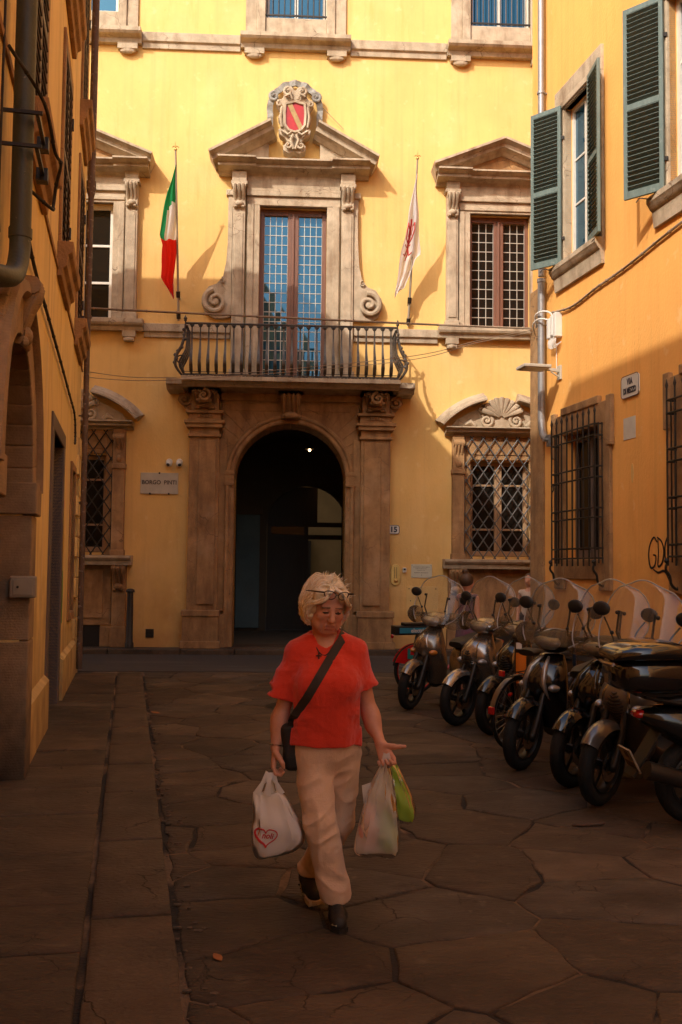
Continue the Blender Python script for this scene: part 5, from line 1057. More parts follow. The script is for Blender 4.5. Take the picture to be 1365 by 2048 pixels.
tw = [(-9.3, -.04, 4.15), (-8.2, -.03, 3.95), (-6.6, -.03, 3.88), (-5.0, -.03, 3.82), (-3.2, -.03, 3.74), (-2.2, -.03, 3.68), (-1.9, -.03, 3.45), (-2.1, -.04, 3.3)]
wire('twisted_cable', tw, .014, M_CABLE_D, 'dark twisted cable sagging along the tan wall above the doorways', 22, F_LEFT)
wire('cable_loop', [(-10.4, -.10, 4.42), (-9.9, -.24, 4.36), (-9.55, -.28, 4.22), (-9.3, -.30, 4.24), (-9.1, -.26, 4.18), (-9.05, -.24, 4.05), (-9.2, -.24, 3.98), (-9.4, -.12, 4.02)], .011, M_CABLE_D, 'dark cable looped round the bracket of the big green downpipe', 6, F_LEFT)
wire('thin_wire', [(-10.0, -.02, 7.5), (-9.98, -.02, 5.0), (-10.02, -.02, 3.8), (-9.96, -.02, 3.55)], .008, M_CABLE_D, 'thin dark wire hanging beside the big green downpipe', 0, F_LEFT)
# ---------------------------------------------------------------- scooters and bicycles
M_TYRE = mat('tyre_rubber', (.007, .0065, .006), .8, .3, 20, .3, 90); M_RIM = mat('grey_alloy_rim', (.05, .047, .044), .4, .2, 10, metal=.7); M_CHROME = mat('dull_chrome', (.55, .52, .48), .22, .15, 10, metal=1.0)
M_SEAT = mat('black_seat_vinyl', (.008, .008, .008), .5, .2, 20, .2, 120); M_LENS = mat('clear_headlamp', (.50, .50, .50), .12, .4, 14, coat=1.0, metal=.4); M_AMBER = mat('amber_lens', (.62, .22, .03), .15, .2, 8, coat=1.0); M_REDL = mat('red_lens', (.55, .012, .012), .2, .15, 8, coat=1.0)
M_DARKPL = mat('dark_grey_plastic', (.014, .013, .012), .5, .2, 10); M_SCREEN = clear('windscreen', (.94, .94, .94), .08, .05, (.80, .76, .70), 1.5); M_SCREEN_S = clear('smoked_windscreen', (.62, .60, .56), .20, .06, (.50, .47, .42), 1.55); M_EDGE = clear('screen_edge', (.8, .8, .8), .75, .1, (.85, .83, .80)); M_GUARD = clear('clear_hand_guard', (.85, .84, .82), .28, .08, (.72, .68, .60))
def paint(name, col, metal=.5, rough=.32): return mat(name, col, rough, .12, 3, metal=metal, coat=.8)
def sup(cx, cy, a, b_, p, n=22, nose=0.0):
    out = []
    for i in range(n):
        t = 2*math.pi*i/n; c, s = math.cos(t), math.sin(t)
        out.append((cx+a*math.copysign(abs(c)**(2/p), c), cy+b_*math.copysign(abs(s)**(2/p), s)*(1-nose*max(0, c)**2)))
    return out
def smooth_keys(keys, n=4):
    K = np.array(keys, float); out = []
    for i in range(len(K)-1):
        p0, p1, p2, p3 = K[max(i-1, 0)], K[i], K[i+1], K[min(i+2, len(K)-1)]
        for k in range(n): t = k/n; out.append(.5*((2*p1)+(p2-p0)*t+(2*p0-5*p1+4*p2-p3)*t*t+(3*p1-p0-3*p2+p3)*t**3))
    out.append(K[-1]); return out
def zloft(b, keys, nose=.0, n=22):                 # keys: z, front x, back x, half width, power
    b.loft([[(x, y, k[0]) for x, y in sup((k[1]+k[2])/2, 0, (k[1]-k[2])/2, k[3], k[4], n, nose)] for k in smooth_keys(keys)])
def xloft(b, keys, n=20):                          # keys: x, centre z, half height, half width, power
    b.loft([[(k[0], y, z) for y, z in sup(0, k[1], k[3], k[2], k[4], n)] for k in smooth_keys(keys)])
def wheel(par, M, r, tw, spokes=5, name='wheel', front=True):
    b = B(); n = 36; b.tube([((r-tw)*math.cos(2*math.pi*i/n), 0, (r-tw)*math.sin(2*math.pi*i/n)) for i in range(n)], tw, 10, loop=True, flat=1.0, up=(0, 1, 0)); t = b.build(name, M_TYRE, par, smooth=60); t.matrix_local = M
    b = B(); rr = r-tw*1.75; b.lathe([(rr, -tw*.75), (rr-.012, -tw*.8), (rr-.02, -tw*.5), (rr-.02, tw*.5), (rr-.012, tw*.8), (rr, tw*.75)], (0, 0, 0), 30, 'y'); b.lathe([(.001, -.05), (.04, -.05), (.045, -.02), (.045, .02), (.04, .05), (.001, .05)], (0, 0, 0), 14, 'y')
    for k in range(spokes):
        a = 2*math.pi*k/spokes+.3; d = Vector((math.cos(a), 0, math.sin(a))); b.bar(d*.03, d*(rr-.005), .035, .022, up=(0, 1, 0))
    b.build('rim', M_RIM, t, smooth=40)
    if front: b = B(); b.lathe([(.06, .055), (.11, .055), (.11, .06), (.06, .06)], (0, 0, 0), 24, 'y'); b.build('brake_disc', M_CHROME, t)
    return t
def scooter(name, loc, heading, lean, steer, col, nose='grille', screen='tall', top_case=False, guards=False, accent=None, lab='', plate_txt=None, smoked=False, steer_x=0):
    r = .292; tw = .052; root = empty(name, loc, heading); root.rotation_euler = (lean, 0, heading)
    ax = Vector((-.45, 0, 1.0))-Vector((.02, 0, .0)); ax = Vector((-.46, 0, 1.0)).normalized(); piv = Vector((0, 0, r)) ; S = Matrix.Translation((-.02, 0, r)) @ Matrix.Rotation(R(steer), 4, ax) @ Matrix.Translation((.02, 0, -r))
    def put(b, nm, m, smooth=45, st=False, bevel=0):
        o = b.build(nm, m, root, smooth=smooth, bevel=bevel)
        if st: o.matrix_local = S
        return o
    wheel(root, S @ Matrix.Translation((0, 0, r)), r, tw, 5, 'front_wheel'); wheel(root, Matrix.Translation((-1.33, 0, r)), r, tw*1.1, 5, 'rear_wheel', False)
    b = B(); rings = []                            # front mudguard, a curved shell over the tyre
    for i in range(13):
        a = R(35+105*i/12); rr = r+.028; w = .070+.012*math.sin(math.pi*i/12); e = []
        for k in range(9): u = -1+2*k/8; q = rr-.055*abs(u)**2.4; e.append((q*math.cos(a), w*u, r+q*math.sin(a)))
        for k in range(8, -1, -1): u = -1+2*k/8; q = rr-.008-.055*abs(u)**2.4; e.append((q*math.cos(a), (w-.006)*u, r+q*math.sin(a)))
        rings.append(e)
    b.loft(rings); put(b, 'front_mudguard', col, 50, True)
    for s_ in (-1, 1):
        b = B(); b.tube([(0, s_*.085, r), (-.05, s_*.085, r+.12), (-.16, s_*.07, r+.36), (-.22, s_*.06, r+.5)], [.030, .032, .024, .022], 10); b.ball((0, s_*.085, r), (.035, .03, .04), 8, 6); put(b, 'fork_leg', M_RIM, 50, True)
    b = B()                                        # leg shield
    if nose == 'sharp': keys = [(.33, -.30, -.47, .12, 2.2), (.45, -.24, -.47, .17, 2.3), (.60, -.14, -.46, .20, 2.2), (.74, -.10, -.45, .205, 2.1), (.86, -.18, -.45, .17, 2.1), (.95, -.30, -.46, .10, 2.0)]
    else: keys = [(.30, -.31, -.50, .13, 2.4), (.40, -.28, -.50, .18, 2.6), (.55, -.20, -.49, .215, 2.5), (.70, -.115, -.47, .215, 2.3), (.82, -.13, -.46, .19, 2.2), (.92, -.24, -.46, .13, 2.1), (.985, -.34, -.47, .08, 2.0)]
    zloft(b, keys, nose=.45); sh = put(b, 'leg_shield', col, 60)
    b = B()
    if nose == 'grille':
        for k in range(9):
            t = k/8; z = .60+.19*t; w = .085*math.sin(math.pi*(.12+.8*t))+.012; xf = interp([.55, .62, .70, .78, .82], [-.20, -.155, -.115, -.115, -.13], z)+.004
            b.tube([(xf-.035-.02, -w, z+.02), (xf-.004, -w*.5, z), (xf+.004, 0, z-.008), (xf-.004, w*.5, z), (xf-.055, w, z+.02)], .0075, 6)
        o = b.build('grille', M_DARKPL, sh, smooth=50)
        b = B(); zk = [(.575, -.185), (.62, -.15), (.70, -.108), (.78, -.108), (.85, -.16), (.93, -.262)]
        for s_ in (-1, 1): b.tube([(x-.02-.25*w*w*8, s_*w, z) for (z, x), w in zip(zk, (.012, .075, .105, .10, .075, .05))], .012, 6)
        b.build('nose_trim', M_CHROME, sh, smooth=50)
    elif nose == 'round':
        for s_ in (-1, 1): b.tube([(-.235, s_*.03, .90), (-.165, s_*.055, .83), (-.15, s_*.085, .76), (-.16, s_*.10, .70)], [.010, .02, .018, .004], 8)
        b.build('nose_trim', M_CHROME, sh, smooth=50)
    else:
        for s_ in (-1, 1): b.tube([(-.28, s_*.03, .93), (-.17, s_*.07, .84), (-.12, s_*.09, .72), (-.17, s_*.12, .60)], [.012, .024, .026, .006], 8)
        b.build('nose_flash', accent or M_CHROME, sh, smooth=50)
    for s_ in (-1, 1):
        b = B(); b.ball((-.205, s_*.150, .685), (.075, .045, .035), 12, 8); b.build('turn_signal', M_LENS if nose != 'round' else M_AMBER, sh, smooth=180)
    b = B(); xloft(b, [(-.42, .40, .16, .12, 2.5), (-.50, .34, .07, .17, 3), (-.62, .325, .05, .19, 3.5), (-.80, .33, .055, .19, 3.5), (-.92, .36, .09, .17, 3)]); put(b, 'floorboard', M_DARKPL, 50)
    b = B(); xloft(b, [(-.84, .50, .17, .11, 2.6), (-.95, .54, .22, .15, 2.6), (-1.15, .58, .20, .175, 2.6), (-1.40, .64, .15, .165, 2.5), (-1.62, .70, .09, .12, 2.4), (-1.74, .73, .035, .06, 2.2)]); put(b, 'rear_body', col, 60)
    b = B(); xloft(b, [(-.80, .735, .035, .10, 2.6), (-.92, .765, .045, .145, 2.8), (-1.12, .785, .048, .16, 2.8), (-1.28, .815, .052, .155, 2.8), (-1.50, .835, .045, .13, 2.6), (-1.62, .825, .02, .09, 2.4)]); put(b, 'seat', M_SEAT, 60)
    b = B(); xloft(b, [(-1.70, .74, .03, .06, 2.4), (-1.76, .735, .028, .055, 2.4), (-1.78, .735, .015, .04, 2.4)]); put(b, 'tail_light', M_REDL, 60)
    b = B(); b.bar((-1.62, 0, .62), (-1.80, 0, .34), .14, .012); put(b, 'rear_mudguard', M_DARKPL)
    b = B(); xloft(b, [(-.95, .36, .08, .10, 3), (-1.15, .33, .10, .14, 3), (-1.33, .30, .09, .14, 3), (-1.42, .30, .06, .12, 3)]); b.tube([(-1.05, -.10, .22), (-1.2, -.17, .22), (-1.35, -.20, .30), (-1.78, -.20, .42)], [.022, .03, .055, .058], 12); put(b, 'engine_and_exhaust', M_RIM, 50)
    b = B()
    for s_ in (-1, 1): b.tube([(-.98, s_*.10, .24), (-1.06, s_*.16, .02), (-1.10, s_*.19, .012)], .014, 6)
    b.tube([(-1.05, -.12, .12), (-1.05, .12, .12)], .012, 6); b.tube([(-.82, .14, .28), (-.78, .22, .06)], .010, 6); put(b, 'stand', M_IRON)
    # handlebar group
    b = B(); zloft(b, [(.965, -.30, -.50, .06, 2.2), (1.01, -.245, -.53, .15, 2.2), (1.06, -.235, -.55, .185, 2.2), (1.105, -.28, -.55, .16, 2.2), (1.14, -.36, -.53, .08, 2.1)], nose=.25); hb = put(b, 'handlebar_cover', col if nose != 'sharp' else M_DARKPL, 60, True)
    b = B(); zloft(b, [(.995, -.245, -.32, .07, 2.2), (1.03, -.215, -.32, .115, 2.3), (1.065, -.215, -.32, .125, 2.3), (1.10, -.265, -.34, .09, 2.2)], nose=.35); b.build('headlight', M_LENS, hb, smooth=60)
    for s_ in (-1, 1):
        b = B(); b.tube([(-.44, s_*.14, 1.07), (-.47, s_*.22, 1.085), (-.53, s_*.35, 1.075)], [.018, .019, .019], 8); b.tube([(-.45, s_*.2, 1.06), (-.43, s_*.24, 1.06), (-.47, s_*.36, 1.05)], .007, 6); b.box(-.50, -.43, s_*.19-.03, s_*.19+.03, 1.06, 1.11); b.build('grip', M_DARKPL, hb, smooth=50)
        b = B(); b.tube(catmull([(-.45, s_*.20, 1.10), (-.43, s_*.24, 1.20), (-.44, s_*.30, 1.29)], 4), .007, 6); b.ball((-.445, s_*.330, 1.350), (.022, .074, .056), 12, 8); b.build('mirror', M_DARKPL, hb, smooth=60)
        if guards:
            g = B(); rings = []
            for i in range(7): t = i/6; y = s_*(.16+.24*t); hgt = .10*math.sin(math.pi*(.25+.6*t)); x = -.33-.10*t*t; rings.append([(x, y, 1.08-hgt), (x+.02, y, 1.08), (x-.02, y, 1.09+hgt), (x-.024, y, 1.09+hgt), (x+.016, y, 1.08), (x-.004, y, 1.08-hgt)])
            g.loft(rings); g.build('hand_guard', M_GUARD, hb, smooth=50)
    if screen:
        top = 1.60 if screen == 'tall' else 1.40; hw = .33 if screen == 'tall' else .24; nu, nv = 16, 16; v_ = []; b = B()
        def SP(u, v):                              # rounded outline, wrapped to the rider
            zz = lerp(1.04, top, v); w = hw*interp([0, .12, .35, .6, .8, .9, .96, 1], [.62, .86, 1.0, .97, .84, .70, .52, .30], v); y = w*u
            return (-.20-(zz-1.04)*.42-.16*(w*u/hw)**2, y, zz-.03*(u*u)*v)
        for j in range(nv+1):
            for i in range(nu+1): v_.append(SP(-1+2*i/nu, j/nv))
        n1 = nu+1; f_ = [(j*n1+i, j*n1+i+1, (j+1)*n1+i+1, (j+1)*n1+i) for j in range(nv) for i in range(nu)]; b.add(v_, f_)
        o = b.build('windscreen', M_SCREEN_S if smoked else M_SCREEN, root, smooth=180, recalc=False); o.matrix_local = S
        b = B(); b.tube([SP(-1, j/12) for j in range(13)]+[SP(-1+2*i/8, 1) for i in range(1, 8)]+[SP(1, 1-j/12) for j in range(13)], .006, 5); b.build('screen_edge', M_EDGE, o, smooth=60)
        b = B()
        for s_ in (-1, 1): b.tube([(-.42, s_*.12, 1.08), (-.34, s_*.14, 1.20), (-.36, s_*.14, 1.36)], .009, 6); b.ball(SP(s_*.5, .55), .016, 8, 6); b.ball(SP(s_*.5, .28), .016, 8, 6)
        b.build('screen_stay', M_DARKPL, o, smooth=50)
    if top_case:
        b = B(); xloft(b, [(-1.42, .99, .04, .14, 3), (-1.46, 1.0, .10, .20, 3.2), (-1.60, 1.0, .115, .235, 3.4), (-1.78, 1.0, .115, .235, 3.4), (-1.90, 1.0, .10, .20, 3.2), (-1.94, 1.0, .05, .14, 3)]); tc_ = put(b, 'top_case', top_case, 50)
        b = B(); xloft(b, [(-1.40, 1.12, .02, .15, 3), (-1.45, 1.135, .05, .21, 3), (-1.62, 1.155, .065, .24, 3), (-1.80, 1.15, .06, .235, 3), (-1.93, 1.13, .04, .19, 3), (-1.97, 1.11, .015, .13, 3)]); b.build('case_lid', top_case, tc_, smooth=50)
        b = B(); b.tube([(-1.97, -.10, 1.07), (-1.985, 0, 1.07), (-1.97, .10, 1.07)], .014, 6); b.box(-1.97, -1.955, -.03, .03, .94, 1.0); b.build('case_latch', M_CHROME, tc_, smooth=50)
        b = B(); b.bar((-1.35, 0, .86), (-1.80, 0, .875), .18, .02); b.tube([(-1.4, .12, .80), (-1.75, .12, .86), (-1.75, -.12, .86), (-1.4, -.12, .80)], .012, 6); put(b, 'luggage_rack', M_DARKPL)
    if plate_txt:
        b = B(); MM = Matrix.Translation((-1.80, 0, .44)) @ Matrix.Rotation(R(-28), 4, 'Y'); b.M = MM; b.box(-.006, .006, -.085, .085, -.085, .085); pl = put(b, 'number_plate', mat('grimy_number_plate', (.34, .27, .19), .5, .3, 12), None)
        q = B(); q.M = MM
        for zz in (.045, -.03):
            for k in range(5 if zz < 0 else 2): y0 = -.062+k*.027+(.03 if zz > 0 else 0); q.box(-.0075, -.006, y0, y0+.017, zz-.022, zz+.022); q.box(-.0078, -.0074, y0+.005, y0+.011, zz-.008, zz+.012)
        q.build('worn_characters', M_INK, pl)
    tag(root, lab, 'scooter', 'scooters parked along the street')
    return root
HD = math.atan2(-.66, -.75)
P_GRAPH = paint('graphite_paint', (.23, .195, .16), .75, .26); P_SILV = paint('silver_grey_paint', (.37, .34, .31), .8, .24); P_DARK = paint('anthracite_paint', (.018, .017, .017), .4, .2); P_BLACK = paint('gloss_black_paint', (.008, .008, .009), .0, .10); P_GREY = paint('warm_grey_paint', (.17, .155, .14), .65, .3); P_ACC = paint('pale_flash_paint', (.40, .36, .32), .6, .3)
scooter('scooter', (.85, 11.93, 0), HD+R(4), R(-3), 14, P_GRAPH, 'round', 'tall', guards=True, lab='graphite scooter with clear windscreen farthest up the row, beside the red-rimmed bicycle')
scooter('scooter', (1.27, 10.74, 0), HD-R(2), R(-2), 6, P_SILV, 'grille', 'tall', guards=True, lab='silver scooter with dark V grille, second from the far end of the row')
scooter('scooter', (1.56, 10.16, 0), HD, R(-3), 4, P_DARK, 'grille', 'tall', lab='dark scooter with ribbed grille behind the orange-striped bollard')
scooter('scooter', (1.53, 8.41, 0), HD+R(2), R(-3), 8, P_DARK, 'sharp', 'tall', accent=P_ACC, guards=True, smoked=True, lab='anthracite scooter with pale nose flashes and smoked windscreen beside the upright bicycle')
scooter('scooter', (1.80, 7.75, 0), HD-R(1), R(-2), 5, P_BLACK, 'sharp', 'tall', accent=P_BLACK, lab='glossy black scooter with a wide clear windscreen in mid row')
scooter('scooter', (1.86, 7.16, 0), HD+R(1), R(-3), 6, P_GREY, 'grille', 'tall', lab='warm grey scooter with ribbed grille squeezed next to the black top case')
HG = math.atan2(.16, .985); gx, gy = 2.36, 6.66
scooter('scooter', (gx+1.33*.985, gy+1.33*.16, 0), HG, R(3), -4, P_DARK, 'sharp', 'tall', top_case=P_BLACK, accent=P_DARK, lab='dark scooter with a glossy black top case, its tail towards the viewer', plate_txt=True)

M_BFR = mat('dark_blue_bicycle_paint', (.02, .035, .06), .35, .2, 8, coat=.6); M_SPOKE = mat('steel_spoke', (.42, .40, .37), .35, .1, 9, metal=.9); M_GUARDM = mat('steel_mudguard', (.26, .22, .17), .35, .3, 8, metal=.8); M_BSRED = paint('red_share_bike_paint', (.62, .015, .02), 0, .35); M_TEAL = mat('teal_print', (.02, .30, .33), .5, 0); M_BLUE = mat('blue_label', (.03, .28, .48), .5, .1, 5)
def cyc_wheel(par, M, r, rimm, n_sp=28, tw=.018):
    b = B(); n = 40; b.tube([((r-tw)*math.cos(2*math.pi*i/n), 0, (r-tw)*math.sin(2*math.pi*i/n)) for i in range(n)], tw, 8, loop=True, up=(0, 1, 0)); t = b.build('wheel', M_TYRE, par, smooth=60); t.matrix_local = M
    b = B(); q = r-2*tw; b.tube([(q*math.cos(2*math.pi*i/n), 0, q*math.sin(2*math.pi*i/n)) for i in range(n)], .013, 6, loop=True, up=(0, 1, 0)); b.build('rim', rimm, t, smooth=60)
    b = B()
    for i in range(n_sp):
        a = 2*math.pi*i/n_sp; s_ = 1 if i % 2 else -1; a2 = a+s_*.35; b.tube([(.02*math.cos(a2), s_*.03, .02*math.sin(a2)), (q*math.cos(a), 0, q*math.sin(a))], .0018, 4)
    b.lathe([(.001, -.05), (.016, -.05), (.022, -.03), (.014, -.02), (.014, .02), (.022, .03), (.016, .05), (.001, .05)], (0, 0, 0), 10, 'y'); b.build('spokes', M_SPOKE, t)
    return t
def bicycle(name, loc, heading, lean, share, lab, steer=0):
    root = empty(name, loc, heading); root.rotation_euler = (lean, 0, heading); r = .345 if not share else .33; fr_ = M_BFR if not share else M_BSRED; wb = 1.05
    cyc_wheel(root, Matrix.Translation((0, 0, r)), r, M_SPOKE if not share else M_BSRED, tw=.018 if not share else .026); cyc_wheel(root, Matrix.Translation((wb, 0, r)) @ Matrix.Rotation(R(steer), 4, 'Z'), r, M_SPOKE if not share else M_BSRED, tw=.018 if not share else .026)
    b = B(); bb, st_, hd, hl = (.42, 0, .28), (.28, 0, .74), (.84, 0, .92), (.89, 0, .68)
    b.tube([(0, .05, r), bb], .010, 6); b.tube([(0, -.05, r), bb], .010, 6); b.tube([(0, .05, r), st_], .009, 6); b.tube([(0, -.05, r), st_], .009, 6); b.tube([bb, st_, (.255, 0, .86)], .017, 8)
    b.tube([bb, hl], .02, 8)
    if not share: b.tube([(.34, 0, .55), hl], .018, 8)
    b.tube([hd, hl], .02, 8)
    for s_ in (-1, 1): b.tube([hl, (.93, s_*.05, .58), (1.02, s_*.05, .40), (wb, s_*.05, r)], .011, 6)
    b.build('bicycle_frame', fr_, root, smooth=50)
    b = B(); xloft(b, [(.10, .90, .03, .09, 2.4), (.18, .91, .035, .10, 2.4), (.30, .90, .03, .05, 2.4), (.40, .89, .018, .02, 2.4)]); b.build('saddle', M_SEAT, root, smooth=60)
    b = B(); b.tube([hd, (.83, 0, 1.02)], .013, 8); b.tube(catmull([(.72, -.28, 1.04), (.80, -.2, 1.08), (.86, 0, 1.06), (.80, .2, 1.08), (.72, .28, 1.04)], 5), .011, 6); b.build('handlebar', M_SPOKE, root, smooth=50)
    b = B(); b.lathe([(.085, -.006), (.09, 0), (.085, .006)], bb, 20, 'y'); b.bar(bb, (.42+.12, -.06, .18), .02); b.bar(bb, (.42-.12, .06, .38), .02); b.box(.50, .59, -.13, -.06, .165, .19); b.box(.26, .35, .06, .13, .37, .395); b.build('crank', M_DARKPL, root)
    b = B(); rings = []                            # rear mudguard
    for i in range(15):
        a = R(20+150*i/14); q = r+.022; rings.append([((q+dz)*math.cos(a), yy, r+(q+dz)*math.sin(a)) for yy, dz in ((-.026, -.008), (0, 0), (.026, -.008), (.026, -.011), (0, -.004), (-.026, -.011))])
    b.loft(rings); b.tube([(0, .055, r), (-.30, .04, r+.26)], .003, 4); b.tube([(0, -.055, r), (-.30, -.04, r+.26)], .003, 4); b.build('mudguard', M_GUARDM if not share else M_TYRE, root, smooth=50)
    if not share:
        b = B(); b.box(-.365, -.34, -.035, .035, r+.02, r+.09); b.build('rear_reflector', M_REDL, root, bevel=.01)
        b = B(); b.box(-.40, -.37, -.03, .03, r+.30, r+.36) if 0 else b.box(-.25, -.22, -.03, .03, .70, .755); b.build('tail_lamp', M_REDL, root, bevel=.008)
        for aa in (125, 250):
            b = B(); p = Vector((.23*math.cos(R(aa)), -.03, r+.23*math.sin(R(aa)))); b.ball(p, (.035, .008, .02), 8, 6); b.build('spoke_reflector', M_REDL, root, smooth=60)
        b = B()
        for s_ in (-1, 1): b.tube([(-.28, s_*.06, .70), (.24, s_*.06, .72)], .006, 5); b.tube([(0, s_*.055, r), (-.12, s_*.06, .70)], .005, 5)
        for k in range(6): x = -.28+k*.09; b.tube([(x, -.06, .705), (x, .06, .705)], .004, 4)
        b.build('carrier', M_DARKPL, root)
        b = B(); x0, x1, z0, z1 = .86, 1.16, .80, 1.02
        for k in range(7):
            z = z0+(z1-z0)*k/6; e = .02*k/6; b.tube([(x0-e, -.14-e, z), (x1+e, -.14-e, z), (x1+e, .14+e, z), (x0-e, .14+e, z)], .003, 4, loop=True)
        for k in range(8):
            x = x0+(x1-x0)*k/7; b.tube([(x, -.16, z1), (x, -.14, z0), (x, .14, z0), (x, .16, z1)], .0025, 4)
        b.build('wire_basket', M_DARKPL, root)
    else:
        b = B(); q = r+.02
        for s_ in (-1, 1):
            pts = [(q*math.cos(R(a)), r+q*math.sin(R(a))) for a in range(50, 166, 8)]; pts = pts+[(pts[-1][0]*.62, pts[-1][1]-.02), (pts[0][0]*.5, pts[-1][1]-.02)]
            b.prism(pts, s_*.045-.004, s_*.045+.004)
        b.build('wheel_cover', M_BSRED, root)
        b = B(); b.box(-.16, -.12, .0505, .054, r+.15, r+.29); b.box(-.16, -.04, .0505, .0545, r+.15, r+.20); b.box(-.16, -.12, -.054, -.0505, r+.15, r+.29); b.box(-.16, -.04, -.0545, -.0505, r+.15, r+.20); b.build('printed_mark', M_TEAL, root)
        b = B(); b.box(-.36, .22, -.075, .075, .80, .92); b.box(-.22, .20, -.06, .06, .92, .96); b.tube([(0, 0, .80), (-.02, 0, .70)], .02, 6); rk = b.build('battery_rack', M_BPLAS, root, bevel=.012)
        b = B(); b.box(-.30, .16, -.079, -.0745, .825, .895); b.box(-.30, .16, .0745, .079, .825, .895); b.build('blue_label', M_BLUE, rk)
        me = text_mesh('electric', .075, M_ENAMEL, depth=.001, bold=.002)
        for s_ in (-1, 1):
            o = bpy.data.objects.new('lettering', me); COL.objects.link(o); o.parent = rk; o.matrix_local = Matrix.Translation((-.02, s_*.0795, .858)) @ (Matrix.Rotation(R(180), 4, 'Z') if s_ > 0 else Matrix())
        b = B(); b.ball((-.37, 0, .78), (.02, .03, .03), 8, 6); b.build('tail_lamp', M_REDL, root)
    return tag(root, lab, 'bicycle')
bicycle('bicycle', (1.62, 9.30, 0), math.atan2(.66, .75), R(4), False, 'dark bicycle with wire spokes, basket and red reflectors wedged between two scooters')
bicycle('bicycle', (1.02, 13.45, 0), math.atan2(.40, .92), R(3), True, 'shared bicycle with red rims and blue battery label behind the farthest scooter')
# ---------------------------------------------------------------- small things lying about
M_LEAF = mat('dry_leaf', (.36, .13, .035), .8, .3, 20); M_CARD = mat('flattened_cardboard', (.09, .055, .035), .85, .3, 10); M_SCRAP = mat('pale_litter', (.13, .09, .06), .9, .4, 14)
def leaf(loc, rz, s, lab):
    b = B(); pts = [(0, -.5), (.22, -.2), (.28, .1), (.12, .42), (0, .55), (-.14, .4), (-.26, .08), (-.2, -.22)]
    b.prism_z([(x*s, y*s) for x, y in pts], 0, .002); o = b.build('leaf', M_LEAF); o.location = loc; o.rotation_euler = (R(6), R(-5), rz); return tag(o, lab, 'leaf', 'leaves on the ground')
leaf((-.50, 4.30, .012), .6, .07, 'single orange leaf beside the kerb at the lower left'); leaf((-2.08, 11.4, .012), 1.2, .12, 'small orange scrap near the far end of the kerb')
b = B(); b.prism_z([(-.11, -.02), (-.05, -.045), (.10, -.03), (.14, .01), (.05, .04), (-.06, .03)], 0, .014); o = b.build('crushed_carton', M_CARD, bevel=.01); o.location = (1.62, 6.60, .006); o.rotation_euler = (0, 0, .15); tag(o, 'flattened brown carton on the flagstones below the grey scooter', 'carton')
o = bpy.data.objects.new('manhole_cover', None); COL.objects.link(o); o.location = (-.55, 12.1, .004); b = B(); b.lathe([(.001, .012), (.30, .012), (.33, .008), (.35, .0)], (0, 0, 0), 28); b.build('cover', M_IRON, o, smooth=40); tag(o, 'round dark manhole cover in the paving before the palazzo', 'manhole cover')
rr = random.Random(11); b = B()
for i in range(150):
    l = rr.uniform(1.5, 12.5); a = .02+abs(rr.gauss(0, .06)); x, y = st(a, l); s_ = rr.uniform(.004, .016); b.ball((x, y, .004), (s_*rr.uniform(.8, 2), s_, s_*.5), 5, 3)
lt = b.build('gutter_litter', M_SCRAP); tag(lt, 'crumbs and grit lying in the gutter along the kerb', 'litter', kind='stuff')
# ---------------------------------------------------------------- the woman with the shopping bags
class Field:
    """distance grid that grows one body out of blended shapes"""
    def __init__(s, lo, hi, h):
        s.lo = np.array(lo, float); s.h = h; s.n = np.ceil((np.array(hi)-s.lo)/h).astype(int)+1; s.V = np.full(s.n, .5, np.float32); s.ax = [s.lo[i]+h*np.arange(s.n[i]) for i in range(3)]
    def sub(s, lo, hi):
        a = [max(0, int((lo[i]-s.lo[i])/s.h)) for i in range(3)]; b = [min(s.n[i], int((hi[i]-s.lo[i])/s.h)+2) for i in range(3)]
        sl_ = tuple(slice(a[i], max(a[i], b[i])) for i in range(3)); return sl_, np.meshgrid(*[s.ax[i][sl_[i]] for i in range(3)], indexing='ij')
    def add(s, fn, lo, hi, k=.02, cut=False):
        sl_, (X, Y, Z) = s.sub([v-k-.02 for v in lo], [v+k+.02 for v in hi])
        if X.size == 0: return s
        d = fn(X, Y, Z); s.V[sl_] = smax(s.V[sl_], -d, k) if cut else smin(s.V[sl_], d, k); return s
    def cap(s, a, b, ra, rb=None, k=.02, sy=1.0, cut=False):
        rb = ra if rb is None else rb; r = max(ra, rb)*max(1, sy); lo = [min(a[i], b[i])-r for i in range(3)]; hi = [max(a[i], b[i])+r for i in range(3)]
        return s.add(lambda X, Y, Z: s_cap(X, Y, Z, a, b, ra, rb, sy), lo, hi, k, cut)
    def ell(s, c, r, k=.02, cut=False, rot=None):
        m = max(r); q = np.array(rot.inverted()) if rot is not None else None
        def fn(X, Y, Z):
            if q is None: return s_ell(X, Y, Z, c, r)
            x, y, z = X-c[0], Y-c[1], Z-c[2]; return s_ell(q[0][0]*x+q[0][1]*y+q[0][2]*z, q[1][0]*x+q[1][1]*y+q[1][2]*z, q[2][0]*x+q[2][1]*y+q[2][2]*z, (0, 0, 0), r)
        return s.add(fn, [c[i]-m for i in range(3)], [c[i]+m for i in range(3)], k, cut)
    def warp(s, fn):
        m = np.abs(s.V) < .06; I = np.argwhere(m); P = s.lo+s.h*I; s.V[m] += fn(P[:, 0], P[:, 1], P[:, 2]).astype(np.float32); return s
    def mesh(s, name, m, parent, flatten=False):
        v, f = sdf_mesh(s.V, s.lo, s.h); return np_mesh(name, v, f, m, parent)
    def front(s, x, z, off=0.0):
        i = int(round((x-s.lo[0])/s.h)); k = int(round((z-s.lo[2])/s.h)); i = min(max(i, 0), s.n[0]-1); k = min(max(k, 0), s.n[2]-1); col = s.V[i, :, k]; j = np.argmax(col < 0)
        return None if col[j] >= 0 else s.lo[1]+s.h*j-off
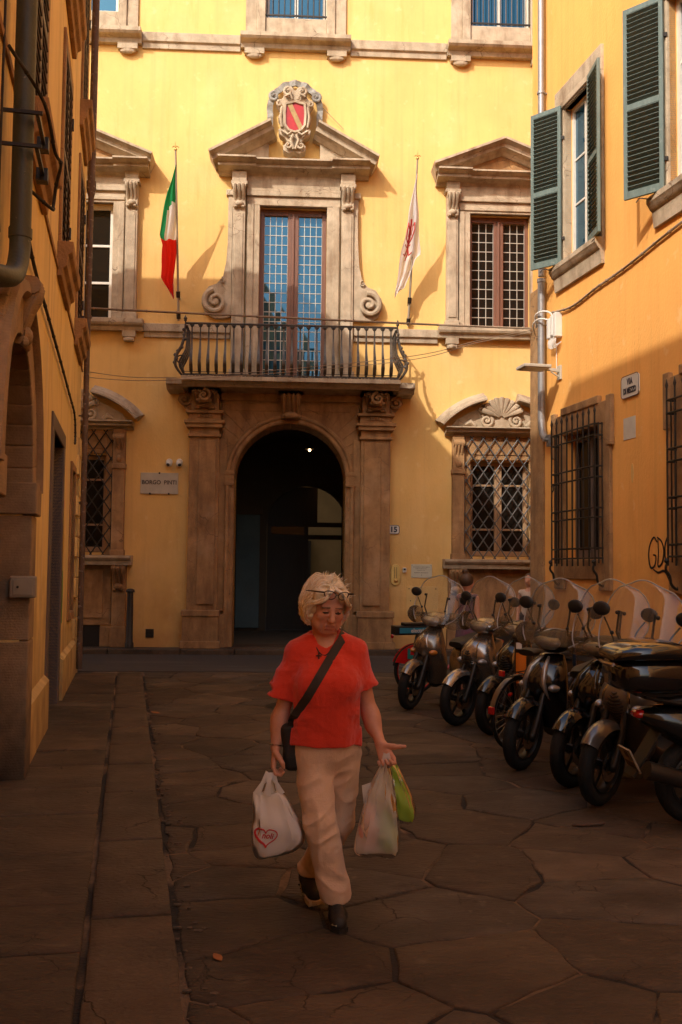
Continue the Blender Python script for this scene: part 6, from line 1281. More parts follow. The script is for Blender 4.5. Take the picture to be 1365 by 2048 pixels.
_NT = np.random.RandomState(4).rand(64, 64, 64).astype(np.float32)*2-1
def vnoise(x, y, z):
    xi, yi, zi = np.floor(x).astype(int), np.floor(y).astype(int), np.floor(z).astype(int); fx, fy, fz = x-xi, y-yi, z-zi; fx, fy, fz = [f*f*(3-2*f) for f in (fx, fy, fz)]; o = 0
    for a in (0, 1):
        for b in (0, 1):
            for c in (0, 1): o = o+_NT[(xi+a) & 63, (yi+b) & 63, (zi+c) & 63]*(fx if a else 1-fx)*(fy if b else 1-fy)*(fz if c else 1-fz)
    return o
def ridge(x, y, z): return 1-2*np.abs(vnoise(x, y, z))-.35
def sstep(a, b, x): t = np.clip((x-a)/(b-a), 0, 1); return t*t*(3-2*t)
M_SKIN = mat('skin', (.62, .30, .195), .5, .12, 30, .12, 160, sss=.12); M_LIP = mat('lips', (.47, .175, .12), .45, .1, 30); M_EYE = mat('eye_shadow_and_iris', (.055, .028, .02), .35, .2, 60); M_BROW = mat('eyebrow', (.24, .13, .075), .8, .2, 60)
M_HAIR = mat('blonde_hair', (.93, .80, .56), .42, .32, 26, .3, 90, stretch=(1, 1, .35)); M_SHIRT = mat('orange_red_linen', (.72, .040, .012), .88, .14, 9, .35, 240, sheen=.3); M_TROUS = mat('beige_cotton', (.72, .50, .34), .88, .10, 9, .3, 220, sheen=.2); M_SHOE = mat('black_shoe_mesh', (.016, .014, .013), .6, .3, 60, .3, 200); M_SOLE = mat('pale_rubber_sole', (.52, .40, .24), .7, .2, 20)
M_STRAP = mat('dark_brown_webbing', (.038, .026, .018), .75, .2, 60, .3, 260); M_BAGK = mat('black_nylon_bag', (.014, .012, .011), .7, .2, 20, .2, 120); M_GLASSF = mat('dark_spectacle_frame', (.04, .024, .016), .35, .2, 20); M_STEEL = mat('steel_watch', (.62, .56, .48), .25, .1, 20, metal=.9)
M_LENSC = clear('spectacle_lens', (.95, .95, .95), .06, .02, (.9, .9, .9), 1.6)
WO = Vector((0, 4.85, 0)); wom = empty('person', WO)
tag(wom, 'person in an orange-red shirt and beige trousers walking with shopping bags in both hands', 'person')
# landmarks (x right, y away from the viewer, z up)
SHL, SHR = (-.212, .015, 1.262), (.088, .02, 1.272); ELL, ELR = (-.283, .015, .935), (.150, .035, .955); WRL, WRR = (-.302, -.02, .795), (.200, -.045, .826)
HPL, HPR = (-.124, .005, .760), (.022, .03, .760); KNF, ANF = (-.078, -.095, .455), (-.004, -.035, .095); KNB, ANB = (.008, .10, .420), (-.150, .285, .135)
HC = Vector((-.062, -.03, 1.474)); HR_ = Matrix.Rotation(R(17), 3, 'Z') @ Matrix.Rotation(R(20), 3, 'X') @ Matrix.Rotation(R(4), 3, 'Y'); HK = 1.0
def hp(x, y, z): v = HC+HR_ @ (Vector((x, y, z))*HK); return (v.x, v.y, v.z)
def hr(*r): return tuple(q*HK for q in r)
F = Field((-.42, -.36, 0.0), (.33, .44, 1.66), .0046)
F.ell(hp(0, .012, .032), hr(.075, .094, .086), .02, rot=HR_).ell(hp(0, -.022, -.030), hr(.062, .070, .092), .03, rot=HR_).ell(hp(0, -.052, -.098), hr(.034, .032, .026), .03, rot=HR_)
for g in (-1, 1): F.ell(hp(g*.042, -.028, -.070), hr(.028, .042, .034), .03, rot=HR_).ell(hp(g*.040, -.066, -.022), hr(.024, .020, .020), .02, rot=HR_)
F.cap(hp(-.040, -.078, .024), hp(.040, -.078, .024), .013, .013, .015)
for g in (-1, 1): F.ell(hp(g*.031, -.099, .003), hr(.019, .015, .012), .012, cut=True, rot=HR_)
for g in (-1, 1): F.ell(hp(g*.031, -.080, .003), hr(.0165, .012, .0105), .004, rot=HR_).cap(hp(g*.018, -.090, -.013), hp(g*.042, -.080, -.012), .0055, .0045, .008)
F.cap(hp(0, -.088, .014), hp(0, -.114, -.028), .0095, .0135, .010)
for g in (-1, 1): F.ell(hp(g*.013, -.103, -.034), hr(.0095, .011, .008), .006, rot=HR_)
F.cap(hp(-.020, -.091, -.063), hp(.020, -.091, -.063), .0075, .0075, .008).cap(hp(-.018, -.091, -.075), hp(.018, -.091, -.075), .0085, .0085, .007).cap(hp(-.026, -.098, -.0695), hp(.026, -.098, -.0695), .0032, .0032, .005, cut=True)
for g in (-1, 1): F.cap(hp(g*.021, -.100, -.036), hp(g*.037, -.082, -.074), .0035, .0035, .010, cut=True).cap(hp(g*.030, -.086, -.078), hp(g*.036, -.07, -.098), .003, .003, .010, cut=True).ell(hp(g*.077, .012, -.006), hr(.011, .019, .031), .008, rot=HR_)
F.cap(hp(0, .030, -.06), (-.072, .035, 1.285), .056, .062, .03)
F.cap((-.17, .04, 1.235), (.045, .045, 1.24), .045, .045, .04).cap((-.065, .03, 1.20), (-.060, .02, .82), .115, .115, .05)
for g, A, E_, W in ((-1, SHL, ELL, WRL), (1, SHR, ELR, WRR)):
    F.cap((A[0]*.95, A[1], A[2]-.045), E_, .043, .037, .03).cap(E_, W, .036, .0245, .03, 1.0); m_ = [E_[i]*.72+W[i]*.28 for i in range(3)]; F.ell(m_, (.038, .040, .06), .03)
F.cap(HPL, KNF, .062, .045, .03).cap(KNF, ANF, .042, .03, .03).cap(HPR, KNB, .062, .045, .03).cap(KNB, ANB, .042, .03, .03)
def hand(W, fwd, pal, side, size, curl, thumb, spread=.0):
    """W wrist, fwd along the fingers, pal out of the palm, side towards the thumb"""
    W, fwd, pal, side = Vector(W), Vector(fwd).normalized(), Vector(pal).normalized(), Vector(side).normalized(); P = lambda a, b, c: tuple(W+fwd*a*size+side*b*size+pal*c*size)
    for b_ in (-.026, -.009, .009, .026): F.cap(P(.008, b_*.6, 0), P(.088, b_*1.15, .002), .0135*size, .0115*size, .012)
    for i, (b_, L) in enumerate(((.031, .070), (.011, .078), (-.010, .072), (-.030, .058))):
        p = Vector((.088, b_, .002)); a = curl[i]*.5; seg = (.44, .32, .24); r0 = .0098*size
        for j in range(3):
            d = Vector((math.cos(a), spread*b_*10*(1 if j == 0 else 0), math.sin(a))).normalized(); q = p+d*L*seg[j]; F.cap(P(*p), P(*q), r0, r0*.9, .0035); p = q; r0 *= .9; a += curl[i]
    p = Vector((.022, .026, .004))
    for d, L, r0 in zip(thumb, (.036, .028, .022), (.015, .0115, .0095)): q = p+Vector(d).normalized()*L; F.cap(P(*p), P(*q), r0*size, r0*.9*size, .006); p = q
hand(WRL, (-.12, -.10, -1), (.95, -.25, -.05), (.1, -1, .1), 1.02, (.95, 1.0, 1.05, 1.1), ((.5, .55, .5), (.75, .1, .6), (.85, -.35, .35)))
hand(WRR, (.30, -.40, -.62), (-.50, -.85, .18), (.86, -.35, .30), 1.02, (1.05, 1.15, 1.2, 1.2), ((.35, .85, .1), (.25, .95, .0), (.2, 1, -.05)), .1)
body = F.mesh('body', [M_SKIN, M_LIP, M_EYE, M_BROW], wom)
me = body.data; n = len(me.polygons); cen = np.empty(n*3, np.float32); me.polygons.foreach_get('center', cen); cen = cen.reshape(-1, 3); iv = np.array(HR_.inverted()); q = ((cen-np.array(HC)) @ iv.T)/HK; mi = np.zeros(n, np.int32)
lip = (abs(q[:, 0]) < .024-.25*abs(q[:, 2]+.069)) & (q[:, 2] < -.0575) & (q[:, 2] > -.081) & (q[:, 1] < -.083); mi[lip] = 1
for g in (-1, 1): e = ((q[:, 0]-g*.031)/.0155)**2+((q[:, 2]-.0015)/.0068)**2 < 1; mi[e & (q[:, 1] < -.05)] = 2
br = (abs(abs(q[:, 0])-.032) < .020) & (abs(q[:, 2]-.0265+.10*(abs(q[:, 0])-.032)) < .0034) & (q[:, 1] < -.05); mi[br] = 3
me.polygons.foreach_set('material_index', mi)
# hair: a soft cap, then curly locks swept from the parting
H = Field((-.24, -.19, 1.26), (.13, .18, 1.68), .0048)
H.ell(hp(0, .030, .050), hr(.086, .100, .090), .03, rot=HR_)
for g in (-1, 1): H.ell(hp(g*.066, .030, -.015), hr(.030, .060, .062), .03, rot=HR_).ell(hp(g*.062, .045, -.052), hr(.028, .046, .034), .03, rot=HR_).ell(hp(g*.055, -.040, .070), hr(.034, .034, .036), .025, rot=HR_)
H.ell(hp(0, .095, -.02), hr(.070, .040, .066), .03, rot=HR_)
H.ell(hp(0, -.110, -.02), hr(.058, .075, .085), .020, cut=True, rot=HR_).ell(hp(0, -.115, -.085), hr(.066, .085, .075), .02, cut=True, rot=HR_).ell(hp(.002, -.105, .050), hr(.030, .045, .034), .014, cut=True, rot=HR_)
H.warp(lambda x, y, z: .006*ridge(x*26, y*26, z*26)+.003*ridge(x*60+9, y*60, z*60))
hair = H.mesh('hair', M_HAIR, wom)
rr = random.Random(5)
M_HAIR2 = mat('pale_blonde_lock', (.98, .92, .76), .4, .2, 26); M_HAIR3 = mat('darker_blonde_lock', (.80, .62, .38), .45, .25, 26)  # M_HAIR3: darker blonde tone, given to locks at random
def lock(b, s, g, rad, wave, drop, n=5):
    """one lock from the parting round the side of the head; s runs from brow to nape"""
    j = lambda v: rr.uniform(-v, v); k = rr.uniform(.96, 1.10)
    P = [(g*rr.uniform(.0, .016), lerp(-.072, .10, s), lerp(.108, .118, min(1, s*2))+j(.006)), (g*.046*k, lerp(-.086, .120, s)+j(.008), .112*k+j(.006)), (g*.078*k, lerp(-.068, .128, s)+j(.01), .066+j(.01)), (g*.096*k, lerp(-.036, .118, s)+j(.012), .012+j(.01)), (g*.098*k, lerp(-.010, .105, s)+j(.014), -.040+j(.008)), (g*(.086+j(.014)), lerp(.008, .095, s)+j(.014), -.078-drop), (g*(.066+j(.02)), lerp(.0, .085, s)+j(.02), -.088-drop+j(.014))]
    if s < .22: P[1] = (g*.034*k, -.098+j(.006), .098+j(.006)); P[2] = (g*.064*k, -.092+j(.006), .058+j(.008))
    Q = catmull(P, n); ph = rr.uniform(0, 6.28); fr_ = rr.uniform(.7, 1.2); out = []
    for i, q in enumerate(Q): t_ = i/(len(Q)-1); out.append(hp(q.x+g*wave*math.sin(i*fr_+ph)*t_, q.y+wave*math.cos(i*fr_*.9+ph)*t_, q.z+wave*.5*math.sin(i*fr_+ph+1)*t_))
    b.tube(out, [rad*(.35+.65*math.sin(math.pi*min(1, .12+.80*i/(len(Q)-1)))) for i in range(len(Q))], 5, flat=.7)
bs = [B(), B(), B()]
for k in range(230): lock(bs[rr.choice((0, 0, 1, 1, 2))], rr.random()**1.25, rr.choice((-1, 1)), rr.uniform(.0045, .0085), rr.uniform(.003, .009), rr.uniform(-.02, .012))
for k in range(620): lock(bs[rr.choice((0, 1, 1, 2))], rr.random()**1.2, rr.choice((-1, 1)), rr.uniform(.0010, .0022), rr.uniform(.004, .012), rr.uniform(-.02, .016), 4)
for k in range(150):                                # flyaway hairs
    a = rr.uniform(0, 6.28); e = rr.uniform(-.1, 1.4); d = Vector((math.cos(a)*math.cos(e), math.sin(a)*math.cos(e), math.sin(e))); p = Vector((0, .025, .045))+Vector((d.x*.094, d.y*.105, d.z*.095)); q2 = p+d*rr.uniform(.010, .026)+Vector((rr.uniform(-.02, .02), rr.uniform(-.02, .02), rr.uniform(-.004, .012)))
    if d.y < -.5 and d.z < .6: continue
    bs[1].tube([hp(*p), hp(*(p.lerp(q2, .6)+d*.004)), hp(*q2)], [.0012, .0010, .0004], 3)
for b, m_ in zip(bs, (M_HAIR, M_HAIR2, M_HAIR3)): b.build('hair_locks', m_, hair, smooth=180)
# shirt
S = Field((-.40, -.25, .76), (.24, .24, 1.36), .0050)
zk = [.78, .84, .92, 1.0, 1.08, 1.14, 1.22, 1.28, 1.33]; ck = [-.066, -.064, -.060, -.056, -.054, -.055, -.060, -.064, -.066]; ak = [.178, .174, .168, .163, .160, .160, .158, .13, .07]; bk = [.142, .140, .138, .136, .142, .140, .115, .085, .05]; yk = [.015, .010, .0, -.008, -.018, -.016, .012, .03, .035]
def torso(X, Y, Z):
    c, a, b_, yc = (np.interp(Z, zk, v) for v in (ck, ak, bk, yk)); kx, ky = abs(X-c)/a, abs(Y-yc)/b_
    return ((kx**2.4+ky**2.4)**(1/2.4)-1)*np.minimum(a, b_)*.9
S.add(torso, (-.26, -.2, .76), (.14, .22, 1.30), .01)
S.cap((-.120, .035, 1.318), (-.200, .02, 1.262), .036, .046, .05).cap((-.012, .035, 1.318), (.072, .022, 1.272), .036, .046, .05).cap((-.12, .05, 1.30), (-.01, .05, 1.30), .045, .045, .04)
for g in (-1, 1): S.ell((-.054+g*.068, -.092, 1.105), (.070, .062, .072), .05)
S.cap((-.196, .015, 1.240), (-.284, .01, 1.02), .062, .082, .05).cap((.068, .02, 1.250), (.124, .02, 1.06), .062, .074, .05)
def plane_cut(p, nrm): nv_ = Vector(nrm).normalized(); return lambda X, Y, Z: -((X-p[0])*nv_.x+(Y-p[1])*nv_.y+(Z-p[2])*nv_.z)
S.V = np.maximum(S.V, .815+.004*np.sin(S.ax[0]*31+1)[:, None, None]-S.ax[2][None, None, :]).astype(np.float32)
def sleeve_cut(p, d, x0, x1):                       # trims the sleeve end without touching the body
    d = Vector(d).normalized(); sl_, (X, Y, Z) = S.sub((x0, -.2, .9), (x1, .2, 1.2)); S.V[sl_] = np.maximum(S.V[sl_], ((X-p[0])*d.x+(Y-p[1])*d.y+(Z-p[2])*d.z).astype(np.float32))
sleeve_cut((-.285, .01, 1.035), (-.25, 0, -.97), -.40, -.222); sleeve_cut((.120, .02, 1.078), (.28, .05, -.96), .105, .24)
S.cap((-.284, .01, 1.06), (-.300, .01, .98), .068, .074, .004, cut=True).cap((.124, .02, 1.09), (.138, .02, 1.02), .050, .056, .004, cut=True)
S.ell((-.070, .0, 1.365), (.068, .075, .062), .010, cut=True).ell((-.070, -.06, 1.335), (.056, .07, .052), .012, cut=True)
def folds(x, y, z):
    low = 1-sstep(.86, 1.12, z); arm = sstep(.155, .20, abs(x+.055)); d = -.0075*ridge(x*13, y*13, z*4.5)*low*(1-arm)-.0045*ridge(x*9+z*8, y*9, z*11-x*6)*sstep(.84, .92, z)*(1-sstep(1.0, 1.12, z))*(1-arm)
    d += -.0038*ridge(x*10+z*7+4, y*8, z*9-x*8)*sstep(1.02, 1.14, z)*(1-arm); d += -.0065*ridge(x*7+z*5+7, y*9, z*14)*arm*(1-.5*sstep(1.15, 1.27, z)); return d-.0014*ridge(x*44, y*44, z*44)
S.warp(folds)
shirt = S.mesh('shirt', M_SHIRT, wom)
# trousers
T = Field((-.30, -.26, .06), (.20, .40, .86), .0052)
T.ell((-.060, .02, .80), (.165, .125, .13), .03).ell((-.060, .055, .745), (.150, .105, .10), .04)
T.cap((-.128, .0, .755), (-.080, -.092, .455), .090, .073, .04).cap((-.080, -.092, .455), (-.008, -.040, .115), .073, .074, .03)
T.cap((.024, .03, .765), (.012, .10, .42), .084, .070, .007).cap((.012, .10, .42), (-.135, .265, .14), .070, .066, .012)
def tf(x, y, z):
    k = np.exp(-((z-.42)/.12)**2); c = np.exp(-((z-.66)/.09)**2); h_ = np.exp(-((z-.17)/.08)**2)
    d = -.0085*ridge(x*8+z*6, y*7, z*17-x*12)*(k+.9*c)-.0080*ridge(x*9-z*5+3, y*8, z*15+x*9)*h_-.0045*ridge(x*17+5, y*13, z*4.5)*(1-h_*.5); return d-.0012*ridge(x*46, y*46, z*46)
T.warp(tf)
sl_, (X, Y, Z) = T.sub((-.30, -.26, .05), (.2, .13, .35)); T.V[sl_] = np.where(Y < .13, np.maximum(T.V[sl_], (.088+.25*(X+.0)*-.35+.10*(Y+.04)-Z)), T.V[sl_]).astype(np.float32)
T.cap((-.006, -.038, .13), (.0, -.035, .03), .064, .066, .004, cut=True)
sl_, (X, Y, Z) = T.sub((-.30, .13, .05), (.2, .40, .4)); T.V[sl_] = np.maximum(T.V[sl_], (.135-Z+.35*(Y-.26))*.9).astype(np.float32)
trs = T.mesh('trousers', M_TROUS, wom)
# shoes
for (heel, toe, lift, nm) in (((-.004, -.005), (.014, -.245), 0.0, 1), ((-.168, .325), (-.098, .135), .055, 2)):
    hd, td = Vector((heel[0], heel[1], 0)), Vector((toe[0], toe[1], 0)); d = (td-hd).normalized(); sd_ = Vector((-d.y, d.x, 0)); A = lambda l, w, z: tuple(hd+d*l*.25/.25+sd_*w+Vector((0, 0, z+lift*max(0, 1-l/.17))))
    f = Field((-.27, -.30, -.004), (.13, .40, .22), .0046); L = (td-hd).length
    f.cap(A(.035, 0, .045), A(L*.5, 0, .045), .036, .040, .02).cap(A(L*.5, 0, .043), A(L-.045, 0, .036), .042, .036, .02).cap(A(.03, 0, .05), A(.032, 0, .082), .034, .034, .02).cap(A(.06, 0, .072), A(L*.6, 0, .050), .028, .028, .02)
    sh_ = f.mesh('shoe', M_SHOE, wom)
    b = B(); pts = [(0, 0), (.01, .026), (.05, .036), (.10, .036), (.15, .042), (.20, .040), (L-.01, .022), (L+.004, 0)]; ring = [(l, w) for l, w in pts]+[(l, -w) for l, w in pts[::-1][1:-1]]
    b.loft([[A(l, w*1.02, z) for l, w in ring] for z in (.0, .004, .018, .024)]); so_ = b.build('sole', M_SOLE if nm == 2 else M_SHOE, sh_, smooth=40)
    if nm == 1: b = B(); b.tube([A(L-.05, -.034, .030), A(L-.03, -.028, .036), A(L-.012, -.012, .036)], [.003, .007, .004], 6); b.build('toe_highlight', M_SOLE, sh_, smooth=60)  # highlight on the toe, put in as a pale strip
    else:
        b = B()
        for l in (.03, .06, .09, .12, .15): b.ball(A(l, -.036, .012), (.006, .004, .005), 6, 4); b.ball(A(l, .036, .012), (.006, .004, .005), 6, 4)
        b.build('sole_hole', M_SHOE, sh_)
# spectacles pushed up into the hair
b = B()
def lens_ring(cx): return [(cx+.027*math.cos(t)*(1.0+.08*math.sin(t)), -.116+4.5*(cx+.027*math.cos(t))**2, .098+.020*math.sin(t)+.25*(4.5*(cx+.027*math.cos(t))**2)) for t in [2*math.pi*i/20 for i in range(20)]]
for g in (-1, 1): b.tube([hp(x, y+.0, z) for x, y, z in lens_ring(g*.033)], .0026, 6, loop=True); b.tube([hp(g*.059, -.102, .108), hp(g*.092, -.075, .100), hp(g*.114, -.01, .078), hp(g*.108, .04, .060)], [.0048, .004, .003, .002], 6)
b.tube([hp(-.008, -.116, .100), hp(0, -.119, .104), hp(.008, -.116, .100)], .0024, 6); gl = b.build('spectacles', M_GLASSF, wom, smooth=60)
for g in (-1, 1): b = B(); rg = lens_ring(g*.033); b.add([hp(*p) for p in rg], [tuple(range(20))]); b.build('lens', M_LENSC, gl)
# cord with a small cross, watch
b = B(); P = []
for t in [i/12 for i in range(13)]:
    x = lerp(-.128, -.020, t); z = 1.318-.075*math.sin(math.pi*t)**.8; y = S.front(x, z, .004); P.append((x, (y if y is not None else -.06) if z < 1.285 else lerp(-.01, -.075, math.sin(math.pi*t)), z))
b.tube(P, .0028, 5); cx, cz = -.098, 1.235; y = (S.front(cx, cz, .006) or -.09); b.tube([P[3], (cx, y, cz+.03)], .002, 4); b.box(cx-.003, cx+.003, y-.003, y+.003, cz-.022, cz+.024); b.box(cx-.013, cx+.013, y-.003, y+.003, cz+.004, cz+.010); b.build('cord_necklace', M_STRAP, wom)
b = B(); wv = Vector(WRL); ev = Vector(ELL); dv = (wv-ev).normalized(); c = wv-dv*.012; a = dv.orthogonal().normalized(); a2 = dv.cross(a)
b.tube([c+(a*math.cos(t)+a2*math.sin(t))*.0285 for t in [2*math.pi*i/18 for i in range(18)]], .0075, 6, loop=True, flat=.45, up=dv); b.build('wristwatch', M_STEEL, wom, smooth=60)
# crossbody bag: strap over the shoulder and bag behind the hip
cb = empty('crossbody_bag', WO); b = B(); rings = []; path = []
for t in [i/26 for i in range(27)]:
    x = lerp(.010, -.205, t**1.0); z = lerp(1.315, .955, t**1.05)
    if t > .8: x = -.160-.045*(t-.8)/.2-.006; z = lerp(1.315, .955, t)
    y = min(v for v in [S.front(x+dx, z+dz) if S.front(x+dx, z+dz) is not None else .05 for dx, dz in ((0, 0), (-.012, .008), (.012, -.008))])-.006; path.append(Vector((x, y, z)))
for k in range(2): path = [path[0]]+[(path[i-1]+path[i]*2+path[i+1])/4 for i in range(1, len(path)-1)]+[path[-1]]
for i, p in enumerate(path):
    d = (path[min(i+1, len(path)-1)]-path[max(i-1, 0)]).normalized(); w = Vector((d.z, 0, -d.x)).normalized()*.0205; o_ = Vector((0, .004, 0)); rings.append([p-w, p+w, p+w+o_, p-w+o_])
top_ = path[0]; rings = [[v+Vector((.02, .13, .035)) for v in rings[0]], [v+Vector((.012, .05, .03)) for v in rings[0]]]+rings
end = [[Vector((-.222+dx, -.06+.02*k, .93-.06*k))+Vector((0, dy, 0)) for dx, dy in ((-.020, 0), (.020, .01), (.020, .014), (-.020, .004))] for k in range(2)]
b.loft(rings+end); b.build('strap', M_STRAP, cb, smooth=40)
f = Field((-.33, -.10, .66), (-.14, .16, .96), .005); f.add(lambda X, Y, Z: s_box(X+.10*(Z-.8), Y, Z, (-.225, .03, .80), (.045, .085, .115), .03), (-.30, -.08, .67), (-.16, .14, .94), .01); f.warp(lambda x, y, z: .003*np.sin(50*z+30*y)); f.mesh('bag_body', M_BAGK, cb)
tag(cb, 'black crossbody bag on a dark brown strap worn by the person in orange-red', 'bag')

# plastic carrier bags
M_PBAG = clear('white_carrier_plastic', (.9, .9, .9), .95, .3, (.97, .95, .92), 1.2); M_PBAG2 = clear('frosted_carrier_plastic', (.92, .92, .92), .48, .25, (.98, .96, .90), 1.25); M_PGREEN = clear('green_carrier_plastic', (.62, .85, .25), .82, .25, (.52, .70, .12), 1.3)
M_GROC1 = mat('pink_grocery', (.62, .34, .28), .6, .3, 8); M_GROC2 = mat('green_grocery', (.20, .36, .08), .6, .3, 8); M_GROC3 = mat('brown_grocery', (.20, .13, .08), .7, .3, 8); M_LOGO = mat('red_bag_print', (.55, .02, .03), .6, .1, 9); M_LOGOD = mat('grey_bag_print', (.12, .07, .07), .6, .1, 9); M_LOGOO = mat('orange_bag_print', (.60, .22, .06), .6, .1, 9)
def carrier(name, rows, y0, m, lab, crease, seed, logo=None):
    """rows: z, left x, right x, half depth; crumpled tube closed at the bottom"""
    root = empty(name, WO); r_ = random.Random(seed); K = smooth_keys(rows, 6); n = 44; rings = []; ph = [r_.uniform(0, 6.28) for _ in range(6)]
    def pt(k, t):
        z, x0, x1, d = k; c, s_ = math.cos(t), math.sin(t); hx = (x1-x0)/2; gt = (z-rows[-1][0])/(rows[0][0]-rows[-1][0]); f_ = 1+crease*.05*math.sin(5*t+ph[0]+z*9)-crease*(.05+.16*gt)*abs(math.sin(6.5*t+ph[1]-z*5))-crease*(.03+.10*gt)*abs(math.sin(13*t+ph[2]+z*8))
        return ((x0+x1)/2+hx*math.copysign(abs(c)**.75, c)*(1 if abs(c) > .8 else 1), y0+d*s_*f_+crease*.006*math.sin(40*z+ph[3]+3*t), z+crease*.006*math.sin(3*t+ph[4]))
    for k in K: rings.append([pt(k, 2*math.pi*i/n) for i in range(n)])
    b = B(); b.loft(rings, caps=False); kk = len(rings)-1; b.f.append(tuple(range(kk*n, kk*n+n))); b.m.append(0)
    b.build('bag_body', m, root, smooth=55, recalc=False)
    tag(root, lab, 'shopping bag', 'plastic shopping bags in hand')
    def fy(x, z):
        zs = [k[0] for k in K][::-1]; q = [np.interp(z, zs, [k[i] for k in K][::-1]) for i in (1, 2, 3)]; u = max(-.98, min(.98, (x-(q[0]+q[1])/2)/((q[1]-q[0])/2))); c = math.copysign(abs(u)**(1/.75), u); t = -math.acos(max(-1, min(1, c))); return pt((z, *q), t)[1]
    return root, fy
def strap(root, pts, w, m):
    b = B(); P = catmull(pts, 5); b.tube(P, [w*(.45+.55*abs(2*i/(len(P)-1)-1)) for i in range(len(P))], 8, flat=.16, up=(0, 1, 0)); b.build('handle', m, root, smooth=60)
px = lambda X, Z, yy=-.07: ((X-682.5)/1990*(4.85+yy)*1.0-.0, 0)
HL_ = (-.322, -.062, .690)
bag1, fy1 = carrier('shopping_bag', [(.590, -.402, -.262, .022), (.56, -.404, -.232, .040), (.50, -.403, -.200, .062), (.44, -.405, -.165, .080), (.40, -.408, -.152, .088), (.355, -.408, -.165, .084), (.315, -.402, -.22, .066), (.292, -.392, -.32, .03)], -.060, M_PBAG, 'white carrier bag printed with a red heart, hanging by the wristwatch hand', 1.0, 3)
for a_, e_ in (((-.385, -.075, .585), 0), ((-.335, -.085, .582), 1), ((-.318, -.04, .585), 2), ((-.270, -.075, .588), 3)): strap(bag1, [a_, ((a_[0]*.55+HL_[0]*.45), a_[1]+.0, .64), (HL_[0]+.004*(e_-1.5), HL_[1], .684)], .020, M_PBAG)
b = B(); hp_ = []
for i in range(40):
    t = 2*math.pi*i/40; X_ = 16*math.sin(t)**3/16; Z_ = (13*math.cos(t)-5*math.cos(2*t)-2*math.cos(3*t)-math.cos(4*t))/17; x, z = -.335+.054*X_, .405+.052*Z_*.9; hp_.append((x, fy1(x, z)-.004, z))
b.tube(hp_, [.0028+.0030*max(0, math.sin(2*math.pi*i/40+3.6)) for i in range(40)], 5, loop=True); b.build('heart_outline', M_LOGO, bag1)
def wrap_text(txt, size, m, x0, z0, **k):
    me_ = text_mesh(txt, size, m, depth=.0008, **k)
    for v in me_.vertices: x, z = x0+v.co.x, z0+v.co.z; v.co = (x, fy1(x, z)-.0035+v.co.y*.5, z)
    o = bpy.data.objects.new('lettering', me_); COL.objects.link(o); o.parent = bag1
wrap_text('T', .042, M_LOGOO, -.373, .418, shear=.3); wrap_text('noli', .036, M_LOGO, -.328, .408, shear=.3, bold=.0008); wrap_text('1946', .016, M_LOGOD, -.325, .383, shear=.2) if 0 else None
f = Field((-.42, -.15, .28), (-.14, .04, .50), .008); f.add(lambda X, Y, Z: s_box(X, Y, Z, (-.325, -.06, .36), (.062, .045, .055), .02), (-.41, -.13, .29), (-.24, .02, .43), .01).ell((-.225, -.06, .42), (.055, .05, .055), .02); f.mesh('groceries', M_GROC3, bag1)
HRp = (.226, -.105, .775)
bag2, fy2 = carrier('shopping_bag', [(.745, .206, .236, .014), (.70, .178, .250, .028), (.62, .140, .266, .046), (.54, .116, .280, .062), (.46, .096, .290, .076), (.39, .080, .294, .082), (.350, .078, .290, .076), (.328, .105, .27, .05), (.320, .15, .235, .02)], -.125, M_PBAG2, 'frosted white carrier bag of pink and green groceries, nearer of the pair in one hand', 1.6, 8)
for a_ in ((.212, -.13, .735), (.240, -.12, .735)): strap(bag2, [a_, (a_[0], -.118, .76), (HRp[0], HRp[1], .787)], .016, M_PBAG2)
f = Field((.07, -.21, .31), (.31, -.04, .60), .007); f.ell((.145, -.125, .42), (.050, .055, .085), .02).ell((.15, -.12, .50), (.035, .04, .06), .02); f.mesh('pink_groceries', M_GROC1, bag2)
f = Field((.13, -.21, .31), (.31, -.04, .60), .007); f.ell((.235, -.12, .40), (.050, .055, .065), .02).ell((.22, -.12, .47), (.04, .045, .06), .02); f.mesh('green_groceries', M_GROC2, bag2)
bag3, fy3 = carrier('shopping_bag', [(.745, .225, .262, .014), (.69, .235, .296, .032), (.62, .250, .332, .05), (.55, .255, .362, .06), (.50, .262, .376, .06), (.465, .275, .366, .048), (.448, .30, .345, .02)], -.02, M_PGREEN, 'lime green carrier bag hanging behind the frosted white one', 1.2, 14)
for a_ in ((.232, -.02, .735), (.252, -.02, .735)): strap(bag3, [a_, (a_[0]-.004, -.045, .765), (HRp[0]+.006, HRp[1]+.02, .787)], .015, M_PGREEN)
f = Field((.24, -.08, .44), (.37, .05, .60), .007); f.ell((.305, -.02, .50), (.040, .038, .045), .02); f.mesh('groceries', M_GROC2, bag3)
b = B(); b.loft([[(.125, -.115, .52), (.19, -.125, .52), (.19, -.12, .522), (.125, -.11, .522)], [(.116, -.105, .60), (.19, -.115, .61), (.19, -.11, .612), (.116, -.10, .602)], [(.112, -.10, .635), (.165, -.105, .655), (.165, -.10, .656), (.112, -.095, .637)]]); b.build('paper_wrap', M_PAPER, bag2)

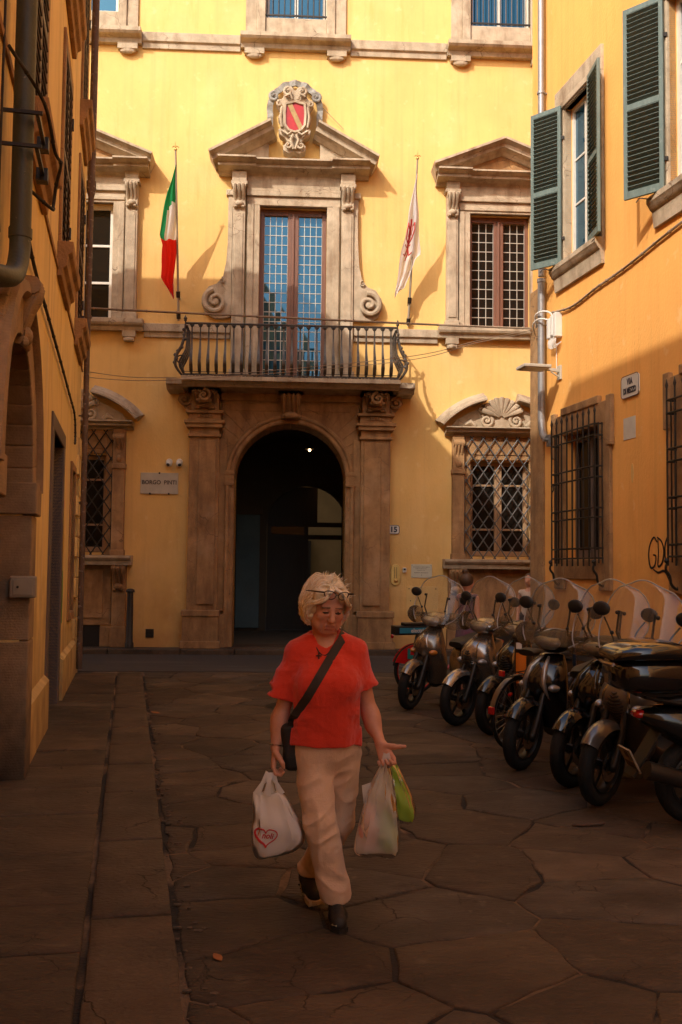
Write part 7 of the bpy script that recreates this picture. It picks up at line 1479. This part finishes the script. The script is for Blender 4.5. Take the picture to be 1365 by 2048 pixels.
# ---------------------------------------------------------------- two passers-by half hidden behind the windscreens
M_HAIRB = mat('brown_hair', (.10, .05, .025), .55, .3, 30); M_FLOR = mat('floral_dress', (.07, .12, .15), .85, .3, 9, col2=(.22, .06, .10)); M_TOPL = mat('pale_top', (.62, .50, .40), .85, .2, 8); M_NAVYT = mat('dark_trousers', (.03, .03, .04), .85, .2, 8)
def passer(loc, rz, lab, hair_m, top_m, low_m, bun, dress):
    o = empty('person', loc, rz); f = Field((-.30, -.30, 0), (.30, .30, 1.66), .011); 
    f.ell((0, 0, 1.50), (.075, .095, .115), .02).cap((0, .01, 1.42), (0, .01, 1.30), .045, .05, .02).cap((-.13, .01, 1.30), (.13, .01, 1.30), .05, .05, .03).cap((0, 0, 1.24), (0, 0, .92), .10, .12, .05).cap((0, -.09, 1.49), (0, -.105, 1.475), .012, .012, .01)
    for g in (-1, 1): f.cap((g*.16, .01, 1.29), (g*.20, .02, 1.02), .042, .034, .02).cap((g*.20, .02, 1.02), (g*.19, -.06, .80), .033, .024, .02).ell((g*.19, -.08, .74), (.022, .03, .05), .015).cap((g*.08, 0, .92), (g*.08, -.05*g, .48), .075, .05, .03).cap((g*.08, -.05*g, .48), (g*.08, .06*g, .08), .045, .032, .02).cap((g*.08, .06*g, .04), (g*.09, .06*g-.15, .03), .035, .03, .02)
    f.mesh('body', M_SKIN, o)
    h = Field((-.15, -.16, 1.32), (.15, .22, 1.72), .010); h.ell((0, .025, 1.53), (.092, .10, .105), .02); h.ell((0, -.10, 1.47), (.06, .06, .085), .015, cut=True)
    if bun: h.ell((0, .05, 1.645), (.045, .045, .04), .015)
    else: h.ell((0, .07, 1.42), (.075, .05, .10), .03)
    h.mesh('hair', hair_m, o)
    t = Field((-.32, -.25, .3), (.32, .25, 1.38), .012); t.cap((-.14, .01, 1.29), (.14, .01, 1.29), .058, .058, .04).cap((0, 0, 1.22), (0, 0, .90 if dress else .95), .125, .135, .05)
    if dress: t.cap((0, 0, .90), (0, 0, .50), .15, .20, .05); t.warp(lambda x, y, z: .008*np.sin(9*np.arctan2(y, x))*(1-sstep(.6, 1.0, z)))
    t.ell((0, -.02, 1.36), (.07, .09, .06), .01, cut=True); t.mesh('dress' if dress else 'top', top_m, o)
    if not dress:
        t = Field((-.25, -.25, .06), (.25, .25, 1.0), .012); t.ell((0, 0, .92), (.15, .125, .10), .03)
        for g in (-1, 1): t.cap((g*.08, 0, .90), (g*.08, -.05*g, .48), .092, .068, .03).cap((g*.08, -.05*g, .48), (g*.08, .06*g, .10), .066, .05, .02)
        t.mesh('trousers', low_m, o)
    return tag(o, lab, 'person', 'passers-by behind the scooters')
passer((1.74, 13.6, 0), R(130), 'passer-by in a flowered dress with hair in a bun behind the farthest windscreen', M_HAIRB, M_FLOR, None, True, True)
passer((3.26, 17.2, 0), R(-30), 'passer-by in a pale top half hidden behind the corner of the orange house', M_HAIRB, M_TOPL, M_NAVYT, False, False)
